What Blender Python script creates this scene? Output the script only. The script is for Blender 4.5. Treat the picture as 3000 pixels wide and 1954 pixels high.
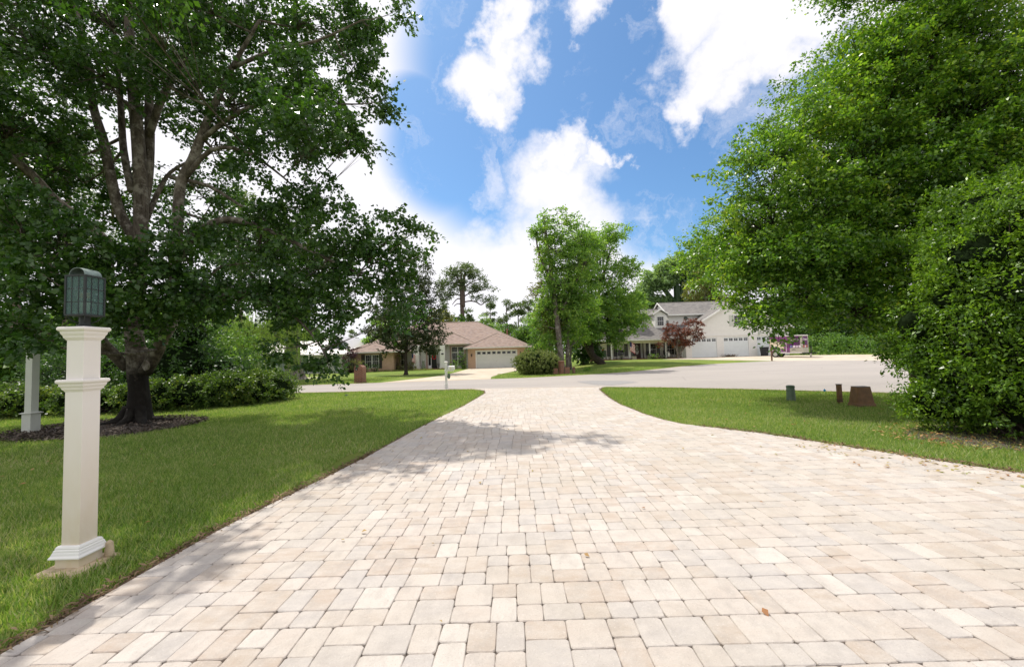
import bpy, math, random
import numpy as np
from mathutils import Matrix, Vector
for o in list(bpy.data.objects): bpy.data.objects.remove(o)
sc = bpy.context.scene; COL = sc.collection
rng = np.random.default_rng(7); random.seed(7)
PI = math.pi
# ---------------------------------------------------------------- camera
F = 1200.0; PITCH = math.atan(61/1200); ROLL = math.radians(1.72); EYE = 1.6
def ray(px, py):
    u = (px-1500)/F; v = -(py-977)/F
    c, s = math.cos(ROLL), math.sin(ROLL)
    u2 = c*u+s*v; v2 = -s*u+c*v
    return np.array([u2, math.cos(PITCH)-v2*math.sin(PITCH), math.sin(PITCH)+v2*math.cos(PITCH)])
def G(px, py, z=0.0):
    d = ray(px, py); t = (z-EYE)/d[2]
    return (d[0]*t, d[1]*t)
def at(px, py, Y):
    d = ray(px, py); t = Y/d[1]
    return np.array([d[0]*t, Y, EYE+d[2]*t])
cam = bpy.data.cameras.new('camera'); camo = bpy.data.objects.new('camera', cam); COL.objects.link(camo)
cam.lens = 36*F/3000; cam.sensor_width = 36; cam.sensor_fit = 'HORIZONTAL'; cam.clip_start = .05; cam.clip_end = 3000
fw = Vector(ray(1500, 977)).normalized(); rt = Vector(ray(2700, 977))-Vector(ray(1500, 977)); rt.normalize()
up = rt.cross(fw)
camo.matrix_world = Matrix(((rt.x, up.x, -fw.x, 0), (rt.y, up.y, -fw.y, 0), (rt.z, up.z, -fw.z, EYE), (0, 0, 0, 1)))
sc.camera = camo
# ---------------------------------------------------------------- world and sun
SUN_EL = math.radians(62); SUN_AZ = math.radians(-44)      # azimuth from +Y towards +X
w = bpy.data.worlds.new('World'); sc.world = w; w.use_nodes = True
NT = w.node_tree; NT.nodes.clear()
def nn(t, typ, **kw):
    n = t.nodes.new(typ)
    for k, v in kw.items(): setattr(n, k, v)
    return n
wo = nn(NT, 'ShaderNodeOutputWorld'); bg = nn(NT, 'ShaderNodeBackground'); NT.links.new(bg.outputs[0], wo.inputs[0])
bg.inputs[1].default_value = 0.1
sky = nn(NT, 'ShaderNodeTexSky', sky_type='NISHITA', sun_disc=False, sun_elevation=SUN_EL, sun_rotation=SUN_AZ)
tc = nn(NT, 'ShaderNodeTexCoord')
def wmath(op, a, b=None, c=None, clamp=False):
    n = nn(NT, 'ShaderNodeMath', operation=op, use_clamp=clamp)
    for i, x in enumerate((a, b, c)):
        if x is None: continue
        if isinstance(x, (int, float)): n.inputs[i].default_value = x
        else: NT.links.new(x, n.inputs[i])
    return n.outputs[0]
wn = nn(NT, 'ShaderNodeTexNoise'); wn.inputs['Scale'].default_value = 5.0; wn.inputs['Detail'].default_value = 8; wn.inputs['Roughness'].default_value = .62
NT.links.new(tc.outputs['Generated'], wn.inputs['Vector'])
wsub = nn(NT, 'ShaderNodeVectorMath', operation='SUBTRACT'); NT.links.new(wn.outputs['Color'], wsub.inputs[0]); wsub.inputs[1].default_value = (.5, .5, .5)
wsc = nn(NT, 'ShaderNodeVectorMath', operation='SCALE'); NT.links.new(wsub.outputs[0], wsc.inputs[0]); wsc.inputs['Scale'].default_value = .34
wad = nn(NT, 'ShaderNodeVectorMath', operation='ADD'); NT.links.new(tc.outputs['Generated'], wad.inputs[0]); NT.links.new(wsc.outputs[0], wad.inputs[1])
wno = nn(NT, 'ShaderNodeVectorMath', operation='NORMALIZE'); NT.links.new(wad.outputs[0], wno.inputs[0])
def wblob(px, py, rp, soft, vec):
    d = Vector(ray(px, py)).normalized()
    e = Vector(ray(px+rp, py)).normalized(); ang = math.acos(max(-1, min(1, d.dot(e))))
    n = nn(NT, 'ShaderNodeVectorMath', operation='DOT_PRODUCT'); NT.links.new(vec, n.inputs[0]); n.inputs[1].default_value = d
    m = nn(NT, 'ShaderNodeMapRange', interpolation_type='SMOOTHSTEP'); NT.links.new(n.outputs['Value'], m.inputs[0])
    m.inputs[1].default_value = math.cos(ang*(1+soft)); m.inputs[2].default_value = math.cos(max(.0, ang*(1-soft)))
    return m.outputs[0]
def wmax(lst):
    r = lst[0]
    for x in lst[1:]: r = wmath('MAXIMUM', r, x)
    return r
blue = wmax([wblob(x, y, r, .28, tc.outputs['Generated']) for x, y, r in
  ((1490, 200, 290), (1490, 420, 290), (1330, 440, 190), (1800, 330, 330), (1980, 480, 280), (2130, 330, 210), (1700, 60, 300), (1950, 620, 170), (2350, 200, 150), (1330, 60, 110), (1240, 330, 110))])
cl = wmax([wblob(x, y, r*.70, .9, wno.outputs[0]) for x, y, r in
  ((1450, 60, 70), (1430, 130, 60), (1480, 180, 80), (1455, 260, 85), (1450, 335, 60), (1680, 20, 70), (2010, 20, 130), (2180, 60, 170), (2350, 60, 170), (2080, 200, 120), (2040, 300, 80),
   (2230, 180, 120), (1660, 580, 140), (1620, 720, 170), (1480, 800, 130), (1700, 470, 65), (1790, 500, 45), (1930, 30, 70))])
thin = nn(NT, 'ShaderNodeTexNoise'); thin.inputs['Scale'].default_value = 7; thin.inputs['Detail'].default_value = 9; thin.inputs['Roughness'].default_value = .65
NT.links.new(wno.outputs[0], thin.inputs['Vector'])
wisp = nn(NT, 'ShaderNodeMapRange'); NT.links.new(thin.outputs['Fac'], wisp.inputs[0]); wisp.inputs[1].default_value = .50; wisp.inputs[2].default_value = .78; wisp.inputs[4].default_value = .7
keep = wmath('SUBTRACT', 1.0, wmath('MAXIMUM', cl, wisp.outputs[0]), clamp=True)
bmask = wmath('MULTIPLY', blue, keep)
hsv = nn(NT, 'ShaderNodeMix', data_type='RGBA', blend_type='MULTIPLY'); hsv.inputs[0].default_value = 1
NT.links.new(sky.outputs[0], hsv.inputs[6]); hsv.inputs[7].default_value = (.88, 1.24, 1.48, 1)
mixw = nn(NT, 'ShaderNodeMix', data_type='RGBA'); NT.links.new(bmask, mixw.inputs[0]); mixw.inputs[6].default_value = (9.7, 9.55, 10.1, 1)
NT.links.new(hsv.outputs[2], mixw.inputs[7]); NT.links.new(mixw.outputs[2], bg.inputs[0])
sl = bpy.data.lights.new('sun', 'SUN'); sl.energy = 4.2; sl.angle = math.radians(.6); sl.color = (1, .95, .86)
so = bpy.data.objects.new('sun', sl); COL.objects.link(so)
sd = Vector((math.sin(SUN_AZ)*math.cos(SUN_EL), math.cos(SUN_AZ)*math.cos(SUN_EL), math.sin(SUN_EL)))
so.rotation_euler = sd.to_track_quat('Z', 'Y').to_euler(); so.location = (0, 0, 60)
sc.view_settings.view_transform = 'Standard'; sc.view_settings.look = 'None'; sc.view_settings.gamma = 1
sc.view_settings.exposure = 0.12
sc.render.engine = 'CYCLES'
try:
    sc.cycles.max_bounces = 6; sc.cycles.transparent_max_bounces = 24; sc.cycles.diffuse_bounces = 3; sc.cycles.transmission_bounces = 5
except Exception: pass
# ---------------------------------------------------------------- materials
def mat(name):
    m = bpy.data.materials.new(name); m.use_nodes = True; t = m.node_tree; t.nodes.clear()
    o = nn(t, 'ShaderNodeOutputMaterial'); b = nn(t, 'ShaderNodeBsdfPrincipled'); t.links.new(b.outputs[0], o.inputs[0])
    return m, t, b, o
def ramp(t, fac, stops):
    r = nn(t, 'ShaderNodeValToRGB'); t.links.new(fac, r.inputs[0]); e = r.color_ramp.elements
    while len(e) < len(stops): e.new(.5)
    for i, (p, c) in enumerate(stops): e[i].position = p; e[i].color = (*c, 1)
    return r.outputs[0]
def noise(t, scale, detail=5, rough=.6, coord='Object', vecscale=None):
    c = nn(t, 'ShaderNodeTexCoord'); n = nn(t, 'ShaderNodeTexNoise'); n.inputs['Scale'].default_value = scale
    n.inputs['Detail'].default_value = detail; n.inputs['Roughness'].default_value = rough
    v = c.outputs[coord]
    if vecscale:
        mp = nn(t, 'ShaderNodeMapping'); mp.inputs['Scale'].default_value = vecscale; t.links.new(v, mp.inputs[0]); v = mp.outputs[0]
    t.links.new(v, n.inputs['Vector']); return n.outputs['Fac']
def mixc(t, f, a, b, bt='MIX'):
    m = nn(t, 'ShaderNodeMix', data_type='RGBA', blend_type=bt)
    for i, x in ((0, f), (6, a), (7, b)):
        if isinstance(x, (int, float)): m.inputs[i].default_value = x
        elif isinstance(x, tuple): m.inputs[i].default_value = (*x, 1)
        else: t.links.new(x, m.inputs[i])
    return m.outputs[2]
def bump(t, b, h, strength=.3, dist=.02):
    n = nn(t, 'ShaderNodeBump'); n.inputs['Strength'].default_value = strength; n.inputs['Distance'].default_value = dist
    t.links.new(h, n.inputs['Height']); t.links.new(n.outputs[0], b.inputs['Normal'])
def m_plain(name, col, rough=.6, var=.12, scale=6, metal=0, spec=.4, bmp=.05):
    m, t, b, o = mat(name)
    f = noise(t, scale)
    lo = tuple(c*(1-var) for c in col); hi = tuple(min(1, c*(1+var)) for c in col)
    t.links.new(ramp(t, f, [(.3, lo), (.7, hi)]), b.inputs['Base Color'])
    b.inputs['Roughness'].default_value = rough; b.inputs['Metallic'].default_value = metal; b.inputs['Specular IOR Level'].default_value = spec
    if bmp: bump(t, b, noise(t, scale*12), bmp, .01)
    return m
def m_leaf(name, stops, rough=.42, spec=.35, transl=.35, tcol=None, big=.6, bigscale=.7, rr0=None):
    m, t, b, o = mat(name)
    gi = nn(t, 'ShaderNodeNewGeometry'); n = noise(t, bigscale, 3)
    ms = nn(t, 'ShaderNodeMath', operation='MULTIPLY_ADD'); t.links.new(gi.outputs['Random Per Island'], ms.inputs[0]); ms.inputs[1].default_value = 1-big
    mu = nn(t, 'ShaderNodeMath', operation='MULTIPLY'); t.links.new(n, mu.inputs[0]); mu.inputs[1].default_value = big; t.links.new(mu.outputs[0], ms.inputs[2])
    c = ramp(t, ms.outputs[0], stops)
    t.links.new(c, b.inputs['Base Color']); b.inputs['Roughness'].default_value = rough; b.inputs['Specular IOR Level'].default_value = spec
    tr = nn(t, 'ShaderNodeBsdfTranslucent'); t.links.new(mixc(t, 1.0, c, tcol or (1.9, 2.0, .7), 'MULTIPLY'), tr.inputs[0])
    mx = nn(t, 'ShaderNodeMixShader'); mx.inputs[0].default_value = transl
    t.links.new(b.outputs[0], mx.inputs[1]); t.links.new(tr.outputs[0], mx.inputs[2]); t.links.new(mx.outputs[0], o.inputs[0])
    return m
def m_bark(name, a, bcol, lich=None, scale=5, low=None):
    m, t, b, o = mat(name)
    f = noise(t, scale, 8, .7, vecscale=(2.2, 2.2, .6)); c = ramp(t, f, [(.35, a), (.62, bcol)])
    if lich:
        f2 = noise(t, 3.2, 4, .7); r2 = nn(t, 'ShaderNodeMapRange'); t.links.new(f2, r2.inputs[0]); r2.inputs[1].default_value = .5; r2.inputs[2].default_value = .62
        c = mixc(t, r2.outputs[0], c, lich)
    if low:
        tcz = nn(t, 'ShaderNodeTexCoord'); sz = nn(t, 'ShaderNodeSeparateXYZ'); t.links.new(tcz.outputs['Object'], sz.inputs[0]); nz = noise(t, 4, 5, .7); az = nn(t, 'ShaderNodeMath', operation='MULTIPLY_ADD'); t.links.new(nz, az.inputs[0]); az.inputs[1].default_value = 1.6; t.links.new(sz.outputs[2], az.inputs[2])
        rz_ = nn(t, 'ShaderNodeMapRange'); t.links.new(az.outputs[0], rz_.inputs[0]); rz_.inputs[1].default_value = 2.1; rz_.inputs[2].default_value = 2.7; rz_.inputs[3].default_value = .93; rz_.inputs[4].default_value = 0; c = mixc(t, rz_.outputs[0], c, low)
    t.links.new(c, b.inputs['Base Color']); b.inputs['Roughness'].default_value = .9; b.inputs['Specular IOR Level'].default_value = .15
    bump(t, b, f, .8, .04); return m
def m_brick(name, c1, c2, mortar, bw=.2, bh=.067, stain=0):
    m, t, b, o = mat(name)
    tcn = nn(t, 'ShaderNodeTexCoord'); sp = nn(t, 'ShaderNodeSeparateXYZ'); t.links.new(tcn.outputs['Object'], sp.inputs[0])
    ad = nn(t, 'ShaderNodeMath', operation='ADD'); t.links.new(sp.outputs[0], ad.inputs[0]); t.links.new(sp.outputs[1], ad.inputs[1])
    cb = nn(t, 'ShaderNodeCombineXYZ'); t.links.new(ad.outputs[0], cb.inputs[0]); t.links.new(sp.outputs[2], cb.inputs[1])
    br = nn(t, 'ShaderNodeTexBrick'); t.links.new(cb.outputs[0], br.inputs['Vector'])
    br.inputs['Color1'].default_value = (*c1, 1); br.inputs['Color2'].default_value = (*c2, 1); br.inputs['Mortar'].default_value = (*mortar, 1)
    br.inputs['Scale'].default_value = 1; br.inputs['Brick Width'].default_value = bw; br.inputs['Row Height'].default_value = bh; br.inputs['Mortar Size'].default_value = .013
    br.inputs['Bias'].default_value = -.1
    f = noise(t, 2.5, 6, .7); c = mixc(t, .28, br.outputs['Color'], ramp(t, f, [(.3, tuple(x*.7 for x in c1)), (.7, tuple(min(1, x*1.15) for x in c2))]))
    t.links.new(c, b.inputs['Base Color']); b.inputs['Roughness'].default_value = .88; bump(t, b, br.outputs['Fac'], -.4, .01)
    return m
def m_siding(name, col, pitch=.12, vert=False):
    m, t, b, o = mat(name)
    tcn = nn(t, 'ShaderNodeTexCoord'); sp = nn(t, 'ShaderNodeSeparateXYZ'); t.links.new(tcn.outputs['Object'], sp.inputs[0])
    mu = nn(t, 'ShaderNodeMath', operation='DIVIDE'); t.links.new(sp.outputs[0 if vert else 2], mu.inputs[0]); mu.inputs[1].default_value = pitch
    fr = nn(t, 'ShaderNodeMath', operation='FRACT'); t.links.new(mu.outputs[0], fr.inputs[0])
    f = noise(t, 3, 5); t.links.new(ramp(t, f, [(.3, tuple(x*.93 for x in col)), (.7, col)]), b.inputs['Base Color'])
    pw = nn(t, 'ShaderNodeMath', operation='POWER'); t.links.new(fr.outputs[0], pw.inputs[0]); pw.inputs[1].default_value = 3
    b.inputs['Roughness'].default_value = .55; bump(t, b, pw.outputs[0], -.9, .03); return m
def m_shingle(name, cols):
    m, t, b, o = mat(name)
    tcn = nn(t, 'ShaderNodeTexCoord'); sp = nn(t, 'ShaderNodeSeparateXYZ'); t.links.new(tcn.outputs['Object'], sp.inputs[0])
    cb = nn(t, 'ShaderNodeCombineXYZ'); t.links.new(sp.outputs[0], cb.inputs[0])
    ad = nn(t, 'ShaderNodeMath', operation='ADD'); t.links.new(sp.outputs[1], ad.inputs[0]); t.links.new(sp.outputs[2], ad.inputs[1]); t.links.new(ad.outputs[0], cb.inputs[1])
    br = nn(t, 'ShaderNodeTexBrick'); t.links.new(cb.outputs[0], br.inputs['Vector']); br.inputs['Scale'].default_value = 1
    br.inputs['Color1'].default_value = (0, 0, 0, 1); br.inputs['Color2'].default_value = (1, 1, 1, 1); br.inputs['Mortar'].default_value = (.2, .2, .2, 1)
    br.inputs['Brick Width'].default_value = .32; br.inputs['Row Height'].default_value = .17; br.inputs['Mortar Size'].default_value = .008
    f = noise(t, 1.3, 6, .75, vecscale=(1, 2.5, 2.5)); m1 = nn(t, 'ShaderNodeMath', operation='MULTIPLY_ADD'); t.links.new(br.outputs['Color'], m1.inputs[0]); m1.inputs[1].default_value = .45
    m2 = nn(t, 'ShaderNodeMath', operation='MULTIPLY'); t.links.new(f, m2.inputs[0]); m2.inputs[1].default_value = .6; t.links.new(m2.outputs[0], m1.inputs[2])
    t.links.new(ramp(t, m1.outputs[0], cols), b.inputs['Base Color']); b.inputs['Roughness'].default_value = .92; b.inputs['Specular IOR Level'].default_value = .2
    bump(t, b, br.outputs['Fac'], -.5, .015); return m
def m_glass(name, col=(.012, .014, .016)):
    m, t, b, o = mat(name); b.inputs['Base Color'].default_value = (*col, 1); b.inputs['Roughness'].default_value = .08; b.inputs['Specular IOR Level'].default_value = .6
    f = noise(t, 2, 2); bump(t, b, f, .05, .02); return m

M = {}
def build_mats():
    # lawn
    m, t, b, o = mat('lawn')
    n1 = noise(t, .35, 4, .6); n2 = noise(t, 40, 4, .8)
    a = nn(t, 'ShaderNodeMath', operation='MULTIPLY_ADD'); t.links.new(n1, a.inputs[0]); a.inputs[1].default_value = .65
    a2 = nn(t, 'ShaderNodeMath', operation='MULTIPLY'); t.links.new(n2, a2.inputs[0]); a2.inputs[1].default_value = .4; t.links.new(a2.outputs[0], a.inputs[2])
    t.links.new(ramp(t, a.outputs[0], [(.28, (.07, .12, .025)), (.5, (.14, .205, .038)), (.68, (.25, .28, .07)), (.8, (.34, .31, .12))]), b.inputs['Base Color'])
    b.inputs['Roughness'].default_value = .9; b.inputs['Specular IOR Level'].default_value = .1; bump(t, b, noise(t, 90, 3, .8), .9, .03); M['lawn'] = m
    M['blade'] = m_leaf('grass_blade', [(0.15, (0.0757, 0.154, 0.0314)), (0.39, (0.151, 0.253, 0.0522)), (0.6, (0.26, 0.332, 0.104)), (0.76, (0.389, 0.382, 0.225)), (0.9, (0.486, 0.443, 0.349))], .5, .25, .35, big=.45, bigscale=.5)
    # asphalt
    m, t, b, o = mat('asphalt'); f = noise(t, 60, 6, .8); f2 = noise(t, .25, 5, .65, vecscale=(.35, 1.6, 1))
    c = mixc(t, .5, ramp(t, f, [(.3, (.26, .235, .215)), (.7, (.40, .365, .335))]), ramp(t, f2, [(.35, (.29, .265, .25)), (.65, (.395, .355, .325))]))
    cc = nn(t, 'ShaderNodeTexVoronoi', feature='DISTANCE_TO_EDGE'); cco = nn(t, 'ShaderNodeTexCoord'); t.links.new(cco.outputs['Object'], cc.inputs['Vector']); cc.inputs['Scale'].default_value = .22
    cr = nn(t, 'ShaderNodeMapRange'); t.links.new(cc.outputs['Distance'], cr.inputs[0]); cr.inputs[1].default_value = .0; cr.inputs[2].default_value = .006; cr.inputs[3].default_value = .35; cr.inputs[4].default_value = 0
    c = mixc(t, cr.outputs[0], c, (.16, .14, .13))
    t.links.new(c, b.inputs['Base Color']); b.inputs['Roughness'].default_value = .9; bump(t, b, f, .4, .01); M['asphalt'] = m
    M['patch'] = m_plain('asphalt_patch', (.27, .26, .255), .9, .15, 8)
    m, t, b, o = mat('concrete'); f = noise(t, .6, 7, .7); c = ramp(t, f, [(.3, (.40, .32, .23)), (.55, (.52, .45, .355)), (.75, (.55, .49, .40))])
    t.links.new(c, b.inputs['Base Color']); b.inputs['Roughness'].default_value = .85; bump(t, b, noise(t, 50), .2, .01); M['concrete'] = m
    # pavers
    m, t, b, o = mat('paver'); gi = nn(t, 'ShaderNodeNewGeometry')
    c = ramp(t, gi.outputs['Random Per Island'], [(0, (0.424, 0.339, 0.266)), (.13, (0.486, 0.418, 0.356)), (.27, (0.441, 0.407, 0.384)), (.42, (0.520, 0.446, 0.390)), (.57, (0.435, 0.339, 0.266)), (.68, (0.537, 0.475, 0.418)), (.83, (0.424, 0.395, 0.379)), (.93, (0.610, 0.565, 0.514))])
    r0 = c.node.color_ramp; r0.interpolation = 'CONSTANT'
    st = noise(t, 4.2, 8, .72, vecscale=(1, 2.0, 1)); c = mixc(t, ramp(t, st, [(.36, (0, 0, 0)), (.64, (.8, .8, .8))]), c, (.58, .53, .48))
    st2 = noise(t, 5.5, 6, .7, vecscale=(1.3, .8, 1)); c = mixc(t, ramp(t, st2, [(.47, (0, 0, 0)), (.70, (.62, .62, .62))]), c, (.34, .305, .28))
    st3 = noise(t, .55, 4, .6); c = mixc(t, ramp(t, st3, [(.42, (0, 0, 0)), (.68, (.42, .42, .42))]), c, (.40, .345, .265))
    sp = noise(t, 130, 3, .6); c = mixc(t, ramp(t, sp, [(.58, (0, 0, 0)), (.68, (.45, .45, .45))]), c, (.25, .20, .165))
    sp2 = noise(t, 90, 2, .5); c = mixc(t, ramp(t, sp2, [(.64, (0, 0, 0)), (.70, (.5, .5, .5))]), c, (.62, .58, .53))
    c = mixc(t, .25, c, (.485, .45, .415))
    t.links.new(c, b.inputs['Base Color']); b.inputs['Roughness'].default_value = .82; b.inputs['Specular IOR Level'].default_value = .25
    bump(t, b, noise(t, 38, 7, .78), .7, .016); M['paver'] = m
    M['joint'] = m_plain('joint_sand', (.46, .39, .32), .95, .3, 20)
    M['sand'] = m_plain('sandy_edge', (.36, .285, .205), .95, .3, 14, bmp=.4)
    M['dirt'] = m_plain('dirt', (.14, .095, .06), .95, .45, 25, bmp=.6)
    M['mulch'] = m_plain('mulch', (.085, .068, .055), .95, .5, 18, bmp=.9)
    M['chip'] = m_leaf('mulch_chip', [(0, (.05, .038, .03)), (.5, (.12, .095, .075)), (1, (.28, .24, .2))], .8, .2, .0)
    M['straw'] = m_leaf('dry_straw', [(0, (.05, .032, .022)), (.45, (.14, .09, .055)), (.8, (.30, .22, .13)), (1, (.50, .41, .27))], .8, .2, .1)
    M['debris'] = m_leaf('fallen_leaf', [(0, (.10, .05, .03)), (.35, (.30, .14, .06)), (.6, (.38, .30, .12)), (.8, (.20, .28, .06)), (1, (.12, .22, .04))], .6, .3, .15)
    # leaves
    M['maple'] = m_leaf('maple_leaf', [(0.1, (0.0181, 0.0484, 0.0131)), (0.4, (0.0392, 0.091, 0.0224)), (0.7, (0.0753, 0.14, 0.0265)), (1, (0.174, 0.227, 0.0407))], .36, .42, .27, (1.7, 2.1, .55))
    M['myrtle'] = m_leaf('myrtle_leaf', [(0.15, (0.027, 0.0752, 0.0129)), (0.42, (0.0802, 0.175, 0.0253)), (0.68, (0.221, 0.35, 0.0438)), (0.9, (0.559, 0.526, 0.0682)), (1, (0.759, 0.389, 0.0778))], .33, .5, .36)
    M['glossy'] = m_leaf('glossy_leaf', [(0.1, (0.0234, 0.0584, 0.00806)), (0.45, (0.0779, 0.163, 0.0159)), (0.75, (0.237, 0.382, 0.0308)), (1, (0.548, 0.677, 0.0533))], .36, .45, .26)
    M['azalea'] = m_leaf('azalea_leaf', [(0.1, (0.0224, 0.056, 0.0168)), (0.4, (0.063, 0.119, 0.028)), (0.62, (0.14, 0.224, 0.0392)), (0.85, (0.294, 0.294, 0.07)), (1, (0.35, 0.168, 0.07))], .4, .4, .3)
    M['darkleaf'] = m_leaf('dark_leaf', [(0.1, (0.0162, 0.0432, 0.0135)), (0.5, (0.0405, 0.0945, 0.0243)), (1, (0.108, 0.189, 0.0405))], .4, .4, .28)
    M['bright'] = m_leaf('bright_leaf', [(0.15, (0.0564, 0.133, 0.0346)), (0.45, (0.137, 0.254, 0.0577)), (0.7, (0.257, 0.373, 0.0865)), (1, (0.532, 0.507, 0.172))], .45, .35, .45)
    M['mid'] = m_leaf('mid_leaf', [(0.15, (0.0392, 0.098, 0.0252)), (0.5, (0.091, 0.182, 0.042)), (1, (0.224, 0.308, 0.07))], .5, .3, .35)
    M['far'] = m_leaf('hazed_far_leaf', [(0.15, (0.115, 0.188, 0.0941)), (0.5, (0.209, 0.313, 0.147)), (1, (0.398, 0.502, 0.231))], .6, .25, .35)  # lightened greens put the distance haze into the leaf colour
    M['pine'] = m_leaf('pine_needles', [(0.15, (0.0543, 0.093, 0.0434)), (0.5, (0.116, 0.171, 0.0697)), (1, (0.232, 0.264, 0.109))], .6, .25, .25)
    M['plum'] = m_leaf('plum_leaf', [(.15, (.022, .038, .020)), (.5, (.045, .070, .030)), (.8, (.10, .11, .045)), (1, (.16, .10, .05))], .5, .3, .25)
    M['purple'] = m_leaf('purple_leaf', [(.1, (.025, .008, .012)), (.5, (.06, .02, .03)), (1, (.12, .05, .05))], .5, .3, .2, (1.6, .8, .8))
    M['redmaple'] = m_leaf('red_maple_leaf', [(.1, (.045, .035, .02)), (.4, (.10, .055, .03)), (.6, (.20, .07, .04)), (.82, (.30, .11, .06)), (1, (.12, .13, .05))], .5, .3, .3, (1.6, .9, .7))
    M['willow'] = m_leaf('willow_leaf', [(0.1, (0.072, 0.12, 0.036)), (0.5, (0.156, 0.24, 0.06)), (1, (0.312, 0.384, 0.12))], .5, .3, .4)
    M['olive'] = m_leaf('olive_leaf', [(0.1, (0.0625, 0.075, 0.0312)), (0.5, (0.163, 0.175, 0.0625)), (1, (0.325, 0.312, 0.125))], .5, .3, .35)
    M['core'] = m_plain('dark_occluder', (.012, .020, .008), 1.0, .4, 12, spec=0)  # near-black, paints the shaded interior of dense shrubs onto an added core
    M['boxwood'] = m_leaf('boxwood_leaf', [(.1, (.035, .06, .02)), (.35, (.10, .15, .035)), (.6, (.19, .24, .07)), (.8, (.34, .36, .15)), (.95, (.48, .48, .28))], .45, .35, .25, big=.25)
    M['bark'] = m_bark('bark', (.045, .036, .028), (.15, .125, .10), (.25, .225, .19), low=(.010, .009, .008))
    M['barkdark'] = m_bark('dark_bark', (.02, .016, .013), (.075, .06, .048))
    M['barkgrey'] = m_bark('grey_bark', (.07, .058, .048), (.18, .155, .13), (.26, .24, .21))
    M['barkpine'] = m_bark('pine_bark', (.06, .045, .035), (.17, .13, .11))
    M['twig'] = m_plain('twig', (.11, .085, .065), .9)
    # building stuff
    M['white'] = m_plain('white_paint', (.80, .79, .76), .5, .04, 3)
    m, t, b, o = mat('post_vinyl'); f = noise(t, 4, 6, .7, vecscale=(1, 1, .35)); z = nn(t, 'ShaderNodeTexCoord')
    sp = nn(t, 'ShaderNodeSeparateXYZ'); t.links.new(z.outputs['Object'], sp.inputs[0])
    mr = nn(t, 'ShaderNodeMapRange'); t.links.new(sp.outputs[2], mr.inputs[0]); mr.inputs[1].default_value = 1.3; mr.inputs[2].default_value = .12; mr.inputs[3].default_value = 0; mr.inputs[4].default_value = 1
    mm = nn(t, 'ShaderNodeMath', operation='MULTIPLY'); t.links.new(mr.outputs[0], mm.inputs[0]); t.links.new(f, mm.inputs[1])
    t.links.new(mixc(t, mm.outputs[0], (.80, .755, .715), (.56, .44, .22)), b.inputs['Base Color']); b.inputs['Roughness'].default_value = .4; M['vinyl'] = m
    M['vinylgrey'] = m_plain('weathered_post', (.55, .57, .51), .5, .06, 3)
    M['siding'] = m_siding('white_siding', (.80, .79, .75))
    M['sidingcream'] = m_siding('cream_siding', (.80, .785, .745), .13)
    M['sidinggrey'] = m_siding('grey_siding', (.27, .30, .31), .2)
    M['stucco'] = m_plain('grey_stucco', (.56, .56, .53), .85, .05, 4, bmp=.2)
    M['trimpink'] = m_plain('pink_brown_trim', (.38, .27, .23), .7)
    M['brick'] = m_brick('tan_brick', (.50, .275, .165), (.60, .38, .26), (.50, .41, .33))
    M['brickred'] = m_brick('red_brick', (.13, .035, .018), (.27, .085, .045), (.36, .28, .22), .215, .075)
    M['roofpink'] = m_shingle('pink_brown_shingle', [(.15, (.13, .105, .10)), (.4, (.245, .18, .15)), (.6, (.32, .245, .205)), (.9, (.19, .17, .18))])
    M['roofgrey'] = m_shingle('grey_shingle', [(.15, (.10, .098, .098)), (.45, (.175, .165, .158)), (.7, (.235, .22, .205)), (.95, (.15, .142, .14))])
    M['roofmetal'] = m_plain('metal_roof', (.72, .68, .66), .4, .05, 2, .3)
    M['ridge'] = m_plain('ridge_cap', (.40, .32, .27), .9)
    M['ridgegrey'] = m_plain('ridge_cap_grey', (.20, .185, .18), .9)
    M['fascia'] = m_plain('gutter', (.66, .66, .62), .5, .05)
    M['garage'] = m_plain('garage_door_paint', (.66, .67, .645), .5, .03, 2)
    M['garagew'] = m_plain('white_garage_door_paint', (.72, .76, .765), .5, .03, 2)
    M['glass'] = m_glass('dark_window_glass')
    M['shutter'] = m_plain('black_shutter', (.020, .020, .026), .5)
    M['door'] = m_plain('dark_wood_door', (.055, .02, .014), .35)
    M['blackdoor'] = m_plain('black_door', (.012, .012, .012), .4)
    M['black'] = m_plain('black_metal', (.018, .018, .019), .45)
    M['rubber'] = m_plain('rubber', (.02, .02, .02), .8)
    M['porchfloor'] = m_brick('porch_brick', (.22, .07, .05), (.28, .10, .07), (.25, .18, .14))
    M['ceilcream'] = m_plain('porch_beam', (.74, .68, .50), .6, .04)
    M['copper'] = m_plain('aged_copper', (.032, .036, .038), .6, .35, 14, .2)
    M['patina'] = m_plain('hood_copper', (.20, .25, .23), .5, .4, 12, .4)
    m, t, b, o = mat('lantern_glass'); b.inputs['Base Color'].default_value = (.12, .20, .19, 1); b.inputs['Roughness'].default_value = .45; b.inputs['Transmission Weight'].default_value = 0
    tr = nn(t, 'ShaderNodeBsdfTransparent'); tr.inputs[0].default_value = (.84, .93, .91, 1); mx = nn(t, 'ShaderNodeMixShader')
    f = noise(t, 9, 4); mx.inputs[0].default_value = .36; t.links.new(b.outputs[0], mx.inputs[2]); t.links.new(tr.outputs[0], mx.inputs[1]); t.links.new(mx.outputs[0], o.inputs[0]); M['lglass'] = m
    m, t, b, o = mat('bulb_glass'); b.inputs['Base Color'].default_value = (.75, .78, .72, 1); b.inputs['Roughness'].default_value = .1
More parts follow.
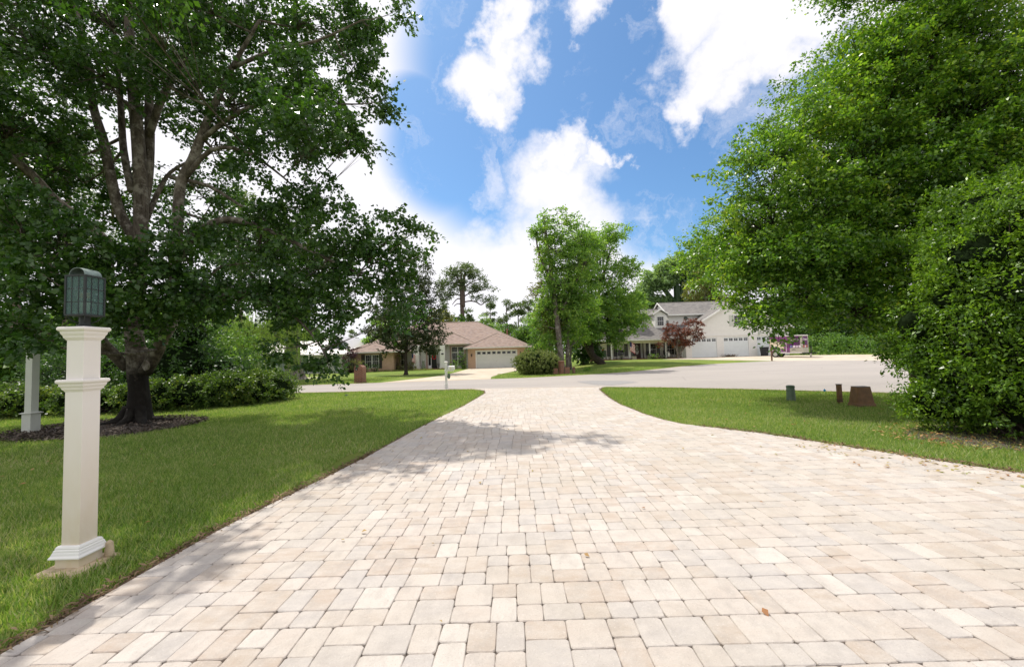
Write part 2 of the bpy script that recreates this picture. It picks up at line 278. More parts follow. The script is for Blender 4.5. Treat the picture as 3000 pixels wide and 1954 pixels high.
    tr = nn(t, 'ShaderNodeBsdfTransparent'); mx = nn(t, 'ShaderNodeMixShader'); mx.inputs[0].default_value = .3; t.links.new(tr.outputs[0], mx.inputs[1]); t.links.new(b.outputs[0], mx.inputs[2]); t.links.new(mx.outputs[0], o.inputs[0]); M['bulb'] = m
    M['candle'] = m_plain('candle_sleeve', (.80, .76, .66), .5)
    M['filament'] = m_plain('amber_filament', (.80, .38, .06), .4)
    M['greenplastic'] = m_plain('green_plastic', (.10, .145, .095), .45, .2, 8)
    M['brownplastic'] = m_plain('brown_plastic', (.150, .078, .030), .5, .35, 7)
    M['browntop'] = m_plain('grey_brown_top', (.13, .12, .10), .5, .2)
    M['blue'] = m_plain('blue_flag_plastic', (.02, .30, .80), .4, .03)
    M['red'] = m_plain('red_cloth', (.50, .035, .04), .8, .05); M['wcloth'] = m_plain('white_cloth', (.78, .76, .74), .8, .03); M['navy'] = m_plain('navy_cloth', (.02, .03, .12), .8)
    M['stone'] = m_plain('planter_stone', (.42, .36, .28), .9, .35, 9)
    M['terracotta'] = m_plain('terracotta', (.36, .13, .06), .8)
    M['moss'] = m_plain('moss_stone', (.16, .18, .14), .8, .3)
    M['purplepaint'] = m_plain('purple_paint', (.12, .02, .13), .35, .08, 2)
    M['magenta'] = m_plain('magenta_paint', (.24, .065, .23), .35, .05, 2)
    M['silver'] = m_plain('aluminium', (.52, .49, .42), .45, .15, 10, .3)
    M['trailerwhite'] = m_plain('trailer_white', (.78, .74, .74), .4, .03)
    M['sticker'] = m_plain('sticker_white', (.78, .70, .76), .5, .02); M['stickerblue'] = m_plain('sticker_blue', (.10, .13, .35), .5); M['stickerred'] = m_plain('sticker_red', (.55, .16, .08), .5)
    M['cream'] = m_plain('cream_panel', (.80, .68, .52), .5)
    M['wood'] = m_bark('old_wood', (.10, .055, .04), (.24, .15, .11))
    M['bin'] = m_plain('bin_plastic', (.02, .021, .026), .5)
    M['car'] = m_plain('dark_car_paint', (.015, .017, .022), .2, .1, 2, .4, .6, 0)
    M['tyre'] = m_plain('tyre', (.02, .02, .02), .9)
    M['rim'] = m_plain('wheel_rim', (.6, .6, .6), .3, .05, 4, .6)
    M['footing'] = m_plain('stained_concrete', (.50, .40, .27), .9, .3, 12, bmp=.4)
    M['teal'] = m_plain('teal_pot', (.05, .30, .33), .4)
    M['vent'] = m_plain('green_grey_vent', (.10, .13, .11), .6)
build_mats()
# ---------------------------------------------------------------- object helpers
def tag(o, label=None, cat=None, group=None, kind=None):
    if label: o['label'] = label
    if cat: o['category'] = cat
    if group: o['group'] = group
    if kind: o['kind'] = kind
    return o
def thing(name, loc, label, cat, group=None):
    e = bpy.data.objects.new(name, None); e.empty_display_size = .2; COL.objects.link(e); e.location = loc
    return tag(e, label, cat, group)
def wloc(o):
    v = Vector((0, 0, 0))
    while o: v += o.location; o = o.parent
    return v
def mesh_np(name, V, Fc, m, parent=None, smooth=False, origin=None):
    """V (N,3); Fc list of (k,4)/(k,3) arrays or python lists"""
    me = bpy.data.meshes.new(name); V = np.asarray(V, dtype=np.float32)
    org = np.array(wloc(parent)) if parent else (np.array(origin) if origin is not None else np.zeros(3))
    V = V-org.astype(np.float32)
    if isinstance(Fc, np.ndarray):
        k = Fc.shape[1]; nf = Fc.shape[0]
        me.vertices.add(len(V)); me.vertices.foreach_set('co', V.ravel()); me.loops.add(nf*k); me.loops.foreach_set('vertex_index', Fc.astype(np.int32).ravel())
        me.polygons.add(nf); me.polygons.foreach_set('loop_start', np.arange(0, nf*k, k, dtype=np.int32))
        me.update(calc_edges=True)
    else:
        me.from_pydata(V.tolist(), [], Fc); me.update()
    if smooth: me.polygons.foreach_set('use_smooth', np.ones(len(me.polygons), dtype=bool))
    if isinstance(m, (list, tuple)):
        for x in m: me.materials.append(x)
    else: me.materials.append(m)
    o = bpy.data.objects.new(name, me); COL.objects.link(o)
    if parent: o.parent = parent
    elif origin is not None: o.location = origin
    return o
class MB:
    def __init__(s): s.v = []; s.f = []; s.mi = []; s.parts = []
    def add(s, vs, fs, mi=0):
        n = len(s.v); s.parts.append((n, len(s.f))); s.v += [tuple(float(c) for c in p) for p in vs]; s.f += [tuple(i+n for i in f) for f in fs]; s.mi += [mi]*len(fs); return s
    def box(s, x0, x1, y0, y1, z0, z1, mi=0):
        return s.add([(x0, y0, z0), (x1, y0, z0), (x1, y1, z0), (x0, y1, z0), (x0, y0, z1), (x1, y0, z1), (x1, y1, z1), (x0, y1, z1)],
                     [(0, 3, 2, 1), (4, 5, 6, 7), (0, 1, 5, 4), (1, 2, 6, 5), (2, 3, 7, 6), (3, 0, 4, 7)], mi)
    def cbox(s, c, sx, sy, sz, mi=0): return s.box(c[0]-sx/2, c[0]+sx/2, c[1]-sy/2, c[1]+sy/2, c[2], c[2]+sz, mi)
    def frustum(s, c, a0, a1, z0, z1, mi=0, b0=None, b1=None):
        b0 = a0 if b0 is None else b0; b1 = a1 if b1 is None else b1; x, y = c
        return s.add([(x-a0, y-b0, z0), (x+a0, y-b0, z0), (x+a0, y+b0, z0), (x-a0, y+b0, z0), (x-a1, y-b1, z1), (x+a1, y-b1, z1), (x+a1, y+b1, z1), (x-a1, y+b1, z1)],
                     [(0, 3, 2, 1), (4, 5, 6, 7), (0, 1, 5, 4), (1, 2, 6, 5), (2, 3, 7, 6), (3, 0, 4, 7)], mi)
    def sqlathe(s, c, prof, mi=0):      # square-section profile [(half, z)...]
        x, y = c; vs = []; fs = []
        for h, z in prof: vs += [(x-h, y-h, z), (x+h, y-h, z), (x+h, y+h, z), (x-h, y+h, z)]
        for i in range(len(prof)-1):
            for k in range(4): fs.append((i*4+k, i*4+(k+1) % 4, i*4+4+(k+1) % 4, i*4+4+k))
        fs.append((3, 2, 1, 0)); n = (len(prof)-1)*4; fs.append((n, n+1, n+2, n+3)); return s.add(vs, fs, mi)
    def lathe(s, c, prof, n=20, mi=0, sx=1, sy=1):
        vs = []; fs = []
        for r, z in prof:
            for k in range(n): a = 2*PI*k/n; vs.append((c[0]+r*sx*math.cos(a), c[1]+r*sy*math.sin(a), c[2]+z))
        for i in range(len(prof)-1):
            for k in range(n): fs.append((i*n+k, i*n+(k+1) % n, (i+1)*n+(k+1) % n, (i+1)*n+k))
        fs.append(tuple(range(n-1, -1, -1))); fs.append(tuple((len(prof)-1)*n+k for k in range(n))); return s.add(vs, fs, mi)
    def tube(s, pts, rad, n=8, mi=0):
        pts = [np.asarray(p, float) for p in pts]; m = len(pts)
        if isinstance(rad, (int, float)): rad = [rad]*m
        t0 = pts[1]-pts[0]; t0 = t0/(np.linalg.norm(t0)+1e-9)
        a = np.cross(t0, (0, 0, 1.)) if abs(t0[2]) < .9 else np.cross(t0, (1., 0, 0)); a /= np.linalg.norm(a)
        vs = []; fs = []
        for i, p in enumerate(pts):
            t = pts[min(i+1, m-1)]-pts[max(i-1, 0)]; t = t/(np.linalg.norm(t)+1e-9)
            a = a-t*np.dot(a, t); a /= (np.linalg.norm(a)+1e-9); b = np.cross(t, a)
            for k in range(n):
                g = 2*PI*k/n; vs.append(p+rad[i]*(a*math.cos(g)+b*math.sin(g)))
        for i in range(m-1):
            for k in range(n): fs.append((i*n+k, i*n+(k+1) % n, (i+1)*n+(k+1) % n, (i+1)*n+k))
        fs.append(tuple(range(n-1, -1, -1))); fs.append(tuple((m-1)*n+k for k in range(n))); return s.add(vs, fs, mi)
    def slab(s, poly, th):            # polygon given as 3D points, thickened downwards
        n = len(poly); vs = list(poly)+[(p[0], p[1], p[2]-th) for p in poly]
        fs = [tuple(range(n)), tuple(range(2*n-1, n-1, -1))]+[(i, i+n, (i+1) % n+n, (i+1) % n) for i in range(n)]
        return s.add(vs, fs)
    def extrude_y(s, poly, y0, y1, mi=0):   # poly list of (x,z)
        n = len(poly); vs = [(x, y0, z) for x, z in poly]+[(x, y1, z) for x, z in poly]
        return s.add(vs, [tuple(range(n)), tuple(range(2*n-1, n-1, -1))]+[(i, i+n, (i+1) % n+n, (i+1) % n) for i in range(n)], mi)
    def extrude_x(s, poly, x0, x1, mi=0):   # poly list of (y,z)
        n = len(poly); vs = [(x0, y, z) for y, z in poly]+[(x1, y, z) for y, z in poly]
        return s.add(vs, [tuple(range(n)), tuple(range(2*n-1, n-1, -1))]+[(i, i+n, (i+1) % n+n, (i+1) % n) for i in range(n)], mi)
    def rot(s, c, ang, start=0):
        ca, sa = math.cos(ang), math.sin(ang)
        for i in range(start, len(s.v)):
            x, y, z = s.v[i]; dx, dy = x-c[0], y-c[1]; s.v[i] = (c[0]+ca*dx-sa*dy, c[1]+sa*dx+ca*dy, z)
        return s
    def build_each(s, name, m, parent):
        r_ = s.parts+[(len(s.v), len(s.f))]
        for i in range(len(r_)-1):
            q = MB(); a, fa = r_[i]; b, fb = r_[i+1]; q.add(s.v[a:b], [tuple(k-a for k in f) for f in s.f[fa:fb]]); q.build(name, m, parent)
    def build(s, name, m, parent=None, bevel=0, smooth=False, origin=None):
        ms = m if isinstance(m, (list, tuple)) else [m]
        if parent is None and origin is None:
            a = np.array(s.v); origin = (float(a[:, 0].mean()), float(a[:, 1].mean()), float(a[:, 2].min()))
        o = mesh_np(name, s.v, s.f, ms, parent, smooth, origin)
        if len(ms) > 1: o.data.polygons.foreach_set('material_index', s.mi)
        import bmesh
        bm = bmesh.new(); bm.from_mesh(o.data); bmesh.ops.recalc_face_normals(bm, faces=bm.faces); bm.to_mesh(o.data); bm.free()
        if bevel:
            md = o.modifiers.new('bevel', 'BEVEL'); md.width = bevel; md.segments = 2; md.limit_method = 'ANGLE'
        return o
def sstep(a, b, x):
    t = np.clip((np.asarray(x, float)-a)/(b-a), 0, 1); return t*t*(3-2*t)
def T(x, y): return float(.50*sstep(30, 43, y)*sstep(4, 11, x))
def GT(px, py):
    z = 0.
    for _ in range(12):
        g = G(px, py, z)
        z = .5*z+.5*T(*g)
    return (g[0], g[1], T(*g))
# ---------------------------------------------------------------- ground, roads, paving
def struct(o): o['kind'] = 'structure'; return o
def grid_sheet(name, xs, fy0, fy1, ny, zoff, m):
    V = []; Fc = []
    for x in xs:
        a, b = fy0(x), fy1(x)
        for j in range(ny+1):
            y = a+(b-a)*j/ny; V.append((x, y, T(x, y)+zoff))
    for i in range(len(xs)-1):
        for j in range(ny): k = i*(ny+1)+j; Fc.append((k, k+ny+1, k+ny+2, k+1))
    return struct(mesh_np(name, V, Fc, m))
xs = np.unique(np.concatenate([np.linspace(-400, -60, 12), np.linspace(-60, 70, 131), np.linspace(70, 500, 14)]))
ys = np.unique(np.concatenate([np.linspace(-60, 0, 7), np.linspace(0, 70, 71), np.linspace(70, 900, 20)]))
V = [(x, y, T(x, y)) for x in xs for y in ys]; ny = len(ys)
struct(mesh_np('lawn_ground', V, [(i*ny+j, (i+1)*ny+j, (i+1)*ny+j+1, i*ny+j+1) for i in range(len(xs)-1) for j in range(ny-1)], M['lawn']))
def interp(pts):
    X = np.array([p[0] for p in pts]); Y = np.array([p[1] for p in pts]); return lambda x: float(np.interp(x, X, Y))
CX, CY, CR = 23.0, 22.0, 14.8
def circ(x, s): return CY+s*math.sqrt(max(0, CR*CR-(x-CX)**2))
near_pts = [(-120, 20.6), (-12, 20.36), (-7.4, 20.0), (-1.5, 19.3), (4.0, 18.4), (6.5, 17.2), (9.26, 15.22), (11.59, 13.29), (12.6, 12.5)]+[(x, circ(x, -1)) for x in np.linspace(13.6, 37.6, 24)]+[(37.8, 22)]
far_pts = [(-120, 26.2), (-15.5, 26.5), (-9.8, 26.6), (1.05, 27.3), (6, 29.2), (14.0, 34.5), (17, 35.8)]+[(x, circ(x, 1)) for x in np.linspace(20, 37.6, 20)]+[(37.8, 22)]
fn, ff = interp(near_pts), interp(far_pts)
grid_sheet('road', np.concatenate([np.linspace(-120, -20, 10), np.arange(-19, 37.8, .5), [37.8]]), fn, ff, 24, .02, M['asphalt'])
grid_sheet('sandy_road_edge', np.arange(-60, 12.4, .35), lambda x: fn(x)+.02*math.sin(x*3.1), lambda x: fn(x)+.22+.07*math.sin(x*2.3)+.05*math.sin(x*5.7), 2, .024, M['sand'])
grid_sheet('sandy_road_edge', np.arange(-60, 16, .35), lambda x: ff(x)-.18-.05*math.sin(x*2.9)-.04*math.sin(x*6.1), lambda x: ff(x)+.03, 2, .024, M['sand'])
P0 = [G(*p) for p in ((1690, 1118), (1740, 1116), (1830, 1117), (1870, 1121), (1815, 1128), (1790, 1130), (1740, 1128), (1700, 1122))]
mbp = MB(); mbp.add([(x, y, .026) for x, y in P0], [tuple(range(len(P0)))]); struct(mbp.build('road_patch', M['patch']))
# neighbours' concrete driveways
dl = interp([(26.55, -8.9), (30, -7.3), (34, -6.0), (40, -5.6), (52, -5.3)]); dr = interp([(26.9, -1.5), (30, -1.6), (34, -1.0), (38, -.1), (42, .9), (52, 1.3)])
V = []; Fc = []; yy = np.linspace(26.3, 52, 40)
for y in yy:
    for j in range(9): x = dl(y)+(dr(y)-dl(y))*j/8; V.append((x, y, .012))
for i in range(39):
    for j in range(8): k = i*9+j; Fc.append((k, k+1, k+10, k+9))
struct(mesh_np('ranch_driveway', V, Fc, M['concrete']))
gy = interp([(15, 49.0), (17, 45.2), (18.5, 42.0), (20, 40), (22, 38.2), (24, 36.7), (26, 35), (33, 33)])
grid_sheet('white_house_driveway', np.linspace(16.5, 31.4, 70), gy, lambda x: 50.1 if x > 20.8 else min(50.1, 45.8+(x-16.5)*1.0), 30, .012, M['concrete'])
grid_sheet('white_house_apron', np.linspace(31.4, 36.5, 20), lambda x: float(np.interp(x, [31.4, 36.5], [33.5, 37.5])), lambda x: float(np.interp(x, [31.4, 36.5], [50.1, 40.0])), 20, .012, M['concrete'])
grid_sheet('grey_house_path', np.linspace(-30, -17.5, 20), lambda x: 36.2, lambda x: 38.6, 3, .012, M['concrete'])
grid_sheet('far_left_path', np.linspace(-60, -33, 20), lambda x: 33.5, lambda x: 34.6, 3, .012, M['concrete'])
# paved drive
LE = [(-2.90, -2), (-2.88, 2.4), (-2.86, 3.12), (-2.82, 4.0), (-2.74, 4.5), (-2.56, 5.6), (-2.38, 6.8), (-2.15, 9), (-1.89, 11.03), (-1.62, 12.71), (-1.42, 14.6), (-1.17, 17.2), (-1.30, 18.4), (-2.0, 19.45)]
RE = [(8.6, 0.5), (6.9, 3.4), (6.2, 4.5), (5.72, 5.26), (5.4, 5.88), (4.89, 6.85), (4.47, 7.6), (3.55, 8.72), (3.36, 9.3), (3.22, 10.3), (3.14, 12.39), (3.24, 14.19), (3.55, 17.15), (3.95, 18.3), (4.5, 18.55)]
lx = interp([(y, x) for x, y in LE]); rx = interp([(y, x) for x, y in RE])
def drive_end(x): return fn(x)+.05
V = []; Fc = []; yy = np.linspace(.5, 19.6, 80)
for y in yy:
    for j in range(13):
        x = lx(y)+(rx(y)-lx(y))*j/12; V.append((x, min(y, drive_end(x)), .006))
for i in range(79):
    for j in range(12): k = i*13+j; Fc.append((k, k+1, k+14, k+13))
struct(mesh_np('driveway_bed', V, Fc, M['joint']))
def clip(poly, n, d):      # keep n.p <= d
    out = []
    for i in range(len(poly)):
        p, q = poly[i], poly[(i+1) % len(poly)]; a = n[0]*p[0]+n[1]*p[1]-d; b = n[0]*q[0]+n[1]*q[1]-d
        if a <= 0: out.append(p)
        if a*b < 0: s = a/(a-b); out.append((p[0]+s*(q[0]-p[0]), p[1]+s*(q[1]-p[1])))
    return out
U = .160; pv = MB(); rr = random.Random(3)
def paver(x0, x1, y0, y1):
    cx, cy = (x0+x1)/2, (y0+y1)/2
    if cx < lx(cy)-.2 or cx > rx(cy)+.2 or cy > drive_end(cx)+.1: return
    g = .0022; x0 += g; x1 -= g; y0 += g; y1 -= g; c = lambda: rr.uniform(.004, .017)
    a, b, cc, d = c(), c(), c(), c(); j = lambda: rr.uniform(-.0025, .0025)
    poly = [(x0+a, y0+j()), (cx+j(), y0-.002), (x1-b, y0+j()), (x1+j(), y0+b), (x1+.002, cy), (x1+j(), y1-cc), (x1-cc, y1+j()), (cx, y1+.002), (x0+d, y1+j()), (x0+j(), y1-d), (x0-.002, cy), (x0+j(), y0+a)]
    for (fx, sg) in ((lx, -1), (rx, 1)):
        sl_ = (fx(cy+.15)-fx(cy-.15))/.3; n = (sg, -sg*sl_); poly = clip(poly, n, n[0]*fx(cy)+n[1]*cy)
        if len(poly) < 3: return
    poly = clip(poly, (0, 1), drive_end(cx)-.01)
    if len(poly) < 3: return
    A = sum(poly[i][0]*poly[(i+1) % len(poly)][1]-poly[(i+1) % len(poly)][0]*poly[i][1] for i in range(len(poly)))/2
    if A < .0035: return
    z = .030+rr.uniform(-.0018, .0018); mx = sum(p[0] for p in poly)/len(poly); my = sum(p[1] for p in poly)/len(poly)
    tx, ty = rr.uniform(-.008, .008), rr.uniform(-.008, .008); n = len(poly)
    def inset(p, k):
        dx, dy = p[0]-mx, p[1]-my; L = math.hypot(dx, dy)+1e-6; return (p[0]-dx/L*k, p[1]-dy/L*k)
    zz = lambda p: z+(p[0]-mx)*tx+(p[1]-my)*ty
    r0 = [(p[0], p[1], .004) for p in poly]; r1 = [(p[0], p[1], zz(p)-.005) for p in poly]; q2 = [inset(p, .0055) for p in poly]; r2 = [(p[0], p[1], zz(p)) for p in q2]
    vs = r0+r1+r2; fs = [tuple(range(2*n, 3*n))]
    for i in range(n):
        k = (i+1) % n; fs += [(i, k, n+k, n+i), (n+i, n+k, 2*n+k, 2*n+i)]
    pv.add(vs, fs)
y = .9; band = 0
while y < 19.7:
    x = -4.2+rr.uniform(-.2, .2); H = 2.5*U
    while x < 9.4:
        k = rr.random()
        if k < .33: w_ = U; hs = [1.5*U, U]
        elif k < .66: w_ = U; hs = [U, 1.5*U]
        elif k < .80: w_ = 1.5*U; hs = [U, 1.5*U]
        elif k < .90: w_ = 1.5*U; hs = [1.5*U, U]
        else: w_ = 2.5*U; hs = None
        if hs: paver(x, x+w_, y, y+hs[0]); paver(x, x+w_, y+hs[0], y+H)
        else: paver(x, x+1.5*U, y, y+U); paver(x+1.5*U, x+w_, y, y+U); paver(x, x+U, y+U, y+H); paver(x+U, x+w_, y+U, y+H)
        x += w_
    y += H
po = mesh_np('paved_driveway', pv.v, pv.f, M['paver']); struct(po)
# dirt rim between lawn and paving
def rim(name, fx, sg, y0, y1, wid):
    V = []; Fc = []; yy = np.arange(y0, y1, .05); r = random.Random(5)
    for i, y in enumerate(yy):
        w0 = wid*(.55+.9*r.random())*(1 if y < 9 else .7)
        V += [(fx(y)-sg*.012, y, .012), (fx(y)+sg*w0*.5, y, .02), (fx(y)+sg*w0, y, .003)]
    for i in range(len(yy)-1):
        for j in range(2): k = i*3+j; Fc.append((k, k+1, k+4, k+3))
    return struct(mesh_np(name, V, Fc, M['dirt']))
rim('dirt_edge', lx, -1, .8, 19.2, .085); rim('dirt_edge', rx, 1, 2.0, 18.2, .10)
# ---------------------------------------------------------------- leaves, blades, trees
def leaf_geo(P, S, axis, nrm, wid):
    N = len(P); axis = axis/np.linalg.norm(axis, axis=1, keepdims=True)
    nrm = nrm-axis*np.sum(nrm*axis, 1, keepdims=True); nrm /= (np.linalg.norm(nrm, axis=1, keepdims=True)+1e-9)
    b = np.cross(nrm, axis); S = S[:, None]
    V = np.empty((N, 4, 3), np.float32)
    V[:, 0] = P; V[:, 1] = P+axis*S*.45+b*S*wid+nrm*S*.12; V[:, 2] = P+axis*S-nrm*S*.10; V[:, 3] = P+axis*S*.45-b*S*wid+nrm*S*.12
    return V.reshape(-1, 3), np.arange(N*4, dtype=np.int32).reshape(-1, 4)
def clump_leaves(C, R, lpc, size, rg, wid=.33, droop=.25, flat=.55, upb=.9, twigs=5, jit=.16):
    """C (n,3) clump centres, R (n,) radii -> leaf geometry; leaves sit along short drooping sprays"""
    n = len(C); idx = np.repeat(np.arange(n), lpc); N = len(idx)
    tid = rg.integers(0, twigs, N); td = rg.normal(size=(n, twigs, 3)); td[..., 2] *= flat; td /= np.linalg.norm(td, axis=2, keepdims=True)
    d = td[idx, tid]; t = rg.random(N)**.7
    P = C[idx]+d*(t*R[idx])[:, None]+rg.normal(size=(N, 3))*(R[idx]*jit)[:, None]*np.array([1, 1, .7])
    P[:, 2] -= droop*R[idx]*t**2
    ax = d*.9+rg.normal(size=(N, 3))*.7; ax[:, 2] -= droop*1.2
    nr = rg.normal(size=(N, 3))*.75; nr[:, 2] += upb
    S = size*rg.uniform(.45, 1.4, N)
    return leaf_geo(P, S, ax, nr, wid)
def lobe_clumps(lobes, dens, rg, shell=.45):
    Cs = []; own = []
    for i, L in enumerate(lobes):
        c, rxx, rz = L[0], L[1], L[2]; k = L[3] if len(L) > 3 else 1.0
        n = max(3, int(dens*k*rxx*max(rxx, rz)*4)); d = rg.normal(size=(n, 3)); d /= np.linalg.norm(d, axis=1, keepdims=True)
        r = shell+(1-shell)*rg.random(n)**.6
        r *= 1+.12*rg.normal(size=n)
        Cs.append(np.asarray(c)+d*r[:, None]*np.array([rxx, rxx, rz])); own += [i]*n
    return np.concatenate(Cs), np.array(own)
def bez(a, b, sag, n=5):
    a, b = np.asarray(a, float), np.asarray(b, float); m = (a+b)/2+np.array([0, 0, sag]); t = np.linspace(0, 1, n)[:, None]
    return (1-t)**2*a+2*t*(1-t)*m+t*t*b
def make_tree(name, label, cat, base, limbs, lobes, lm, bm_, leaf=.1, lpc=30, dens=4, cr=.45, group=None, wid=.33, seed=1, twigsub=.6, limbr=.05, shell=.45, droop=.25, flat=.55, upb=.9, nside=8, crown='crown', zmin=None, twigs=5, fill=1.0):
    rg = np.random.default_rng(seed); root = thing(name, base, label, cat, group); lpc = int(lpc*1.75*fill); dens *= 1.45*fill; leaf *= 1.12
    tb = MB(); nodes = []
    for pts, rad in limbs:
        pts = [np.asarray(p, float) for p in pts]
        if len(pts) > 2:      # smooth the polyline
            q = [pts[0]]; rr_ = [rad[0]]
            for i in range(len(pts)-1):
                p0 = pts[max(i-1, 0)]; p1 = pts[i]; p2 = pts[i+1]; p3 = pts[min(i+2, len(pts)-1)]
                for t in (.33, .67, 1.):
                    q.append(.5*((2*p1)+(-p0+p2)*t+(2*p0-5*p1+4*p2-p3)*t*t+(-p0+3*p1-3*p2+p3)*t**3)); rr_.append(rad[i]+(rad[i+1]-rad[i])*t)
            pts, rad = q, rr_
        tb.tube(pts, list(rad), nside if rad[0] > .03 else 5); nodes += [(p, r) for p, r in zip(pts, rad)]
    NP = np.array([n[0] for n in nodes]); NR = np.array([n[1] for n in nodes])
    C, own = lobe_clumps(lobes, dens, rg, shell)
    if zmin is not None: k = C[:, 2] > zmin; C = C[k]; own = own[k]
    hubs = []
    for i, L in enumerate(lobes):
        c = np.asarray(L[0], float); d = np.linalg.norm(NP-c, axis=1)+np.maximum(0, NP[:, 2]-c[2])*.8; 
        d = d+(100.0 if c[2] > base[2]+1.3 else 0.0)*(NP[:, 2] < base[2]+.9); k = int(np.argmin(d)); r0 = min(limbr, NR[k]*.8)
        e = c-np.array([0, 0, L[2]*.25]); pts = bez(NP[k], e, -.08*d[k], 5); tb.tube(pts, list(np.linspace(r0, r0*.35, 5)), 5); hubs.append((pts, r0))
    for i in range(len(C)):
        if rg.random() > twigsub: continue
        pts, r0 = hubs[own[i]]; j = rg.integers(2, 5); s = pts[j]
        tb.tube(bez(s, C[i], rg.uniform(-.1, .25)*np.linalg.norm(C[i]-s)*.5, 4), [r0*.4, r0*.3, r0*.2, r0*.08], 3)
    to = tb.build('trunk', bm_, root, smooth=True)
    V, Fc = clump_leaves(C, cr*rg.uniform(.6, 1.3, len(C)), lpc, leaf, rg, wid, droop, flat, upb, twigs)
    if zmin is not None: V[:, 2] = np.maximum(V[:, 2], zmin*.5)
    mesh_np(crown, V, Fc, lm, root)
    return root
def make_shrub(name, label, cat, base, lobes, lm, leaf=.06, lpc=22, dens=14, cr=.2, group=None, seed=1, wid=.33, shell=.75, flat=.8, upb=.6, stem=True, bark=None, droop=.1, twigs=6, core=0):
    rg = np.random.default_rng(seed); root = thing(name, base, label, cat, group)
    lpc = int(lpc*1.4); C, own = lobe_clumps(lobes, dens*1.25, rg, shell); C[:, 2] = np.maximum(C[:, 2], base[2]+cr*.35)
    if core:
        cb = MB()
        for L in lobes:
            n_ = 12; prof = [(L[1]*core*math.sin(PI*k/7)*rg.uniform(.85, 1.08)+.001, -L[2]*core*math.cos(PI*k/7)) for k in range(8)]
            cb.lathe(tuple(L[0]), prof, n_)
        cb.v = [(v[0]+rg.normal()*.02, v[1]+rg.normal()*.02, max(v[2]+rg.normal()*.02, base[2]+.02)) for v in cb.v]; cb.build('inner_occluder', M['core'], root)  # added dark lump that blocks the view through the leaves, not modelled twigs
    V, Fc = clump_leaves(C, cr*rg.uniform(.6, 1.3, len(C)), lpc, leaf, rg, wid, droop, flat, upb, twigs); V[:, 2] = np.maximum(V[:, 2], base[2]+.01)
    mesh_np('foliage', V, Fc, lm, root)
    if stem:
        tb = MB()
        for i in range(0, len(C), max(1, len(C)//60)):
            tb.tube(bez((base[0]+rg.normal()*.1, base[1]+rg.normal()*.1, base[2]-.02), C[i], .1, 4), [.02, .015, .01, .005], 4)
        tb.build('stems', bark or M['barkdark'], root)
    return root
def lb(px, py, Y, r, rz=None, k=1.0): return (at(px, py, Y), r, rz or r*.8, k)
# ================================================================ near objects
LPX, LPY = -3.552, 3.395; c0 = (LPX, LPY)
r = thing('lamp_post', (LPX, LPY, 0), 'cream square lamp post with glass lantern beside the paved driveway', 'lamp post', 'square posts on the left lawn')
MB().sqlathe(c0, [(.094, .02), (.092, .115)]).build('plinth', M['vinyl'], r)
MB().sqlathe(c0, [(.098, .105), (.122, .107), (.122, .116), (.112, .130), (.108, .146), (.105, .150), (.102, .166), (.096, .170), (.096, .180), (.090, .192), (.084, .196), (.0755, .197)]).build('base_moulding', M['white'], r)
MB().sqlathe(c0, [(.0715, .15), (.0715, 1.45)]).build('shaft', M['vinyl'], r, .002)
MB().sqlathe(c0, [(.074, 1.405), (.079, 1.415), (.086, 1.423), (.088, 1.436), (.098, 1.452), (.100, 1.468), (.108, 1.474), (.113, 1.482), (.113, 1.494), (.108, 1.503), (.074, 1.505)]).build('collar', M['vinyl'], r, .0015)
MB().sqlathe(c0, [(.0695, 1.50), (.0695, 1.85)]).build('upper_shaft', M['vinyl'], r, .002)
MB().sqlathe(c0, [(.0725, 1.822), (.078, 1.832), (.085, 1.842), (.087, 1.856), (.097, 1.876), (.099, 1.892), (.108, 1.900), (.113, 1.908), (.113, 1.920), (.107, 1.930), (.04, 1.933)]).build('cap', M['vinyl'], r, .0015)
MB().frustum(c0, .2, .17, -.02, .03).build('footing', M['footing'], r, .02)
mb = MB().lathe((LPX, LPY, 0), [(.046, 1.934), (.046, 1.945), (.036, 1.95), (.035, 2.015), (.042, 2.022)], 8)
for k in range(4):
    a = PI/4+k*PI/2; e = (math.cos(a), math.sin(a)); mb.tube([(LPX+e[0]*.036, LPY+e[1]*.036, 1.965), (LPX+e[0]*.075, LPY+e[1]*.075, 1.985), (LPX+e[0]*.10, LPY+e[1]*.10, 2.02)], .004, 6)
mb.build('lantern_bracket', M['copper'], r)
z0, z1, h = 2.022, 2.352, .078
lan = MB().box(LPX-h-.006, LPX+h+.006, LPY-h-.006, LPY+h+.006, z0, z0+.012).box(LPX-h-.008, LPX+h+.008, LPY-h-.008, LPY+h+.008, z1-.008, z1+.004)
for sx in (-1, 1):
    for sy in (-1, 1): lan.box(LPX+sx*h-.007, LPX+sx*h+.007, LPY+sy*h-.007, LPY+sy*h+.007, z0+.012, z1-.008)
lo_ = lan.build('lantern', M['copper'], r)
mu = MB()
for s in (-1, 1):
    for k in (-1, 1):
        mu.box(LPX+k*.028-.003, LPX+k*.028+.003, LPY+s*h-.0035, LPY+s*h+.0035, z0+.012, z1-.008); mu.box(LPX+s*h-.0035, LPX+s*h+.0035, LPY+k*.028-.003, LPY+k*.028+.003, z0+.012, z1-.008)
    for zz in (2.135, 2.243):
        mu.box(LPX-h, LPX+h, LPY+s*h-.0028, LPY+s*h+.0028, zz-.003, zz+.003); mu.box(LPX+s*h-.0028, LPX+s*h+.0028, LPY-h, LPY+h, zz-.003, zz+.003)
mu.build('glazing_bars', M['copper'], lo_)
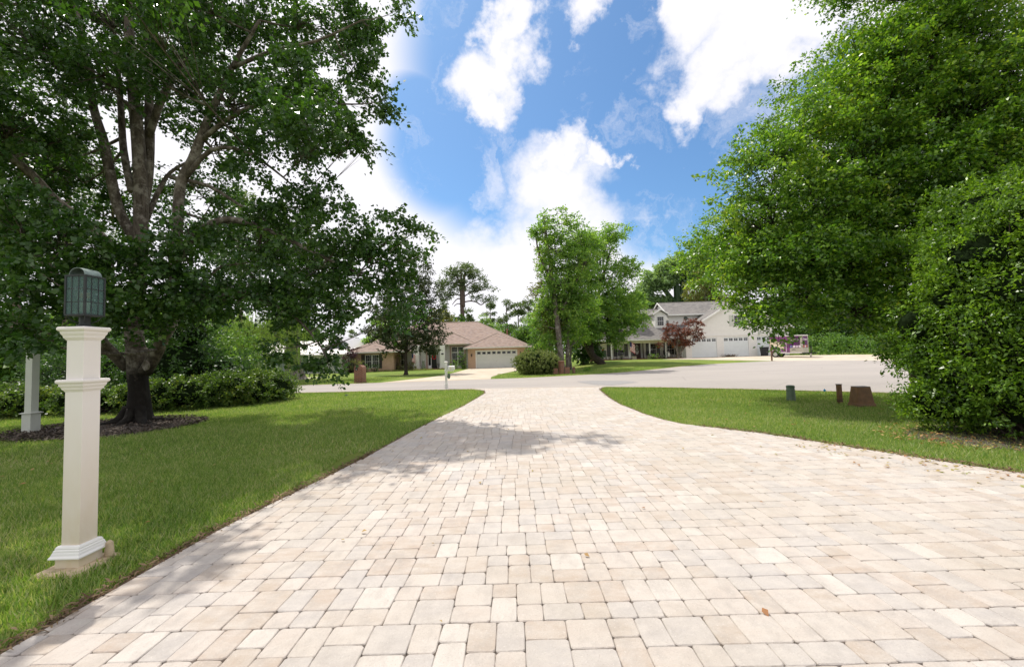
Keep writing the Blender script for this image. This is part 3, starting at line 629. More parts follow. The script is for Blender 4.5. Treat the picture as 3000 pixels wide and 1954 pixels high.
for s in (-1, 1):
    MB().box(LPX-h+.008, LPX+h-.008, LPY+s*h-.002, LPY+s*h+.002, z0+.012, z1-.008).build('glass_pane', M['lglass'], lo_)
    MB().box(LPX+s*h-.002, LPX+s*h+.002, LPY-h+.008, LPY+h-.008, z0+.012, z1-.008).build('glass_pane', M['lglass'], lo_)
hd = MB(); n = 14; vs = []
for y in (-.07, .07):
    for rr_ in (.062, .066):
        for k in range(n+1): a = PI*k/n; vs.append((LPX+rr_*math.cos(a), LPY+y, z1+.004+rr_*math.sin(a)*.95))
fs = []; q = n+1
for k in range(n): fs += [(k, k+1, 2*q+k+1, 2*q+k), (q+k, q+k+1, 3*q+k+1, 3*q+k), (k, k+1, q+k+1, q+k), (2*q+k, 2*q+k+1, 3*q+k+1, 3*q+k)]
hd.add(vs, fs).build('lantern_hood', M['patina'], lo_)
for dx in (-.018, .022):
    MB().lathe((LPX+dx, LPY-.01+dx*.5, 0), [(.014, z0+.03), (.014, z0+.125), (.009, z0+.128)], 10).build('candle_sleeve', M['candle'], lo_, smooth=True)
    MB().lathe((LPX+dx, LPY-.01+dx*.5, 0), [(.009, z0+.126), (.022, z0+.155), (.025, z0+.18), (.016, z0+.218), (.002, z0+.235)], 12).build('bulb', M['bulb'], lo_, smooth=True)
    MB().lathe((LPX+dx, LPY-.01+dx*.5, 0), [(.004, z0+.15), (.012, z0+.16), (.012, z0+.195), (.003, z0+.20)], 8).build('filament', M['filament'], lo_)
MB().lathe((LPX-h-.012, LPY+.0, 2.19), [(.004, -.01), (.012, -.004), (.012, .006), (.004, .012)], 10).build('latch', M['copper'], lo_)
rr2 = MB().lathe((LPX+.145, LPY+.10, 0), [(.034, 0), (.038, .05), (.028, .14), (.012, .155)], 10, sx=1.0, sy=.7); tag(rr2.build('stone', M['footing'], smooth=True), 'small pale upright stone standing behind the cream lamp post base', 'stone')
c1 = (-12.0, 10.25); x, y = c1
r = thing('square_post', (x, y, 0), 'grey green shaded square post at the left edge beside the mulch bed', 'post', 'square posts on the left lawn')
MB().sqlathe(c1, [(.112, 0), (.112, .50)]).build('base_sleeve', M['vinylgrey'], r, .003)
MB().sqlathe(c1, [(.10, .485), (.138, .49), (.145, .50), (.145, .515), (.10, .53)]).build('base_trim', M['vinylgrey'], r, .003)
MB().sqlathe(c1, [(.083, .5), (.083, 2.2)]).build('shaft', M['vinylgrey'], r, .003)
MB().sqlathe(c1, [(.112, 2.08), (.116, 2.09), (.116, 2.46), (.14, 2.50), (.14, 2.53), (.02, 2.56)]).build('cap', M['vinylgrey'], r, .003)
# --- utilities on the right lawn
gx, gy_ = G(2318, 1174); r = thing('utility_pedestal', (gx, gy_, 0), 'green cylindrical utility pedestal with domed lid on the right lawn', 'utility pedestal')
MB().lathe((gx, gy_, 0), [(.125, 0), (.118, .02), (.108, .30), (.106, .40)], 28).build('body', M['greenplastic'], r, smooth=True)
MB().lathe((gx, gy_, 0), [(.112, .395), (.112, .42), (.104, .44), (.08, .452), (.01, .458)], 28).build('lid', M['greenplastic'], r, smooth=True)
MB().box(gx+.02, gx+.035, gy_-.113, gy_-.10, .35, .365).build('lock', M['black'], r)
gx, gy_ = G(2461, 1181); r = thing('utility_marker', (gx, gy_, 0), 'narrow rusty brown utility stub standing next to the brown box', 'utility post')
MB().box(gx-.052, gx+.052, gy_-.045, gy_+.045, 0, .50).build('body', M['brownplastic'], r, .012)
MB().box(gx-.058, gx+.058, gy_-.051, gy_+.051, .50, .522).build('cap', M['browntop'], r, .004)
MB().box(gx-.058, gx+.058, gy_-.051, gy_+.051, .06, .075).box(gx-.058, gx+.058, gy_-.051, gy_+.051, .10, .112).build('band', M['black'], r)
gx, gy_ = 8.93, 10.62; a = math.radians(-5); r = thing('utility_box', (gx, gy_, 0), 'tapered brown plastic utility box nearest the glossy bush', 'utility box')
MB().frustum((gx, gy_), .20, .155, .085, .50, b0=.165, b1=.125).rot((gx, gy_), a).build('cover', M['brownplastic'], r, .012)
MB().frustum((gx, gy_), .225, .21, 0, .09, b0=.19, b1=.175).rot((gx, gy_), a).build('base', M['brownplastic'], r, .008)
MB().frustum((gx, gy_), .158, .155, .499, .51, b0=.128, b1=.125).rot((gx, gy_), a).build('lid', M['browntop'], r, .004)
gx, gy_ = G(2416, 1149); r = thing('marker_flag', (gx, gy_, 0), 'small bright blue plastic marker flag at the road edge', 'marker flag')
MB().tube([(gx, gy_, 0), (gx, gy_, .10)], .002, 5).build('wire', M['silver'], r)
MB().extrude_y([(gx, .005), (gx+.055, .06), (gx, .12), (gx-.05, .06)], gy_-.002, gy_+.001).build('flag', M['blue'], r)
# --- mailboxes
gx, gy_ = G(1308, 1140); r = thing('mailbox_post', (gx, gy_, 0), 'white post with white mailbox at the end of the paved driveway', 'mailbox')
cc = (gx, gy_)
MB().sqlathe(cc, [(.068, 0), (.068, .24)]).build('base_sleeve', M['white'], r); MB().sqlathe(cc, [(.06, .235), (.082, .24), (.082, .265), (.055, .285)]).build('base_trim', M['white'], r)
MB().sqlathe(cc, [(.052, .1), (.052, 1.29)]).build('post', M['white'], r); MB().sqlathe(cc, [(.052, 1.285), (.075, 1.30), (.078, 1.325), (.06, 1.345), (.01, 1.36)]).build('cap', M['white'], r)
MB().sqlathe(cc, [(.055, .86), (.072, .875), (.072, .93), (.055, .945)]).build('arm_collar', M['white'], r)
MB().box(gx+.05, gx+.36, gy_-.05, gy_+.05, .87, .925).build('arm', M['white'], r)
pr = [(-.085, 0), (-.085, .11)]+[(.085*math.cos(PI-PI*k/8), .11+.085*math.sin(PI*k/8)) for k in range(1, 8)]+[(.085, .11), (.085, 0)]
mb = MB().extrude_x([(gy_+a_, .935+b_) for a_, b_ in pr], gx+.085, gx+.42); mo = mb.build('mailbox', M['white'], r)
MB().extrude_x([(gy_+a_*.96, .94+b_*.96) for a_, b_ in pr], gx+.078, gx+.0855).build('mailbox_door', M['shutter'], mo)
MB().box(gx+.20, gx+.27, gy_-.089, gy_-.0855, .98, 1.08).build('number_label', M['cream'], mo)
hs_ = MB().tube([(gx+.10, gy_, .87), (gx+.10, gy_, .76)], .004, 5).tube([(gx+.18, gy_, .87), (gx+.16, gy_, .76)], .004, 5).build('hanger', M['black'], r)
mb = MB(); poly = [(gx+.13+.075*math.cos(2*PI*k/24), .63+.135*math.sin(2*PI*k/24)) for k in range(24)]; mb.extrude_y(poly, gy_-.012, gy_+.012).build('hanging_plaque', M['greenplastic'], r)
gx, gy_ = G(1051, 1122); r = thing('brick_mailbox', (gx, gy_, 0), 'red brick mailbox pillar with rounded top at the road edge', 'mailbox')
w_ = .29; pr = [(-w_, 0), (-w_, .98)]+[(w_*math.cos(PI-PI*k/10), .98+.20*math.sin(PI*k/10)) for k in range(1, 10)]+[(w_, .98), (w_, 0)]
MB().extrude_y([(gx+a_, b_) for a_, b_ in pr], gy_-.05, gy_+.60).build('pillar', M['brickred'], r)
MB().box(gx-w_-.02, gx+w_+.02, gy_-.07, gy_+.62, 0, .08).build('plinth', M['brickred'], r)
pr = [(-.09, 0), (-.09, .12)]+[(.09*math.cos(PI-PI*k/8), .12+.09*math.sin(PI*k/8)) for k in range(1, 8)]+[(.09, .12), (.09, 0)]
md = MB().extrude_y([(gx-.13+a_, .83+b_) for a_, b_ in pr], gy_-.075, gy_-.045).build('mailbox_door', M['black'], r)
MB().box(gx-.16, gx-.10, gy_-.09, gy_-.076, .86, .92).build('handle', M['silver'], md)
gx, gy_, gz = 19.9, 33.0, T(19.9, 33.0); p_ = at(2262, 1064, 37.3); gx, gy_ = float(p_[0]), 37.3; gz = T(gx, gy_)
r = thing('wooden_mailbox_post', (gx, gy_, gz), 'black mailbox on a brown wooden post before the purple trailer', 'mailbox')
MB().box(gx-.05, gx+.05, gy_-.05, gy_+.05, gz, gz+1.25).build('post', M['wood'], r)
MB().tube([(gx+.03, gy_, gz+.62), (gx+.26, gy_, gz+.98)], .04, 4).box(gx-.05, gx+.40, gy_-.08, gy_+.08, gz+.98, gz+1.02).build('arm', M['wood'], r)
pr = [(-.09, 0), (-.09, .12)]+[(.09*math.cos(PI-PI*k/8), .12+.09*math.sin(PI*k/8)) for k in range(1, 8)]+[(.09, .12), (.09, 0)]
MB().extrude_x([(gy_+a_*1.1, gz+1.025+b_*1.3) for a_, b_ in pr], gx-.02, gx+.52).build('mailbox', M['shutter'], r)
# --- brick pillar group by the round bush
p_ = at(1645, 1096, 31.0); gx = float(p_[0]); gy_ = 31.0
r = thing('brick_pillar', (gx, gy_, 0), 'round red brick pillar with ring courses beside the clipped bush', 'brick pillar')
mb = MB(); pf = []
for k in range(9): pf += [(.21, .07+k*.095), (.222, .075+k*.095), (.222, .135+k*.095), (.21, .14+k*.095)]
mb.lathe((gx, gy_, 0), [(.26, 0), (.26, .06)]+pf, 18).build('shaft', M['brickred'], r)
MB().lathe((gx, gy_, 0), [(.235, .91), (.25, .93), (.25, .975), (.22, .99), (.05, .995)], 18).build('cap', M['brickred'], r)
mb = MB().box(gx-.62, gx-.28, gy_-.15, gy_+.15, 0, .45); tag(mb.build('low_brick_wall', M['brickred']), 'short stub of red brick wall between the clipped bush and round pillar', 'brick wall', 'low brick wall stubs')
mb = MB().box(gx+.26, gx+.62, gy_-.14, gy_+.16, 0, .50); tag(mb.build('low_brick_wall', M['brickred']), 'low red brick stub right of the round brick pillar', 'brick wall', 'low brick wall stubs')
mb = MB().tube([(gx+.95, gy_, 0), (gx+.93, gy_, .30), (gx+.97, gy_, .52)], [.13, .11, .10], 9); tag(mb.build('tree_stump', M['wood']), 'short weathered wooden stump beyond the low brick stub', 'stump')
gx2, gy2 = gx+.52, gy_+.9; tag(MB().tube([(gx2, gy2, 0), (gx2+.01, gy2, 1.05)], [.03, .028], 6).build('wooden_stake', M['twig']), 'thin pale stake standing behind the low brick stub', 'stake')

# ================================================================ ranch house
def window(root, x0, x1, y, z0, z1, fr=.06, cols=3, rows=4, m='white', mull=None, name='window', split=True):
    f = MB(); d = .05
    f.box(x0-fr, x0, y-d, y+.03, z0-fr, z1+fr).box(x1, x1+fr, y-d, y+.03, z0-fr, z1+fr).box(x0, x1, y-d, y+.03, z1, z1+fr).box(x0, x1, y-d, y+.03, z0-fr, z0)
    for i in range(1, cols): X = x0+(x1-x0)*i/cols; f.box(X-.006, X+.006, y-.022, y-.004, z0, z1)
    for i in range(1, rows): Z = z0+(z1-z0)*i/rows; f.box(x0, x1, y-.024, y-.003, Z-.006, Z+.006)
    if split: Z = (z0+z1)/2; f.box(x0, x1, y-.032, y-.002, Z-.022, Z+.022)
    o = f.build(name, M[m], root); MB().box(x0, x1, y+.0, y+.02, z0, z1).build('pane', M['glass'], o); return o
def shutter(root, x0, x1, y, z0, z1):
    s = MB().box(x0, x0+.05, y-.05, y-.005, z0, z1).box(x1-.05, x1, y-.05, y-.005, z0, z1).box(x0+.05, x1-.05, y-.05, y-.005, z0, z0+.06).box(x0+.05, x1-.05, y-.05, y-.005, z1-.06, z1)
    k = z0+.07
    while k < z1-.09: s.box(x0+.05, x1-.05, y-.035, y-.01, k, k+.045); k += .06
    return s.build('shutter', M['shutter'], root)
def wall_lantern(root, x, y, z):
    l = MB().tube([(x, y, z+.22), (x, y-.08, z+.28), (x, y-.13, z+.20)], .012, 6).lathe((x, y-.13, z), [(.02, -.12), (.055, -.08), (.075, .10), (.085, .12), (.05, .17), (.01, .20)], 6).box(x-.04, x+.04, y-.015, y, z+.0, z+.3)
    return l.build('wall_lantern', M['black'], root)
R = thing('ranch_house', (-8, 55, 0), 'long low brick ranch house with pinkish brown shingle roof and two car garage', 'house')
GY = 50.0
g = MB().box(-5.45, -4.52, GY, GY+.2, 0, 2.5).box(.57, 1.55, GY, GY+.2, 0, 2.5).box(-4.52, .57, GY, GY+.2, 2.19, 2.5).box(-5.45, -5.25, GY+.2, 58, 0, 2.5).box(1.35, 1.55, GY+.2, 51.4, 0, 2.5)
g.box(1.55, 2.3, 51.4, 51.6, 0, 2.4).box(2.1, 2.3, 51.6, 62, 0, 2.4)
g.build('garage_wall', M['brick'], R)
f = MB().box(-4.52, -4.42, GY-.02, GY+.1, 0, 2.19).box(.47, .57, GY-.02, GY+.1, 0, 2.19).box(-4.42, .47, GY-.02, GY+.1, 2.09, 2.19); f.build('door_frame', M['white'], R)
d = MB(); zz = [0.02, .52, 1.04, 1.56, 2.09]
for i in range(3): d.box(-4.42, .47, GY+.10, GY+.14, zz[i]+.008, zz[i+1]-.008)
d.box(-4.42, .47, GY+.115, GY+.15, .02, 2.09)
nw = 8; W = 4.89/nw
for i in range(nw+1):
    xx = -4.42+i*W; d.box(max(-4.42, xx-.10), min(.47, xx+.10), GY+.10, GY+.114, 1.72, 2.0)
d.box(-4.42, .47, GY+.10, GY+.114, 1.568, 1.72).box(-4.42, .47, GY+.10, GY+.114, 2.0, 2.09)
gd = d.build('garage_door', M['garage'], R)
for i in range(nw): xx = -4.42+i*W; MB().box(xx+.102, xx+W-.102, GY+.104, GY+.113, 1.722, 1.998).build('window_pane', M['glass'], gd)
MB().lathe((-1.97, GY+.09, .85), [(.0, -.05), (.03, -.04), (.03, .04), (.0, .05)], 8).build('handle', M['silver'], gd)
wall_lantern(R, -4.98, GY, 1.55); wall_lantern(R, .95, GY, 1.65)
# garage roof (hip)
xa, xb, ya, ze = -5.85, 1.95, 49.55, 2.55; ap = (-1.95, ya+3.9*1.0, 4.42)
MB().add([(xa, ya, ze), (xb, ya, ze), ap, (ap[0], 57.5, 4.42), (xa, 57.5, ze), (xb, 57.5, ze)], [(0, 1, 2), (0, 2, 3, 4), (1, 5, 3, 2), (0, 4, 5, 1), (4, 3, 5)]).build('garage_roof', M['roofpink'], R)
rc = MB()
for p0, p1 in (((xa, ya, ze), ap), ((xb, ya, ze), ap), (ap, (ap[0], 55.2, 4.42))): rc.tube([np.array(p0)+(0, 0, .015), np.array(p1)+(0, 0, .015)], .05, 5)
MB().box(xa-.02, xb+.02, ya-.10, ya-.01, ze-.13, ze-.005).box(xa-.10, xa-.02, ya-.1, 53, ze-.13, ze-.005).box(xb+.02, xb+.10, ya-.1, 50.5, ze-.13, ze-.005).build_each('gutter', M['fascia'], R)
MB().box(xa+.02, xb-.02, ya+.0, GY, ze-.10, ze-.06).build_each('soffit', M['white'], R)
MB().tube([(xb+.02, ya-.03, ze-.1), (xb-.15, GY-.06, ze-.35), (1.5, GY-.06, ze-.45), (1.5, GY-.06, .1)], .035, 6).build('downspout', M['fascia'], R)
# main roof
zr = 6.42; yr = 59.0; xl, xr_ = -13.6, -4.95
fr_ = [(-19.35, 50.55+1.5, 3.1-.02), (-4.55, 52.0, 3.1), (-4.55, 50.54, 2.40), (2.62, 50.54, 2.40)]
MB().add([(-19.6, 52.0, 3.1), (-4.55, 52.0, 3.1), (-4.55, 50.54, 2.4), (2.62, 50.54, 2.4), (xr_, yr, zr), (xl, yr, zr), (2.62, 67.4, 2.4), (-20.5, 67.4, 2.4), (-20.6, 50.9, 2.6)],
         [(0, 1, 4, 5), (1, 2, 3, 4), (3, 6, 4), (6, 7, 5, 4), (7, 8, 0, 5), (0, 8, 7, 6, 3, 2, 1)]).build('main_roof', M['roofpink'], R)
rc.tube([(2.62, 50.54, 2.42), (xr_, yr, zr+.02)], .05, 5).tube([(xl, yr, zr+.02), (xr_, yr, zr+.02)], .06, 5)
rc.tube([(-4.55, 52.0, 3.12), (-8.4, 55.85, 5.0)], .04, 5)
MB().box(-13, -4.5, 51.89, 51.985, 2.98, 3.10).box(1.95+.12, 2.66, 50.44, 50.53, 2.28, 2.4).build_each('gutter', M['fascia'], R)
MB().add([(-10.6, 51.6, 3.1), (-4.52, 51.6, 3.1), (-4.52, 51.95, 3.1), (-10.6, 51.95, 3.1)], [(0, 1, 2, 3)]).build_each('soffit', M['white'], R)
# left wing
wa, wb = -19.75, -12.6
MB().add([(wa, 49.5, 2.4), (wb, 49.5, 2.4), ((wa+wb)/2, 53.1, 4.15), ((wa+wb)/2, 59, 4.15), (wa, 59, 2.4), (wb, 59, 2.4)], [(0, 1, 2), (0, 2, 3, 4), (1, 5, 3, 2), (0, 4, 5, 1), (4, 3, 5)]).build('wing_roof', M['roofpink'], R)
rc.tube([(wa, 49.5, 2.42), ((wa+wb)/2, 53.1, 4.17)], .05, 5).tube([(wb, 49.5, 2.42), ((wa+wb)/2, 53.1, 4.17)], .05, 5)
rc.build_each('ridge_cap', M['ridge'], R)
MB().box(wa-.02, wb+.02, 49.41, 49.49, 2.27, 2.39).box(wa-.1, wa-.02, 49.41, 56, 2.27, 2.39).build_each('gutter', M['fascia'], R)
wx = [float(at(p, 1050, 50)[0]) for p in (1040, 1071, 1088, 1092, 1109, 1116, 1130, 1155)]
MB().box(wx[0]-.1, wx[1]-.05, 50, 50.2, 0, 2.38).box(wx[1]-.05, wx[4]+.05, 50, 50.2, 0, .45).box(wx[1]-.05, wx[4]+.05, 50, 50.2, 2.05, 2.38).box(wx[4]+.05, wx[7]-.1, 50, 50.2, 0, 2.38).box(wx[0]-.1, wx[0]+.1, 50.2, 58, 0, 2.38).box(wx[7]-.3, wx[7]-.1, 50.2, 52.6, 0, 2.38).build('wing_wall', M['brick'], R)
window(R, wx[1], wx[2], 50.02, .5, 2.0, .05, 3, 6); window(R, wx[3], wx[4], 50.02, .5, 2.0, .05, 3, 6)
shutter(R, wx[1]-.50, wx[1]-.08, 50, .40, 2.1); shutter(R, wx[4]+.08, wx[4]+.42, 50, .40, 2.1)
# recessed entry
X = lambda p, Y=52.5: float(at(p, 1050, Y)[0])
st = MB().box(X(1155)-.2, X(1173), 52.5, 52.7, 0, 3.0).box(X(1173), X(1191), 52.5, 52.7, 0, .45).box(X(1173), X(1191), 52.5, 52.7, 2.2, 3.0).box(X(1191), X(1255), 52.5, 52.7, 0, 3.0).box(X(1255), X(1284), 52.5, 52.7, 2.35, 3.0).box(X(1284), X(1325), 52.5, 52.7, 0, 3.0).box(X(1325), X(1360), 52.5, 52.7, 0, .4).box(X(1325), X(1360), 52.5, 52.7, 2.86, 3.0).box(X(1360), X(1375), 52.5, 52.7, 0, 3.0)
st.build('entry_wall', M['stucco'], R)
tp = MB()
for p in (1172, 1229, 1251): tp.box(X(p)-.13, X(p)+.09, 52.44, 52.495, .1, 2.6)
tp.box(X(1321)-.12, X(1321)+.1, 52.42, 52.495, .1, 2.98).box(X(1362)-.08, X(1362)+.12, 52.42, 52.495, .1, 2.98).box(X(1321)+.1, X(1362)-.08, 52.42, 52.495, 2.82, 2.98); tp.build_each('trim', M['trimpink'], R)
window(R, X(1175), X(1189), 52.5, .55, 2.1, .05, 2, 6)
xa1, xm, xb1 = X(1325), X(1341.5), X(1359)
window(R, xa1, xm-.06, 52.5, 2.12, 2.72, .05, 4, 2, split=False); window(R, xm+.06, xb1, 52.5, 2.12, 2.72, .05, 4, 2, split=False)
window(R, xa1, xm-.06, 52.5, .5, 1.98, .05, 3, 6); window(R, xm+.06, xb1, 52.5, .5, 1.98, .05, 3, 6)
dd = MB().box(X(1264), X(1280), 52.56, 52.62, .12, 2.3).build('front_door', M['blackdoor'], R)
wr = MB(); cx_ = X(1272)
wr.tube([(cx_+.22*math.cos(a), 52.5, 1.55+.26*math.sin(a)) for a in np.linspace(0, 2*PI, 18)], .055, 6); tag(wr.build('door_wreath', M['red']), 'dark red wreath hanging on the black ranch front door', 'wreath')
MB().box(X(1264)-.06, X(1264), 52.46, 52.6, .1, 2.36).box(X(1280), X(1280)+.06, 52.46, 52.6, .1, 2.36).box(X(1264), X(1280), 52.46, 52.6, 2.3, 2.36).box(X(1255), X(1264)-.06, 52.5, 52.6, .1, .5).box(X(1280)+.06, X(1285), 52.5, 52.6, .1, .5).build('door_frame', M['white'], R)
MB().box(X(1255)+.02, X(1264)-.06, 52.58, 52.6, .5, 2.35).build('sidelight', M['glass'], R); MB().box(X(1280)+.06, X(1284)+.02, 52.58, 52.6, .5, 2.35).build('sidelight', M['glass'], R)
MB().box(X(1205), X(1318), 50.9, 52.5, 0, .1).build('porch_step', M['porchfloor'], R)
for p0, p1 in ((1213, 1227.5), (1290, 1304)):
    a_, b_ = X(p0, 51.5), X(p1, 51.5); MB().box(a_, b_, 51.3, 51.3+(b_-a_), .1, 2.99).box(a_-.05, b_+.05, 51.25, 51.35+(b_-a_), 0, .42).build('column', M['white'], R)
mb = MB(); cx_ = X(1296.5, 51.3); mb.extrude_y([(cx_+.17*math.cos(2*PI*k/20), 1.93+.095*math.sin(2*PI*k/20)) for k in range(20)], 51.26, 51.29); mb.build('number_plaque', M['shutter'], R)
ch = at(1485, 955, 61); MB().box(ch[0]-.12, ch[0]+.12, 60.9, 61.15, 3.5, float(at(1485, 963, 61)[2])).build('chimney', M['brickred'], R)
MB().lathe((float(at(1468, 972, 60)[0]), 60, 4), [(.04, 0), (.04, float(at(1468, 968, 60)[2])-4)], 8).build('vent_pipe', M['white'], R)
p_ = at(1556, 1008, 52.0); mb = MB().tube([(p_[0]-.25, 52, 2.45), (p_[0]-.05, 51.9, float(p_[2]))], .03, 5); n = 16
vs = [(p_[0], 51.85, p_[2])]+[(p_[0]+.33*math.cos(2*PI*k/n), 51.75-.1, float(p_[2])+.05+.26*math.sin(2*PI*k/n)) for k in range(n)]; mb.add(vs, [(0, 1+k, 1+(k+1) % n) for k in range(n)]); mb.tube([(p_[0], 51.8, p_[2]-.1), (p_[0]-.35, 51.4, p_[2]+.1)], .02, 4)
tag(mb.build('satellite_dish', M['browntop']), 'dark satellite dish on the right end of the ranch roof', 'satellite dish')
# statue, ranch flag
gx, gy_ = X(1240, 50.8), 50.8; tag(MB().lathe((gx, gy_, 0), [(.16, 0), (.24, .1), (.26, .35), (.20, .62), (.14, .8), (.15, .86), (.13, .95), (.17, 1.02), (.12, 1.12), (.06, 1.2)], 14, sx=1, sy=.9).build('garden_urn', M['moss'], smooth=True), 'mossy green garden figure urn left of the ranch front door', 'garden urn')
def us_flag(name, top, L, Hh, ang, pole0, pole1, label, droop=.5):
    r = thing(name, tuple(pole0), label, 'flag'); MB().tube([pole0, pole1], .012, 6).build('pole', M['white'], r)
    V = []; Fc = []; mi = []; nx, nz = 10, 13
    for i in range(nx+1):
        for j in range(nz+1):
            u = i/nx; v = j/nz; V.append((top[0]+math.cos(ang)*L*u, top[1]-.04*math.sin(6*u+2*v)-.02, top[2]-Hh*v-droop*L*u+.03*math.sin(5*u)))
    for i in range(nx):
        for j in range(nz): k = i*(nz+1)+j; Fc.append((k, k+nz+1, k+nz+2, k+1)); mi.append(2 if (i < 4 and j < 7) else (0 if j % 2 == 0 else 1))
    o = mesh_np('cloth', V, Fc, [M['red'], M['wcloth'], M['navy']], r); o.data.polygons.foreach_set('material_index', mi); return r
p0 = at(1213, 1034, 51.1)
us_flag('flag', at(1207, 1036, 51.0), .42, 1.0, 0, (X(1213, 51.3), 51.25, 1.35), tuple(at(1205, 1035, 51.0)), 'small drooping striped flag on the left white column of the ranch house', .6)

# ================================================================ white house
FZ = .52
Wh = thing('white_house', (20, 52, .5), 'white sided house with grey shingle roof, dormers, porch and three garage doors', 'house')
gy0 = 50.0; X45 = lambda p: float(at(p, 1020, 50)[0])
dz0, dz1 = FZ, 2.955; doors = [(X45(2026), X45(2102)), (X45(2120.5), X45(2195.5)), (X45(2217.5), X45(2292))]
xL, xR = 21.15, X45(2312)
w_ = MB(); xs_ = [xL]+[v for d_ in doors for v in d_]+[xR]
for i in range(0, 8, 2): w_.box(xs_[i]+.0, xs_[i+1], gy0, gy0+.2, .4, dz1)
w_.box(xL, xR, gy0, gy0+.2, dz1, 3.13); w_.box(xL, xL+.2, gy0+.2, 62, .4, 3.5).box(xR-.2, xR, gy0+.2, 62, .4, 3.5); w_.build('garage_wall', M['sidingcream'], Wh)
pk = (27.75, 7.55); sl_ = .58; ez = lambda x: pk[1]-abs(x-pk[0])*sl_
MB().extrude_y([(xL, 3.24), (xR, 3.24), (xR, ez(xR)-.02), (pk[0], pk[1]-.02), (xL, ez(xL)-.02)], gy0-.02, gy0+.18).build('gable_wall', M['sidingcream'], Wh)
MB().box(xL-.05, xR+.05, gy0-.06, gy0+.03, 3.11, 3.26).build_each('trim_band', M['white'], Wh)
ov = .45; a_, b_ = xL-ov, xR+ov
MB().extrude_y([(a_, ez(a_)), (pk[0], pk[1]), (b_, ez(b_)), (b_, ez(b_)+.14), (pk[0], pk[1]+.15), (a_, ez(a_)+.14)], gy0-.4, 63.8).build('garage_roof', M['roofgrey'], Wh)
MB().extrude_y([(a_-.02, ez(a_)-.06), (pk[0], pk[1]-.07), (b_+.02, ez(b_)-.06), (b_+.02, ez(b_)+.16), (pk[0], pk[1]+.17), (a_-.02, ez(a_)+.16)], gy0-.46, gy0-.39).build_each('rake_board', M['white'], Wh)
for a_, b_ in doors:
    d = MB(); ph = (dz1-.06-dz0)/4
    for i in range(4):
        if i < 3: d.box(a_+.05, b_-.05, gy0+.08, gy0+.12, dz0+i*ph+.008, dz0+(i+1)*ph-.008)
    nW = 5; W = (b_-a_-.1)/nW; zt0 = dz0+3*ph+.15; zt1 = dz0+4*ph-.14
    d.box(a_+.05, b_-.05, gy0+.1, gy0+.14, dz0, dz1-.06)
    d.box(a_+.05, b_-.05, gy0+.08, gy0+.099, dz0+3*ph+.008, zt0).box(a_+.05, b_-.05, gy0+.08, gy0+.099, zt1, dz1-.06)
    for i in range(nW+1):
        xx = a_+.05+i*W; d.box(max(a_+.05, xx-.08), min(b_-.05, xx+.08), gy0+.08, gy0+.099, zt0, zt1)
    for i in range(nW):
        xx = a_+.05+i*W; d.box(xx+W/2-.013, xx+W/2+.013, gy0+.082, gy0+.099, zt0, zt1); d.box(xx+.08, xx+W-.08, gy0+.083, gy0+.0985, (zt0+zt1)/2-.012, (zt0+zt1)/2+.012)
    o = d.build('garage_door', M['garagew'], Wh)
    for i in range(nW): xx = a_+.05+i*W; MB().box(xx+.082, xx+W-.082, gy0+.09, gy0+.0985, zt0+.002, zt1-.002).build('window_pane', M['glass'], o)
    MB().box(a_, a_+.05, gy0+.0, gy0+.1, dz0, dz1-.0).box(b_-.05, b_, gy0+.0, gy0+.1, dz0, dz1).box(a_+.05, b_-.05, gy0+.0, gy0+.1, dz1-.06, dz1).build('door_frame', M['white'], Wh)
gw = at(2160, 942, 50); x_ = float(gw[0])
window(Wh, x_-.42, x_+.42, gy0-.06, 4.32, 5.48, .07, 2, 4); MB().box(x_-1.0, x_-.55, gy0-.06, gy0-.022, 4.25, 5.56).box(x_+.55, x_+1.0, gy0-.06, gy0-.022, 4.25, 5.56).build_each('shutter', M['vinylgrey'], Wh)
# main body
ye, zee, yrr, zrr = 50.55, 2.98, 57.0, 7.28; xg0, xg1 = 9.4, 21.2
MB().extrude_x([(ye, zee), (yrr, zrr), (63.6, zee), (63.6, zee-.14), (yrr, zrr-.16), (ye, zee-.14)], xg0, xg1+2).build('main_roof', M['roofgrey'], Wh)
MB().extrude_x([(53.2, .4), (63, .4), (63, 3.1), (57, 7.05), (53.2, 4.4)], 9.95, 10.15).build('gable_end_wall', M['siding'], Wh)
MB().tube([(xg0, yrr, zrr+.01), (xg1, yrr, zrr+.01)], .05, 5).build('ridge_cap', M['ridgegrey'], Wh)
MB().box(xg0, 19.4, ye-.1, ye-.005, zee-.16, zee-.01).build_each('gutter', M['white'], Wh)
MB().box(9.9, 19.2, 50.95, 51.1, 2.50, 2.84).build('porch_beam', M['ceilcream'], Wh)
MB().box(9.9, 21, 51.1, 53.1, 2.72, 2.78).build('porch_ceiling', M['white'], Wh)
MB().box(9.7, 21.2, 50.8, 53.1, .3, .60).build('porch_floor', M['porchfloor'], Wh)
X53 = lambda p: float(at(p, 1030, 53.0)[0]); X51 = lambda p: float(at(p, 1030, 51.0)[0])
for p in (1740.5, 1792, 1844.5, 1903.5, 1951, 1999):
    MB().box(X51(p)-.06, X51(p)+.06, 50.97, 51.09, .60, 2.50).box(X51(p)-.09, X51(p)+.09, 50.94, 51.12, .60, .85).build('porch_post', M['white'], Wh)
ww = MB(); wins = [(1759, 1778), (1809, 1829), (1905, 1923), (1954, 1976)]; dr_ = (1849, 1886)
cuts = sorted([(X53(a), X53(b), .95, 2.45) for a, b in wins]+[(X53(dr_[0]), X53(dr_[1]), .6, 2.66)]); cx_ = 10.15
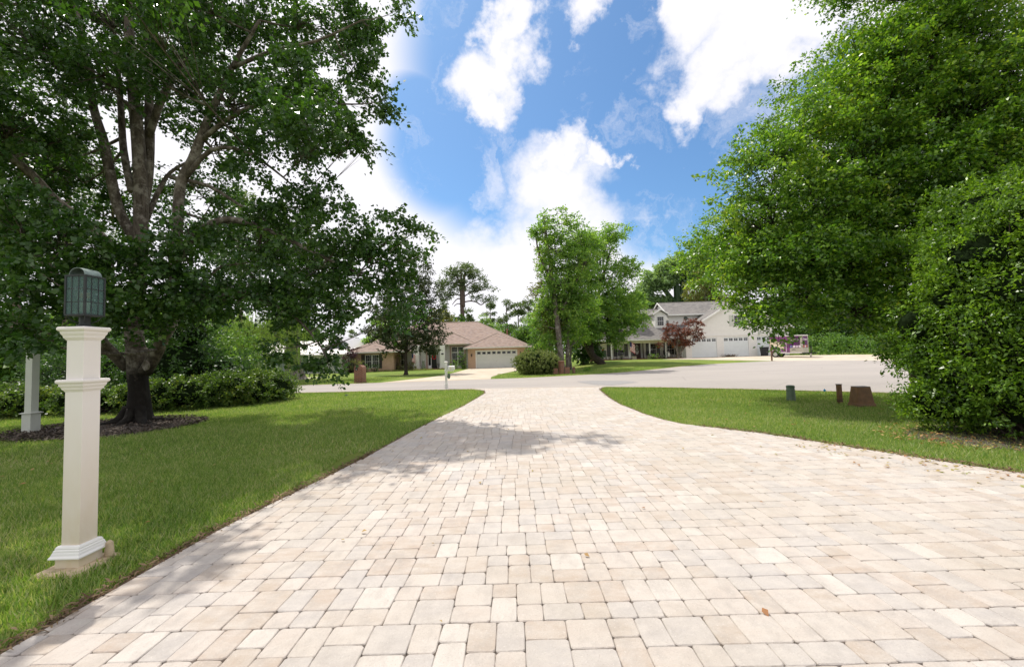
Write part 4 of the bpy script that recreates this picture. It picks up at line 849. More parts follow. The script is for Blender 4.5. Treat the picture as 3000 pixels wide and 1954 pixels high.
for a_, b_, zz0, zz1 in cuts:
    ww.box(cx_, a_, 53.0, 53.2, .6, 3.0); 
    if zz0 > .65: ww.box(a_, b_, 53.0, 53.2, .6, zz0)
    ww.box(a_, b_, 53.0, 53.2, zz1, 3.0); cx_ = b_
ww.box(cx_, 21.2, 53.0, 53.2, .6, 3.0); ww.build('front_wall', M['sidingcream'], Wh)
for a, b in wins[:2]:
    MB().box(X53(a), X53(b), 52.99, 53.01, 1.75, 2.45).build('window_panel', M['white'], Wh)
    window(Wh, X53(a)+.05, X53(b)-.05, 53.04, .98, 1.70, .04, 2, 2, split=False)
for a, b in wins[2:]: window(Wh, X53(a)+.05, X53(b)-.05, 53.02, .98, 2.40, .05, 3, 4)
for a, b in ((1747.5, 1757), (1778.5, 1788), (1798.5, 1807.5), (1829.5, 1839), (1893, 1903), (1924, 1933), (1944.5, 1952.5), (1977.5, 1985.5)): shutter(Wh, X53(a), X53(b), 53.0, .93, 2.48)
MB().box(X53(1849), X53(1851.5), 53.02, 53.1, .6, 2.62).box(X53(1883.5), X53(1886), 53.02, 53.1, .6, 2.62).box(X53(1849), X53(1886), 53.0, 53.1, 2.58, 2.66).box(X53(1857), X53(1859), 53.0, 53.1, .6, 2.58).box(X53(1874), X53(1877), 53.0, 53.1, .6, 2.58).build('door_frame', M['door'], Wh)
cx_ = X53(1866.5); d = MB().box(X53(1859), X53(1874), 53.05, 53.1, .62, 2.58).build('front_door', M['door'], Wh)
MB().extrude_y([(cx_+.24*math.cos(2*PI*k/20), 1.72+.62*math.sin(2*PI*k/20)) for k in range(20)], 53.03, 53.049).build('door_glass', M['stucco'], d)
MB().box(X53(1851.5), X53(1857), 53.06, 53.08, .62, 2.58).build('sidelight', M['glass'], Wh); MB().box(X53(1877), X53(1883.5), 53.06, 53.08, .62, 2.58).build('sidelight', M['stucco'], Wh)
mb = MB().tube([(cx_+.21*math.cos(a), 52.98, 1.80+.23*math.sin(a)) for a in np.linspace(0, 2*PI, 20)], .05, 6); tag(mb.build('door_wreath', M['darkleaf']), 'round dark green wreath on the brown front door of the white house', 'wreath')
MB().lathe((X51(1873), 51.9, 2.42), [(.04, .3), (.05, .12), (.18, .06), (.20, 0), (.03, -.02)], 12).build('porch_light', M['black'], Wh)
# upper block
ux0, ux1 = 20.45, 29.2
MB().extrude_x([(52.75, 6.12), (56.4, 8.05), (60.5, 6.12), (60.5, 5.98), (56.4, 7.89), (52.75, 5.98)], ux0-.25, ux1).build('upper_roof', M['roofgrey'], Wh)
MB().box(ux0, ux1-.3, 53.25, 53.4, 3.6, 6.02).extrude_x([(53.4, 4), (60, 4), (60, 6.1), (56.4, 7.85), (53.4, 6.2)], ux0, ux0+.15).build('upper_wall', M['siding'], Wh)
MB().box(ux0-.27, ux1, 52.66, 52.745, 5.96, 6.13).build_each('gutter', M['white'], Wh)
MB().extrude_x([(52.74, 6.0), (56.4, 7.92), (56.4, 8.1), (52.74, 6.15)], ux0-.30, ux0-.25).extrude_x([(60.5, 6.0), (56.4, 7.92), (56.4, 8.1), (60.5, 6.15)], ux0-.30, ux0-.25).build_each('rake_board', M['white'], Wh)
MB().tube([(ux0-.25, 56.4, 8.06), (ux1, 56.4, 8.06)], .05, 5).build('ridge_cap', M['ridgegrey'], Wh)
v = at(2009, 933, 53.2); MB().extrude_y([(v[0]+.26*math.cos(2*PI*k/24), v[2]+.26*math.sin(2*PI*k/24)) for k in range(24)], 53.19, 53.245).build('round_vent', M['vent'], Wh)
# dormers
def dormer(pxc, yf):
    zb = zee+(yf-ye)*(zrr-zee)/(yrr-ye); c = at(pxc, 960, yf); x0 = float(c[0])
    r_ = MB().extrude_y([(x0-.70, zb-.1), (x0+.70, zb-.1), (x0+.70, zb+1.78), (x0, zb+2.22), (x0-.70, zb+1.78)], yf, yf+3.6)
    d_ = r_.build('dormer', M['siding'], Wh)
    for s in (-1, 1):
        MB().add([(x0, yf-.3, zb+2.42), (x0+s*.98, yf-.3, zb+1.76), (x0+s*.98, yf+3.2, zb+1.76), (x0, yf+3.6, zb+2.42), (x0, yf-.3, zb+2.33), (x0+s*.98, yf-.3, zb+1.67), (x0+s*.98, yf+3.2, zb+1.67), (x0, yf+3.6, zb+2.33)],
                 [(0, 1, 2, 3), (4, 5, 6, 7), (0, 1, 5, 4), (1, 2, 6, 5), (2, 3, 7, 6)]).build('dormer_roof', M['roofgrey'], d_)
        MB().extrude_y([(x0, zb+2.44), (x0+s*1.0, zb+1.77), (x0+s*1.0, zb+1.62), (x0, zb+2.28)], yf-.36, yf-.305).build('rake_board', M['white'], d_)
    window(d_, x0-.40, x0+.40, yf-.02, zb+.30, zb+1.40, .06, 3, 4)
    MB().box(x0-.74, x0-.64, yf-.04, yf-.003, zb-.02, zb+1.72).box(x0+.64, x0+.74, yf-.04, yf-.003, zb-.02, zb+1.72).box(x0-.64, x0+.64, yf-.04, yf-.003, zb-.02, zb+.1).build('trim', M['white'], d_)
for p in (1777, 1862.5, 1935.5): dormer(p, 52.75)
# porch things
def rocking_chair(first, x, y, z, label):
    r = thing('rocking_chair', (x, y, z), label, 'rocking chair', 'rocking chairs on the porch')
    MB().box(x-.26, x+.26, y-.25, y+.22, z+.40, z+.44).build('seat', M['black'], r)
    b = MB().box(x-.27, x-.23, y+.2, y+.24, z+.4, z+1.15).box(x+.23, x+.27, y+.2, y+.24, z+.4, z+1.15).box(x-.23, x+.23, y+.2, y+.24, z+1.05, z+1.15).box(x-.23, x+.23, y+.2, y+.24, z+.52, z+.57)
    for k in range(6): b.box(x-.2+k*.075, x-.17+k*.075, y+.21, y+.23, z+.57, z+1.05)
    b.build('backrest', M['black'], r)
    for s in (-.26, .26):
        MB().box(x+s-.025, x+s+.025, y-.25, y+.24, z+.62, z+.65).box(x+s-.02, x+s+.02, y-.24, y-.20, z+.06, z+.62).box(x+s-.02, x+s+.02, y+.2, y+.24, z+.06, z+.45).build('arm', M['black'], r)
        MB().tube([(x+s, y-.42, z+.09), (x+s, y-.15, z+.03), (x+s, y+.15, z+.03), (x+s, y+.48, z+.10)], .022, 5).build('rocker', M['black'], r)
    return r
rc0 = rocking_chair(True, X51(1774), 52.0, .6, 'black rocking chair before the leftmost porch window')
rc1 = rc0.copy(); COL.objects.link(rc1); rc1.location = (X51(1818), 52.0, .6); rc1['label'] = 'black rocking chair between the leftmost porch window and the flag'
for chd in [o for o in bpy.data.objects if o.parent == rc0]:
    c_ = chd.copy(); COL.objects.link(c_); c_.parent = rc1
def basket(px, y, z, label):
    x = float(at(px, 1010, y)[0]); r = thing('hanging_basket', (x, y, z), label, 'hanging basket', 'hanging baskets along the porch')
    MB().lathe((x, y, z), [(.10, -.13), (.16, -.05), (.17, .03)], 12).build('pot', M['terracotta'], r)
    MB().tube([(x, y, z+.05), (x, y, 2.50)], .006, 4).build('hook', M['black'], r)
    rg = np.random.default_rng(int(px)); C = np.array([[x, y, z+.12]])+rg.normal(size=(14, 3))*np.array([.13, .1, .05]); V, Fc = clump_leaves(C, np.full(14, .1), 14, .07, rg); mesh_np('plant', V, Fc, M['bright'], r)
basket(1766, 51.2, 1.85, 'leafy basket hanging before the leftmost porch window'); basket(1817, 51.2, 1.85, 'leafy basket hanging before the second porch window'); basket(1928, 51.0, 1.95, 'basket hanging between the porch door and the red maple'); basket(1972, 51.0, 1.95, 'basket hanging behind the red maple foliage')
for p, l in ((1853, 'pale stone block planter left of the porch steps'), (1899, 'pale stone block planter right of the porch steps')):
    x_ = X51(p); mb = MB()
    for i in range(3):
        for j in range(3): mb.box(x_-.26+i*.175, x_-.095+i*.175, 50.3, 50.72, .5+j*.14, .63+j*.14)
    mb.box(x_-.24, x_+.24, 50.32, 50.7, .42, .9); tag(mb.build('stone_planter', M['stone']), l, 'planter', 'stone planters by the porch steps')
us_flag('flag', at(1844.5, 1001, 50.7), .62, 1.15, 0, (X51(1844.5), 50.85, 1.7), tuple(at(1843, 996, 50.7)), 'striped flag drooping from the middle porch post of the white house', .55)
def bench(px, label, pale=False):
    x = X51(px); r = thing('porch_bench', (x, 52.3, .6), label, 'bench', 'benches on the porch'); s = MB().box(x-.5, x+.5, 52.1, 52.55, 1.0, 1.06); s.build('seat', M['black'], r)
    MB().box(x-.5, x+.5, 52.5, 52.55, 1.06, 1.5).build('backrest', M['black'], r)
    for a in (-.47, .43): MB().box(x+a, x+a+.04, 52.1, 52.15, .6, 1.0).box(x+a, x+a+.04, 52.5, 52.55, .6, 1.0).build('leg', M['black'], r)
    if pale: tag(MB().box(x-.28, x+.25, 52.35, 52.45, 1.07, 1.42).build('cushion', M['stucco'], bevel=.04), 'pale cushion on the bench behind the red maple', 'cushion')
bench(1916, 'dark bench under the window right of the porch door'); bench(1968, 'dark bench with a pale cushion behind the red maple', True)
x_ = float(at(2031, 1043, 44.6)[0]); sn = MB().lathe((x_, 44.5, T(x_, 44.5)), [(.16, 0), (.22, .12), (.19, .3), (.13, .38), (.15, .5), (.12, .62), (.03, .72)], 12); 
x_ = X51(2009); r = thing('garden_figure', (x_, 50.2, T(x_, 50.2)), 'small white and orange garden figure at the right end of the porch', 'garden figure')
zt = T(x_, 50.2); MB().lathe((x_, 50.2, zt), [(.13, 0), (.16, .1), (.14, .3), (.09, .42)], 12).build('body', M['terracotta'], r, smooth=True); MB().lathe((x_, 50.2, zt), [(.08, .41), (.10, .5), (.09, .66), (.06, .8), (.02, .9)], 12).build('head', M['white'], r, smooth=True)
x_ = X51(1949.5); r = thing('garden_banner', (x_, 50.3, .5), 'small white garden banner on a stick among the porch shrubs', 'banner'); MB().tube([(x_, 50.3, .45), (x_, 50.3, 1.25)], .01, 4).build('stick', M['black'], r); MB().box(x_, x_+.26, 50.29, 50.30, .78, 1.2).build('cloth', M['wcloth'], r)
x_ = float(at(1748, 1057, 50.4)[0]); tag(MB().lathe((x_, 50.3, T(x_, 50.3)-.02), [(.10, 0), (.17, .1), (.19, .2), (.17, .21)], 12).build('teal_pot', M['teal'], smooth=True), 'small teal pot at the left end of the porch', 'pot')
# bin, brush, trailer
b_ = at(2240, 1041, 49.0); x_, y_ = float(b_[0]), 49.0; z_ = T(x_, y_)+.02; r = thing('rubbish_bin', (x_, y_, z_), 'black wheeled rubbish bin before the right garage door', 'bin')
MB().frustum((x_, y_), .28, .36, z_+.03, z_+.98, b0=.26, b1=.34).build('body', M['bin'], r, .02); MB().frustum((x_, y_), .39, .37, z_+.98, z_+1.06, b0=.37, b1=.35).build('lid', M['bin'], r, .02)
for s in (-.25, .25): MB().lathe((0, 0, 0), [(.10, -.03), (.10, .03)], 12).build('wheel', M['tyre'], r).location = (s, .2, .10)
for o in [o for o in bpy.data.objects if o.parent == r and o.name.startswith('wheel')]:
    o.data.transform(Matrix.Translation(Vector(wloc(r)))); o.data.transform(Matrix.Rotation(PI/2, 4, 'Y'))
MB().box(x_+.02, x_+.20, y_-.33, y_-.315, z_+.42, z_+.44).build('label_strip', M['silver'], r)
p_ = at(2139, 1044, 49.2); rg = np.random.default_rng(5); mb = MB()
for k in range(110):
    a_ = rg.uniform(0, 2*PI); l_ = rg.uniform(.25, .75); c_ = np.array([p_[0]+rg.normal()*.32, 49.2+rg.normal()*.2, .50+.03])
    mb.tube([c_, c_+np.array([math.cos(a_)*l_*.6, math.sin(a_)*l_*.6, rg.uniform(.05, .38)])], [.018, .008], 4)
tag(mb.build('brush_pile', M['straw']), 'small heap of reddish brown cut branches before the middle garage door', 'brush pile')
# trailer
TY = 42.0; t0 = at(2256, 1040, TY); t1 = at(2353, 1035, TY); tz = T(24, 41)+.02; xa = float(t0[0]); xb = xa+2.86
Tr = thing('cargo_trailer', (xa, TY, tz), 'purple and silver enclosed trailer parked before the white garage', 'trailer')
zf = tz+.42; zt = float(at(2353, 981, 39.9)[2]); wd = 1.6
ya0, ya1 = TY, TY+wd
# nose turned a little towards the viewer: side faces the camera, front face on the right
vx = xb+.10; prof = [(xa, ya0), (xb, ya0), (vx, ya0+1.3), (vx-.02, ya1-.02), (xb, ya1), (xa, ya1)]
def plan(mb, pr, z0, z1): n = len(pr); mb.add([(x, y, z0) for x, y in pr]+[(x, y, z1) for x, y in pr], [tuple(range(n)), tuple(range(n, 2*n))]+[(i, (i+1) % n, (i+1) % n+n, i+n) for i in range(n)]); return mb
plan(MB(), prof, zf, zt-.06).build('body', M['silver'], Tr)
po_ = [(x+(-.02 if x < xb else .02), y+(-.02 if y < TY+1 else .02)) for x, y in prof]
plan(MB(), po_, zt-.06, zt+.02).build('roof', M['trailerwhite'], Tr)
L = xb-xa; e = .008
MB().box(xa+.02, xa+L*.62, ya0-e, ya0-.001, zf+.05, zt-.09).build('side_panel', M['magenta'], Tr)
MB().box(xa+L*.60, xb-L*.07, ya0-e-.006, ya0-e-.001, zf+.50, zt-.10).build('side_panel', M['purplepaint'], Tr)
MB().add([(xa+L*.02, ya0-.02, zf+.45), (xa+L*.46, ya0-.02, zf+.45), (xa+L*.36, ya0-.02, zf+1.05), (xa+L*.02, ya0-.02, zt-.3)], [(0, 1, 2, 3)]).build('cream_graphic', M['cream'], Tr)
MB().box(xa+L*.345, xa+L*.355, ya0-.03, ya0-.012, zf+.1, zf+.44).box(xa+L*.345, xa+L*.52, ya0-.03, ya0-.012, zf+.08, zf+.12).box(xa+L*.51, xa+L*.525, ya0-.03, ya0-.012, zf+.08, zf+1.1).build('door_trim', M['trailerwhite'], Tr)
MB().box(xa, xb-.1, ya0-.03, ya0, zf-.04, zf+.05).build('skirt', M['trailerwhite'], Tr)
for i, mm_ in enumerate(('stickerblue', 'sticker', 'sticker')): xx = xa+L*(.63+i*.085+(.085 if i == 2 else 0)); MB().box(xx, xx+L*.07, ya0-e-.012, ya0-e-.007, zt-1.20, zt-1.0).build('sticker', M[mm_], Tr)
MB().box(xa+L*.655, xa+L*.667, ya0-e-.016, ya0-e-.0125, zt-1.16, zt-1.04).build('sticker_mark', M['sticker'], Tr)
xx = xa+L*.835; mb = MB(); mb.extrude_y([(xx+.11*math.cos(2*PI*k/20), zt-1.10+.10*math.sin(2*PI*k/20)) for k in range(20)], ya0-e-.012, ya0-e-.007); mb.build('sticker', M['sticker'], Tr)
mb = MB(); mb.extrude_y([(xx+.035*math.cos(2*PI*k/12), zt-1.10+.035*math.sin(2*PI*k/12)) for k in range(12)], ya0-e-.016, ya0-e-.0125); mb.build('sticker_mark', M['purplepaint'], Tr)
def front(u0, u1, z0, z1, off=.006):   # patch on the angled nose face
    a = np.array([xb, ya0]); b = np.array([vx, ya0+1.3]); d = b-a; n_ = np.array([d[1], -d[0]]); n_ /= np.linalg.norm(n_); p = a+d*u0+n_*off; q = a+d*u1+n_*off
    return [(p[0], p[1], z0), (q[0], q[1], z0), (q[0], q[1], z1), (p[0], p[1], z1)]
MB().add(front(.05, .98, zf+.50, zt-.12), [(0, 1, 2, 3)]).build('front_panel', M['purplepaint'], Tr)
for u in (.12, .38, .64): MB().add(front(u, u+.2, zt-1.20, zt-1.0, .012), [(0, 1, 2, 3)]).build('sticker', M['stickerred' if u != .38 else 'sticker'], Tr)
def text(s, size, mw, m, parent, name, ext=.004, shear=.25):
    cu = bpy.data.curves.new('t', 'FONT'); cu.body = s; cu.size = size; cu.extrude = ext; cu.shear = shear; cu.align_x = 'CENTER'; cu.offset = size*.018
    ob = bpy.data.objects.new('t', cu); COL.objects.link(ob); dg = bpy.context.evaluated_depsgraph_get(); me = bpy.data.meshes.new_from_object(ob.evaluated_get(dg)); bpy.data.objects.remove(ob)
    me.transform(mw); me.transform(Matrix.Translation(-Vector(wloc(parent)))); me.materials.clear(); me.materials.append(m); o = bpy.data.objects.new(name, me); COL.objects.link(o); o.parent = parent; return o
text('Creamy', .235, Matrix.Translation((xa+L*.765, ya0-e-.018, zt-.50)) @ Matrix.Rotation(PI/2, 4, 'X'), M['trailerwhite'], Tr, 'lettering')
MB().tube([(xa+L*.64, ya0-.025, zt-.56), (xa+L*.76, ya0-.025, zt-.59), (xa+L*.88, ya0-.025, zt-.57)], [.004, .012, .004], 6).build('lettering_swash', M['trailerwhite'], Tr)
an = math.atan2(1.3, .10); text('Creamy', .30, Matrix.Translation((xb+.05+.018, ya0+.62, zt-.50)) @ Matrix.Rotation(an, 4, 'Z') @ Matrix.Rotation(PI/2, 4, 'X'), M['trailerwhite'], Tr, 'lettering')
wxp = xa+L*.18
wb_ = MB().tube([(wxp, ya0-.10, tz+.33), (wxp, ya0+.10, tz+.33)], [.33, .33], 22).build('wheel', M['tyre'], Tr); MB().tube([(wxp, ya0-.115, tz+.33), (wxp, ya0-.05, tz+.33)], [.20, .21], 18).build('rim', M['rim'], wb_)
MB().tube([(wxp, ya1-.10, tz+.33), (wxp, ya1+.10, tz+.33)], [.33, .33], 18).build('wheel', M['tyre'], Tr)
fe = MB(); arc = [(wxp+.47*math.cos(a), tz+.33+.45*math.sin(a)) for a in np.linspace(0, PI, 12)]; arc2 = [(wxp+.42*math.cos(a), tz+.33+.40*math.sin(a)) for a in np.linspace(PI, 0, 12)]
fe.extrude_y(arc+arc2, ya0-.20, ya0-.01).build('mudguard', M['trailerwhite'], Tr)
MB().box(xb-.4, vx+.75, ya0+.85, ya0+1.0, zf-.14, zf-.02).tube([(xb-.3, ya0+.2, zf-.09), (vx+.5, ya0+.9, zf-.09)], .05, 4).build('tow_bar', M['black'], Tr)
MB().lathe((vx+.35, ya0+.85, 0), [(.05, tz+.08), (.05, zf+.55), (.09, zf+.56), (.09, zf+.62)], 8).build('jack', M['black'], Tr)
MB().box(vx+.30, vx+.42, ya0+.55, ya0+.67, tz, zf-.1).build('stand', M['silver'], Tr)
Tr.rotation_euler.z = math.radians(-50)

# ================================================================ far left: grey metal roofed house, white garage house, car, lamp
Gh = thing('grey_house', (-24, 52, 0), 'pale grey house with light metal roof behind the oak trunk', 'house')
Yg = 55.0; g0 = at(975, 1010, Yg); pkx = float(at(996, 990, Yg)[0]); zp = float(at(996, 988, Yg)[2]); zE = float(at(1035, 1025, Yg)[2]); hw = float(at(1036, 1025, Yg)[0])-pkx
MB().extrude_y([(pkx-hw, .0), (pkx+hw-.3, .0), (pkx+hw-.3, zE+.1), (pkx, zp-.1), (pkx-hw, zE+.1)], Yg, Yg+8).build('gable_wall', M['sidinggrey'], Gh)
MB().extrude_y([(pkx-hw-.3, zE-.1), (pkx, zp), (pkx+hw+.1, zE-.1), (pkx+hw+.1, zE+.02), (pkx, zp+.12), (pkx-hw-.3, zE+.02)], Yg-.4, Yg+8.5).build('gable_roof', M['roofmetal'], Gh)
xw0, xw1 = float(at(760, 1060, 49)[0]), float(at(1023, 1060, 49)[0])
MB().box(xw0, xw1-4.6, 49.0, 55, 0, 2.35).build('long_wall', M['sidinggrey'], Gh)
sid = MB()
for k in range(24): x_ = xw1-4.6+k*4.6/24; sid.box(x_, x_+.17, 48.95, 49.1, 0, 2.2)
sid.box(xw1-4.6, xw1, 49.02, 52, 0, 2.2); sid.build('carport_panel', M['vinylgrey'], Gh)
MB().extrude_x([(48.4, 2.3), (54.9, 4.2), (54.9, 4.05), (48.4, 2.2)], xw0-.3, xw1-4.3).build('long_roof', M['roofmetal'], Gh)
MB().extrude_x([(48.3, 2.25), (54.9, 3.1), (54.9, 2.95), (48.3, 2.15)], xw1-4.28, xw1+.2).build('carport_roof', M['roofmetal'], Gh)
for p in (905, 960, 1005): x_ = float(at(p, 1060, 48.6)[0]); MB().box(x_-.05, x_+.05, 48.55, 48.65, 0, 2.25).build('post', M['white'], Gh)
window(Gh, float(at(690, 1070, 48.9)[0]), float(at(700, 1070, 48.9)[0]), 48.9, .6, 1.7, .08, 1, 2)
MB().box(float(at(600, 1070, 49)[0]), xw0, 49, 55, 0, 2.4).build('side_wall', M['white'], Gh)
MB().extrude_x([(48.4, 2.35), (54.9, 4.1), (54.9, 3.95), (48.4, 2.25)], float(at(590, 1070, 49)[0]), xw0-.32).build('side_roof', M['roofmetal'], Gh)
Fh = thing('white_garage_house', (-50, 44, 0), 'white brick house with dark garage door behind the hedge at far left', 'house')
YF = 42.0; xx = lambda p: float(at(p, 1100, YF)[0]); zg = 0.0
MB().box(xx(-150), xx(60), YF, YF+.2, 0, 2.9).box(xx(60), xx(155), YF, YF+.2, 2.05, 2.9).box(xx(155), xx(178), YF, YF+.2, 0, 2.9).box(xx(178)-.2, xx(178), YF+.2, YF+8, 0, 2.9).build('wall', M['white'], Fh)
MB().box(xx(60), xx(155), YF+.15, YF+.22, 0, 2.05).build('garage_door', M['browntop'], Fh)
wall_lantern(Fh, xx(163), YF, 1.5); MB().add([(xx(-160), YF-.5, 2.85), (xx(182), YF-.5, 2.85), (xx(182), YF+9, 2.85), (xx(-160), YF+9, 2.85), (xx(-160)+4, YF+4.2, 5.0), (xx(182)-4, YF+4.2, 5.0)], [(0, 1, 5, 4), (1, 2, 5), (2, 3, 4, 5), (3, 0, 4), (0, 3, 2, 1)]).build('roof', M['roofgrey'], Fh)
c_ = at(45, 1118, 37.5); cx_, cy_ = float(c_[0]), 37.5; r = thing('parked_car', (cx_, cy_, 0), 'dark car parked in deep shade behind the small lamp post at far left', 'car')
pr = [(-2.2, .35), (-2.2, .75), (-1.9, .9), (-1.25, .98), (-.6, 1.38), (.5, 1.45), (1.3, 1.1), (2.1, .95), (2.25, .7), (2.25, .35)]
MB().extrude_y([(cx_+a_, b_) for a_, b_ in pr], cy_-.85, cy_+.85).build('body', M['car'], r, .08)
MB().extrude_y([(cx_+a_, b_) for a_, b_ in ((-1.1, 1.0), (-.58, 1.33), (-.05, 1.38), (-.05, 1.0))], cy_-.87, cy_-.845).extrude_y([(cx_+a_, b_) for a_, b_ in ((.02, 1.0), (.02, 1.38), (.48, 1.38), (1.1, 1.06))], cy_-.87, cy_-.845).build('window', M['glass'], r)
for a_ in (-1.4, 1.4): wq = MB().tube([(cx_+a_, cy_-.9, .33), (cx_+a_, cy_-.7, .33)], .33, 18).build('wheel', M['tyre'], r); MB().tube([(cx_+a_, cy_-.915, .33), (cx_+a_, cy_-.88, .33)], .2, 14).build('rim', M['rim'], wq)
p_ = at(21, 1140, 30.0); x_, y_ = float(p_[0]), 30.0; r = thing('lamp_post', (x_, y_, 0), 'slim black lamp post with small lantern at the far left edge', 'lamp post')
MB().lathe((x_, y_, 0), [(.06, 0), (.045, .1), (.035, .3), (.03, 1.45), (.05, 1.5)], 10).tube([(x_, y_, 1.35), (x_-.35, y_, 1.35)], .015, 5).build('pole', M['black'], r)
MB().lathe((x_, y_, 0), [(.05, 1.5), (.10, 1.68), (.10, 1.70)], 6).build('lantern_glass', M['candle'], r); MB().lathe((x_, y_, 0), [(.17, 1.70), (.13, 1.76), (.03, 1.84), (.02, 1.9)], 8).build('lantern_top', M['black'], r)
# ================================================================ vegetation
def A3(px, py, Y): return at(px, py, Y)
# --- big maple on the left lawn
bx, by = -10.45, 11.5
def tl(*p): return [at(a, b, c) for a, b, c in p]
limbs = [
 ([(bx, by, -.05), (bx, by, .25), (bx-.02, by, .9), at(402, 1090, 11.5), at(400, 1020, 11.5)], [0.447, 0.292, 0.232, 0.228, 0.241]),
 ([at(400, 1030, 11.5), at(392, 960, 11.6), at(402, 850, 11.7), at(412, 700, 11.8), at(412, 560, 11.9), at(405, 420, 12), at(392, 280, 12), at(380, 120, 12), at(375, -60, 12), at(380, -250, 12)], [0.232, 0.206, 0.189, 0.181, 0.172, 0.163, 0.146, 0.12, 0.0946, 0.0516]),
 ([at(415, 620, 11.9), at(432, 520, 12.2), at(438, 400, 12.4), at(436, 250, 12.6), at(432, 80, 12.8), at(440, -120, 13)], [0.146, 0.138, 0.129, 0.103, 0.086, 0.0516]),
 ([at(436, 400, 12.3), at(470, 300, 12.2), at(520, 200, 12), at(565, 120, 12), at(600, 20, 12), at(640, -100, 12)], [0.103, 0.103, 0.0946, 0.0774, 0.0688, 0.0344]),
 ([at(425, 1090, 11.4), at(455, 1040, 11.3), at(480, 985, 11.2), at(493, 940, 11.1), at(512, 800, 11.2), at(520, 660, 11.3), at(530, 540, 11.4), at(565, 470, 11.4), at(590, 400, 11.4), at(625, 316, 11.4), at(680, 200, 11.2), at(760, 60, 11)], [0.163, 0.155, 0.146, 0.142, 0.133, 0.138, 0.129, 0.129, 0.112, 0.0946, 0.0688, 0.0344]),
 ([at(470, 1010, 11.3), at(505, 960, 11.6), at(530, 915, 12), at(580, 840, 12.5), at(650, 780, 13)], [0.103, 0.0946, 0.086, 0.0602, 0.0344]),
 ([at(375, 1080, 11.5), at(345, 1050, 11.3), at(311, 1016, 11), at(289, 985, 10.7), at(230, 900, 10.2), at(160, 800, 9.8), at(80, 720, 9.5)], [0.138, 0.138, 0.129, 0.112, 0.0946, 0.0688, 0.043]),
 ([at(395, 700, 11.8), at(350, 620, 11.7), at(325, 520, 11.6), at(305, 420, 11.6), at(275, 320, 11.6), at(255, 200, 11.6), at(230, 60, 11.6), at(200, -100, 11.6)], [0.138, 0.129, 0.129, 0.12, 0.103, 0.086, 0.0688, 0.0344]),
 ([at(385, 560, 11.8), at(362, 440, 12.2), at(355, 330, 12.4), at(345, 200, 12.6), at(330, 40, 12.8)], [0.0946, 0.0946, 0.086, 0.0688, 0.043]),
 ([at(360, 760, 11.8), at(260, 660, 11.2), at(165, 590, 10.8), at(90, 510, 10.4), at(0, 440, 10), at(-120, 380, 9.6)], [0.138, 0.12, 0.112, 0.103, 0.086, 0.043]),
 ([at(430, 640, 12), at(465, 560, 12.4), at(500, 505, 12.6), at(560, 470, 12.8)], [0.0774, 0.0688, 0.0516, 0.0344]),
 ([at(500, 520, 11.6), at(610, 545, 11.4), at(700, 600, 11.2), at(800, 660, 11)], [0.0602, 0.0516, 0.0344, 0.0172]),
 ([at(545, 520, 11.4), at(620, 440, 11.3), at(720, 445, 11.2), at(830, 520, 11.2), at(900, 590, 11.2)], [0.0688, 0.0602, 0.043, 0.0258, 0.0172]),
 ([at(512, 780, 11.2), at(570, 690, 11), at(650, 645, 10.9), at(730, 655, 10.8), at(840, 700, 10.8), at(960, 760, 10.8), at(1050, 800, 10.8)], [0.103, 0.0946, 0.086, 0.0774, 0.0602, 0.043, 0.0258]),
 ([at(500, 900, 11.2), at(600, 850, 10.8), at(720, 860, 10.6), at(850, 920, 10.4), at(930, 1000, 10.2), at(960, 1060, 10.1)], [0.0688, 0.0602, 0.0516, 0.0344, 0.0258, 0.0129]),
 ([at(590, 410, 11.4), at(700, 330, 11.2), at(830, 290, 11), at(960, 300, 11)], [0.0688, 0.0602, 0.043, 0.0258]),
 ([at(680, 200, 11.2), at(800, 150, 11), at(930, 120, 10.9), at(1060, 60, 10.8)], [0.0602, 0.0516, 0.0344, 0.0172]),
 ([(bx+.1, by-.2, .06), (bx+.7, by-.45, .02), (bx+1.35, by-.6, -.04)], [0.112, 0.0688, 0.0258]),
 ([(bx+.2, by+.1, .08), (bx+.9, by+.1, .03), (bx+1.6, by+.3, -.04)], [0.103, 0.0602, 0.0258]),
 ([(bx-.1, by-.2, .06), (bx-.6, by-.7, .02), (bx-.95, by-1.2, -.05)], [0.12, 0.0688, 0.0344]),
 ([(bx-.3, by, .08), (bx-1.2, by-.2, -.03)], [0.103, 0.0344]), ([(bx+.12, by-.12, .45), (bx+.34, by-.3, .10), (bx+.9, by-.75, -.03)], [0.138, 0.112, 0.0344]), ([(bx-.15, by-.15, .45), (bx-.36, by-.28, .10), (bx-.9, by-.5, -.03)], [0.138, 0.112, 0.0344]), ([(bx, by-.2, .4), (bx+.02, by-.42, .10), (bx+.1, by-1.1, -.03)], [0.138, 0.103, 0.0344]),
]
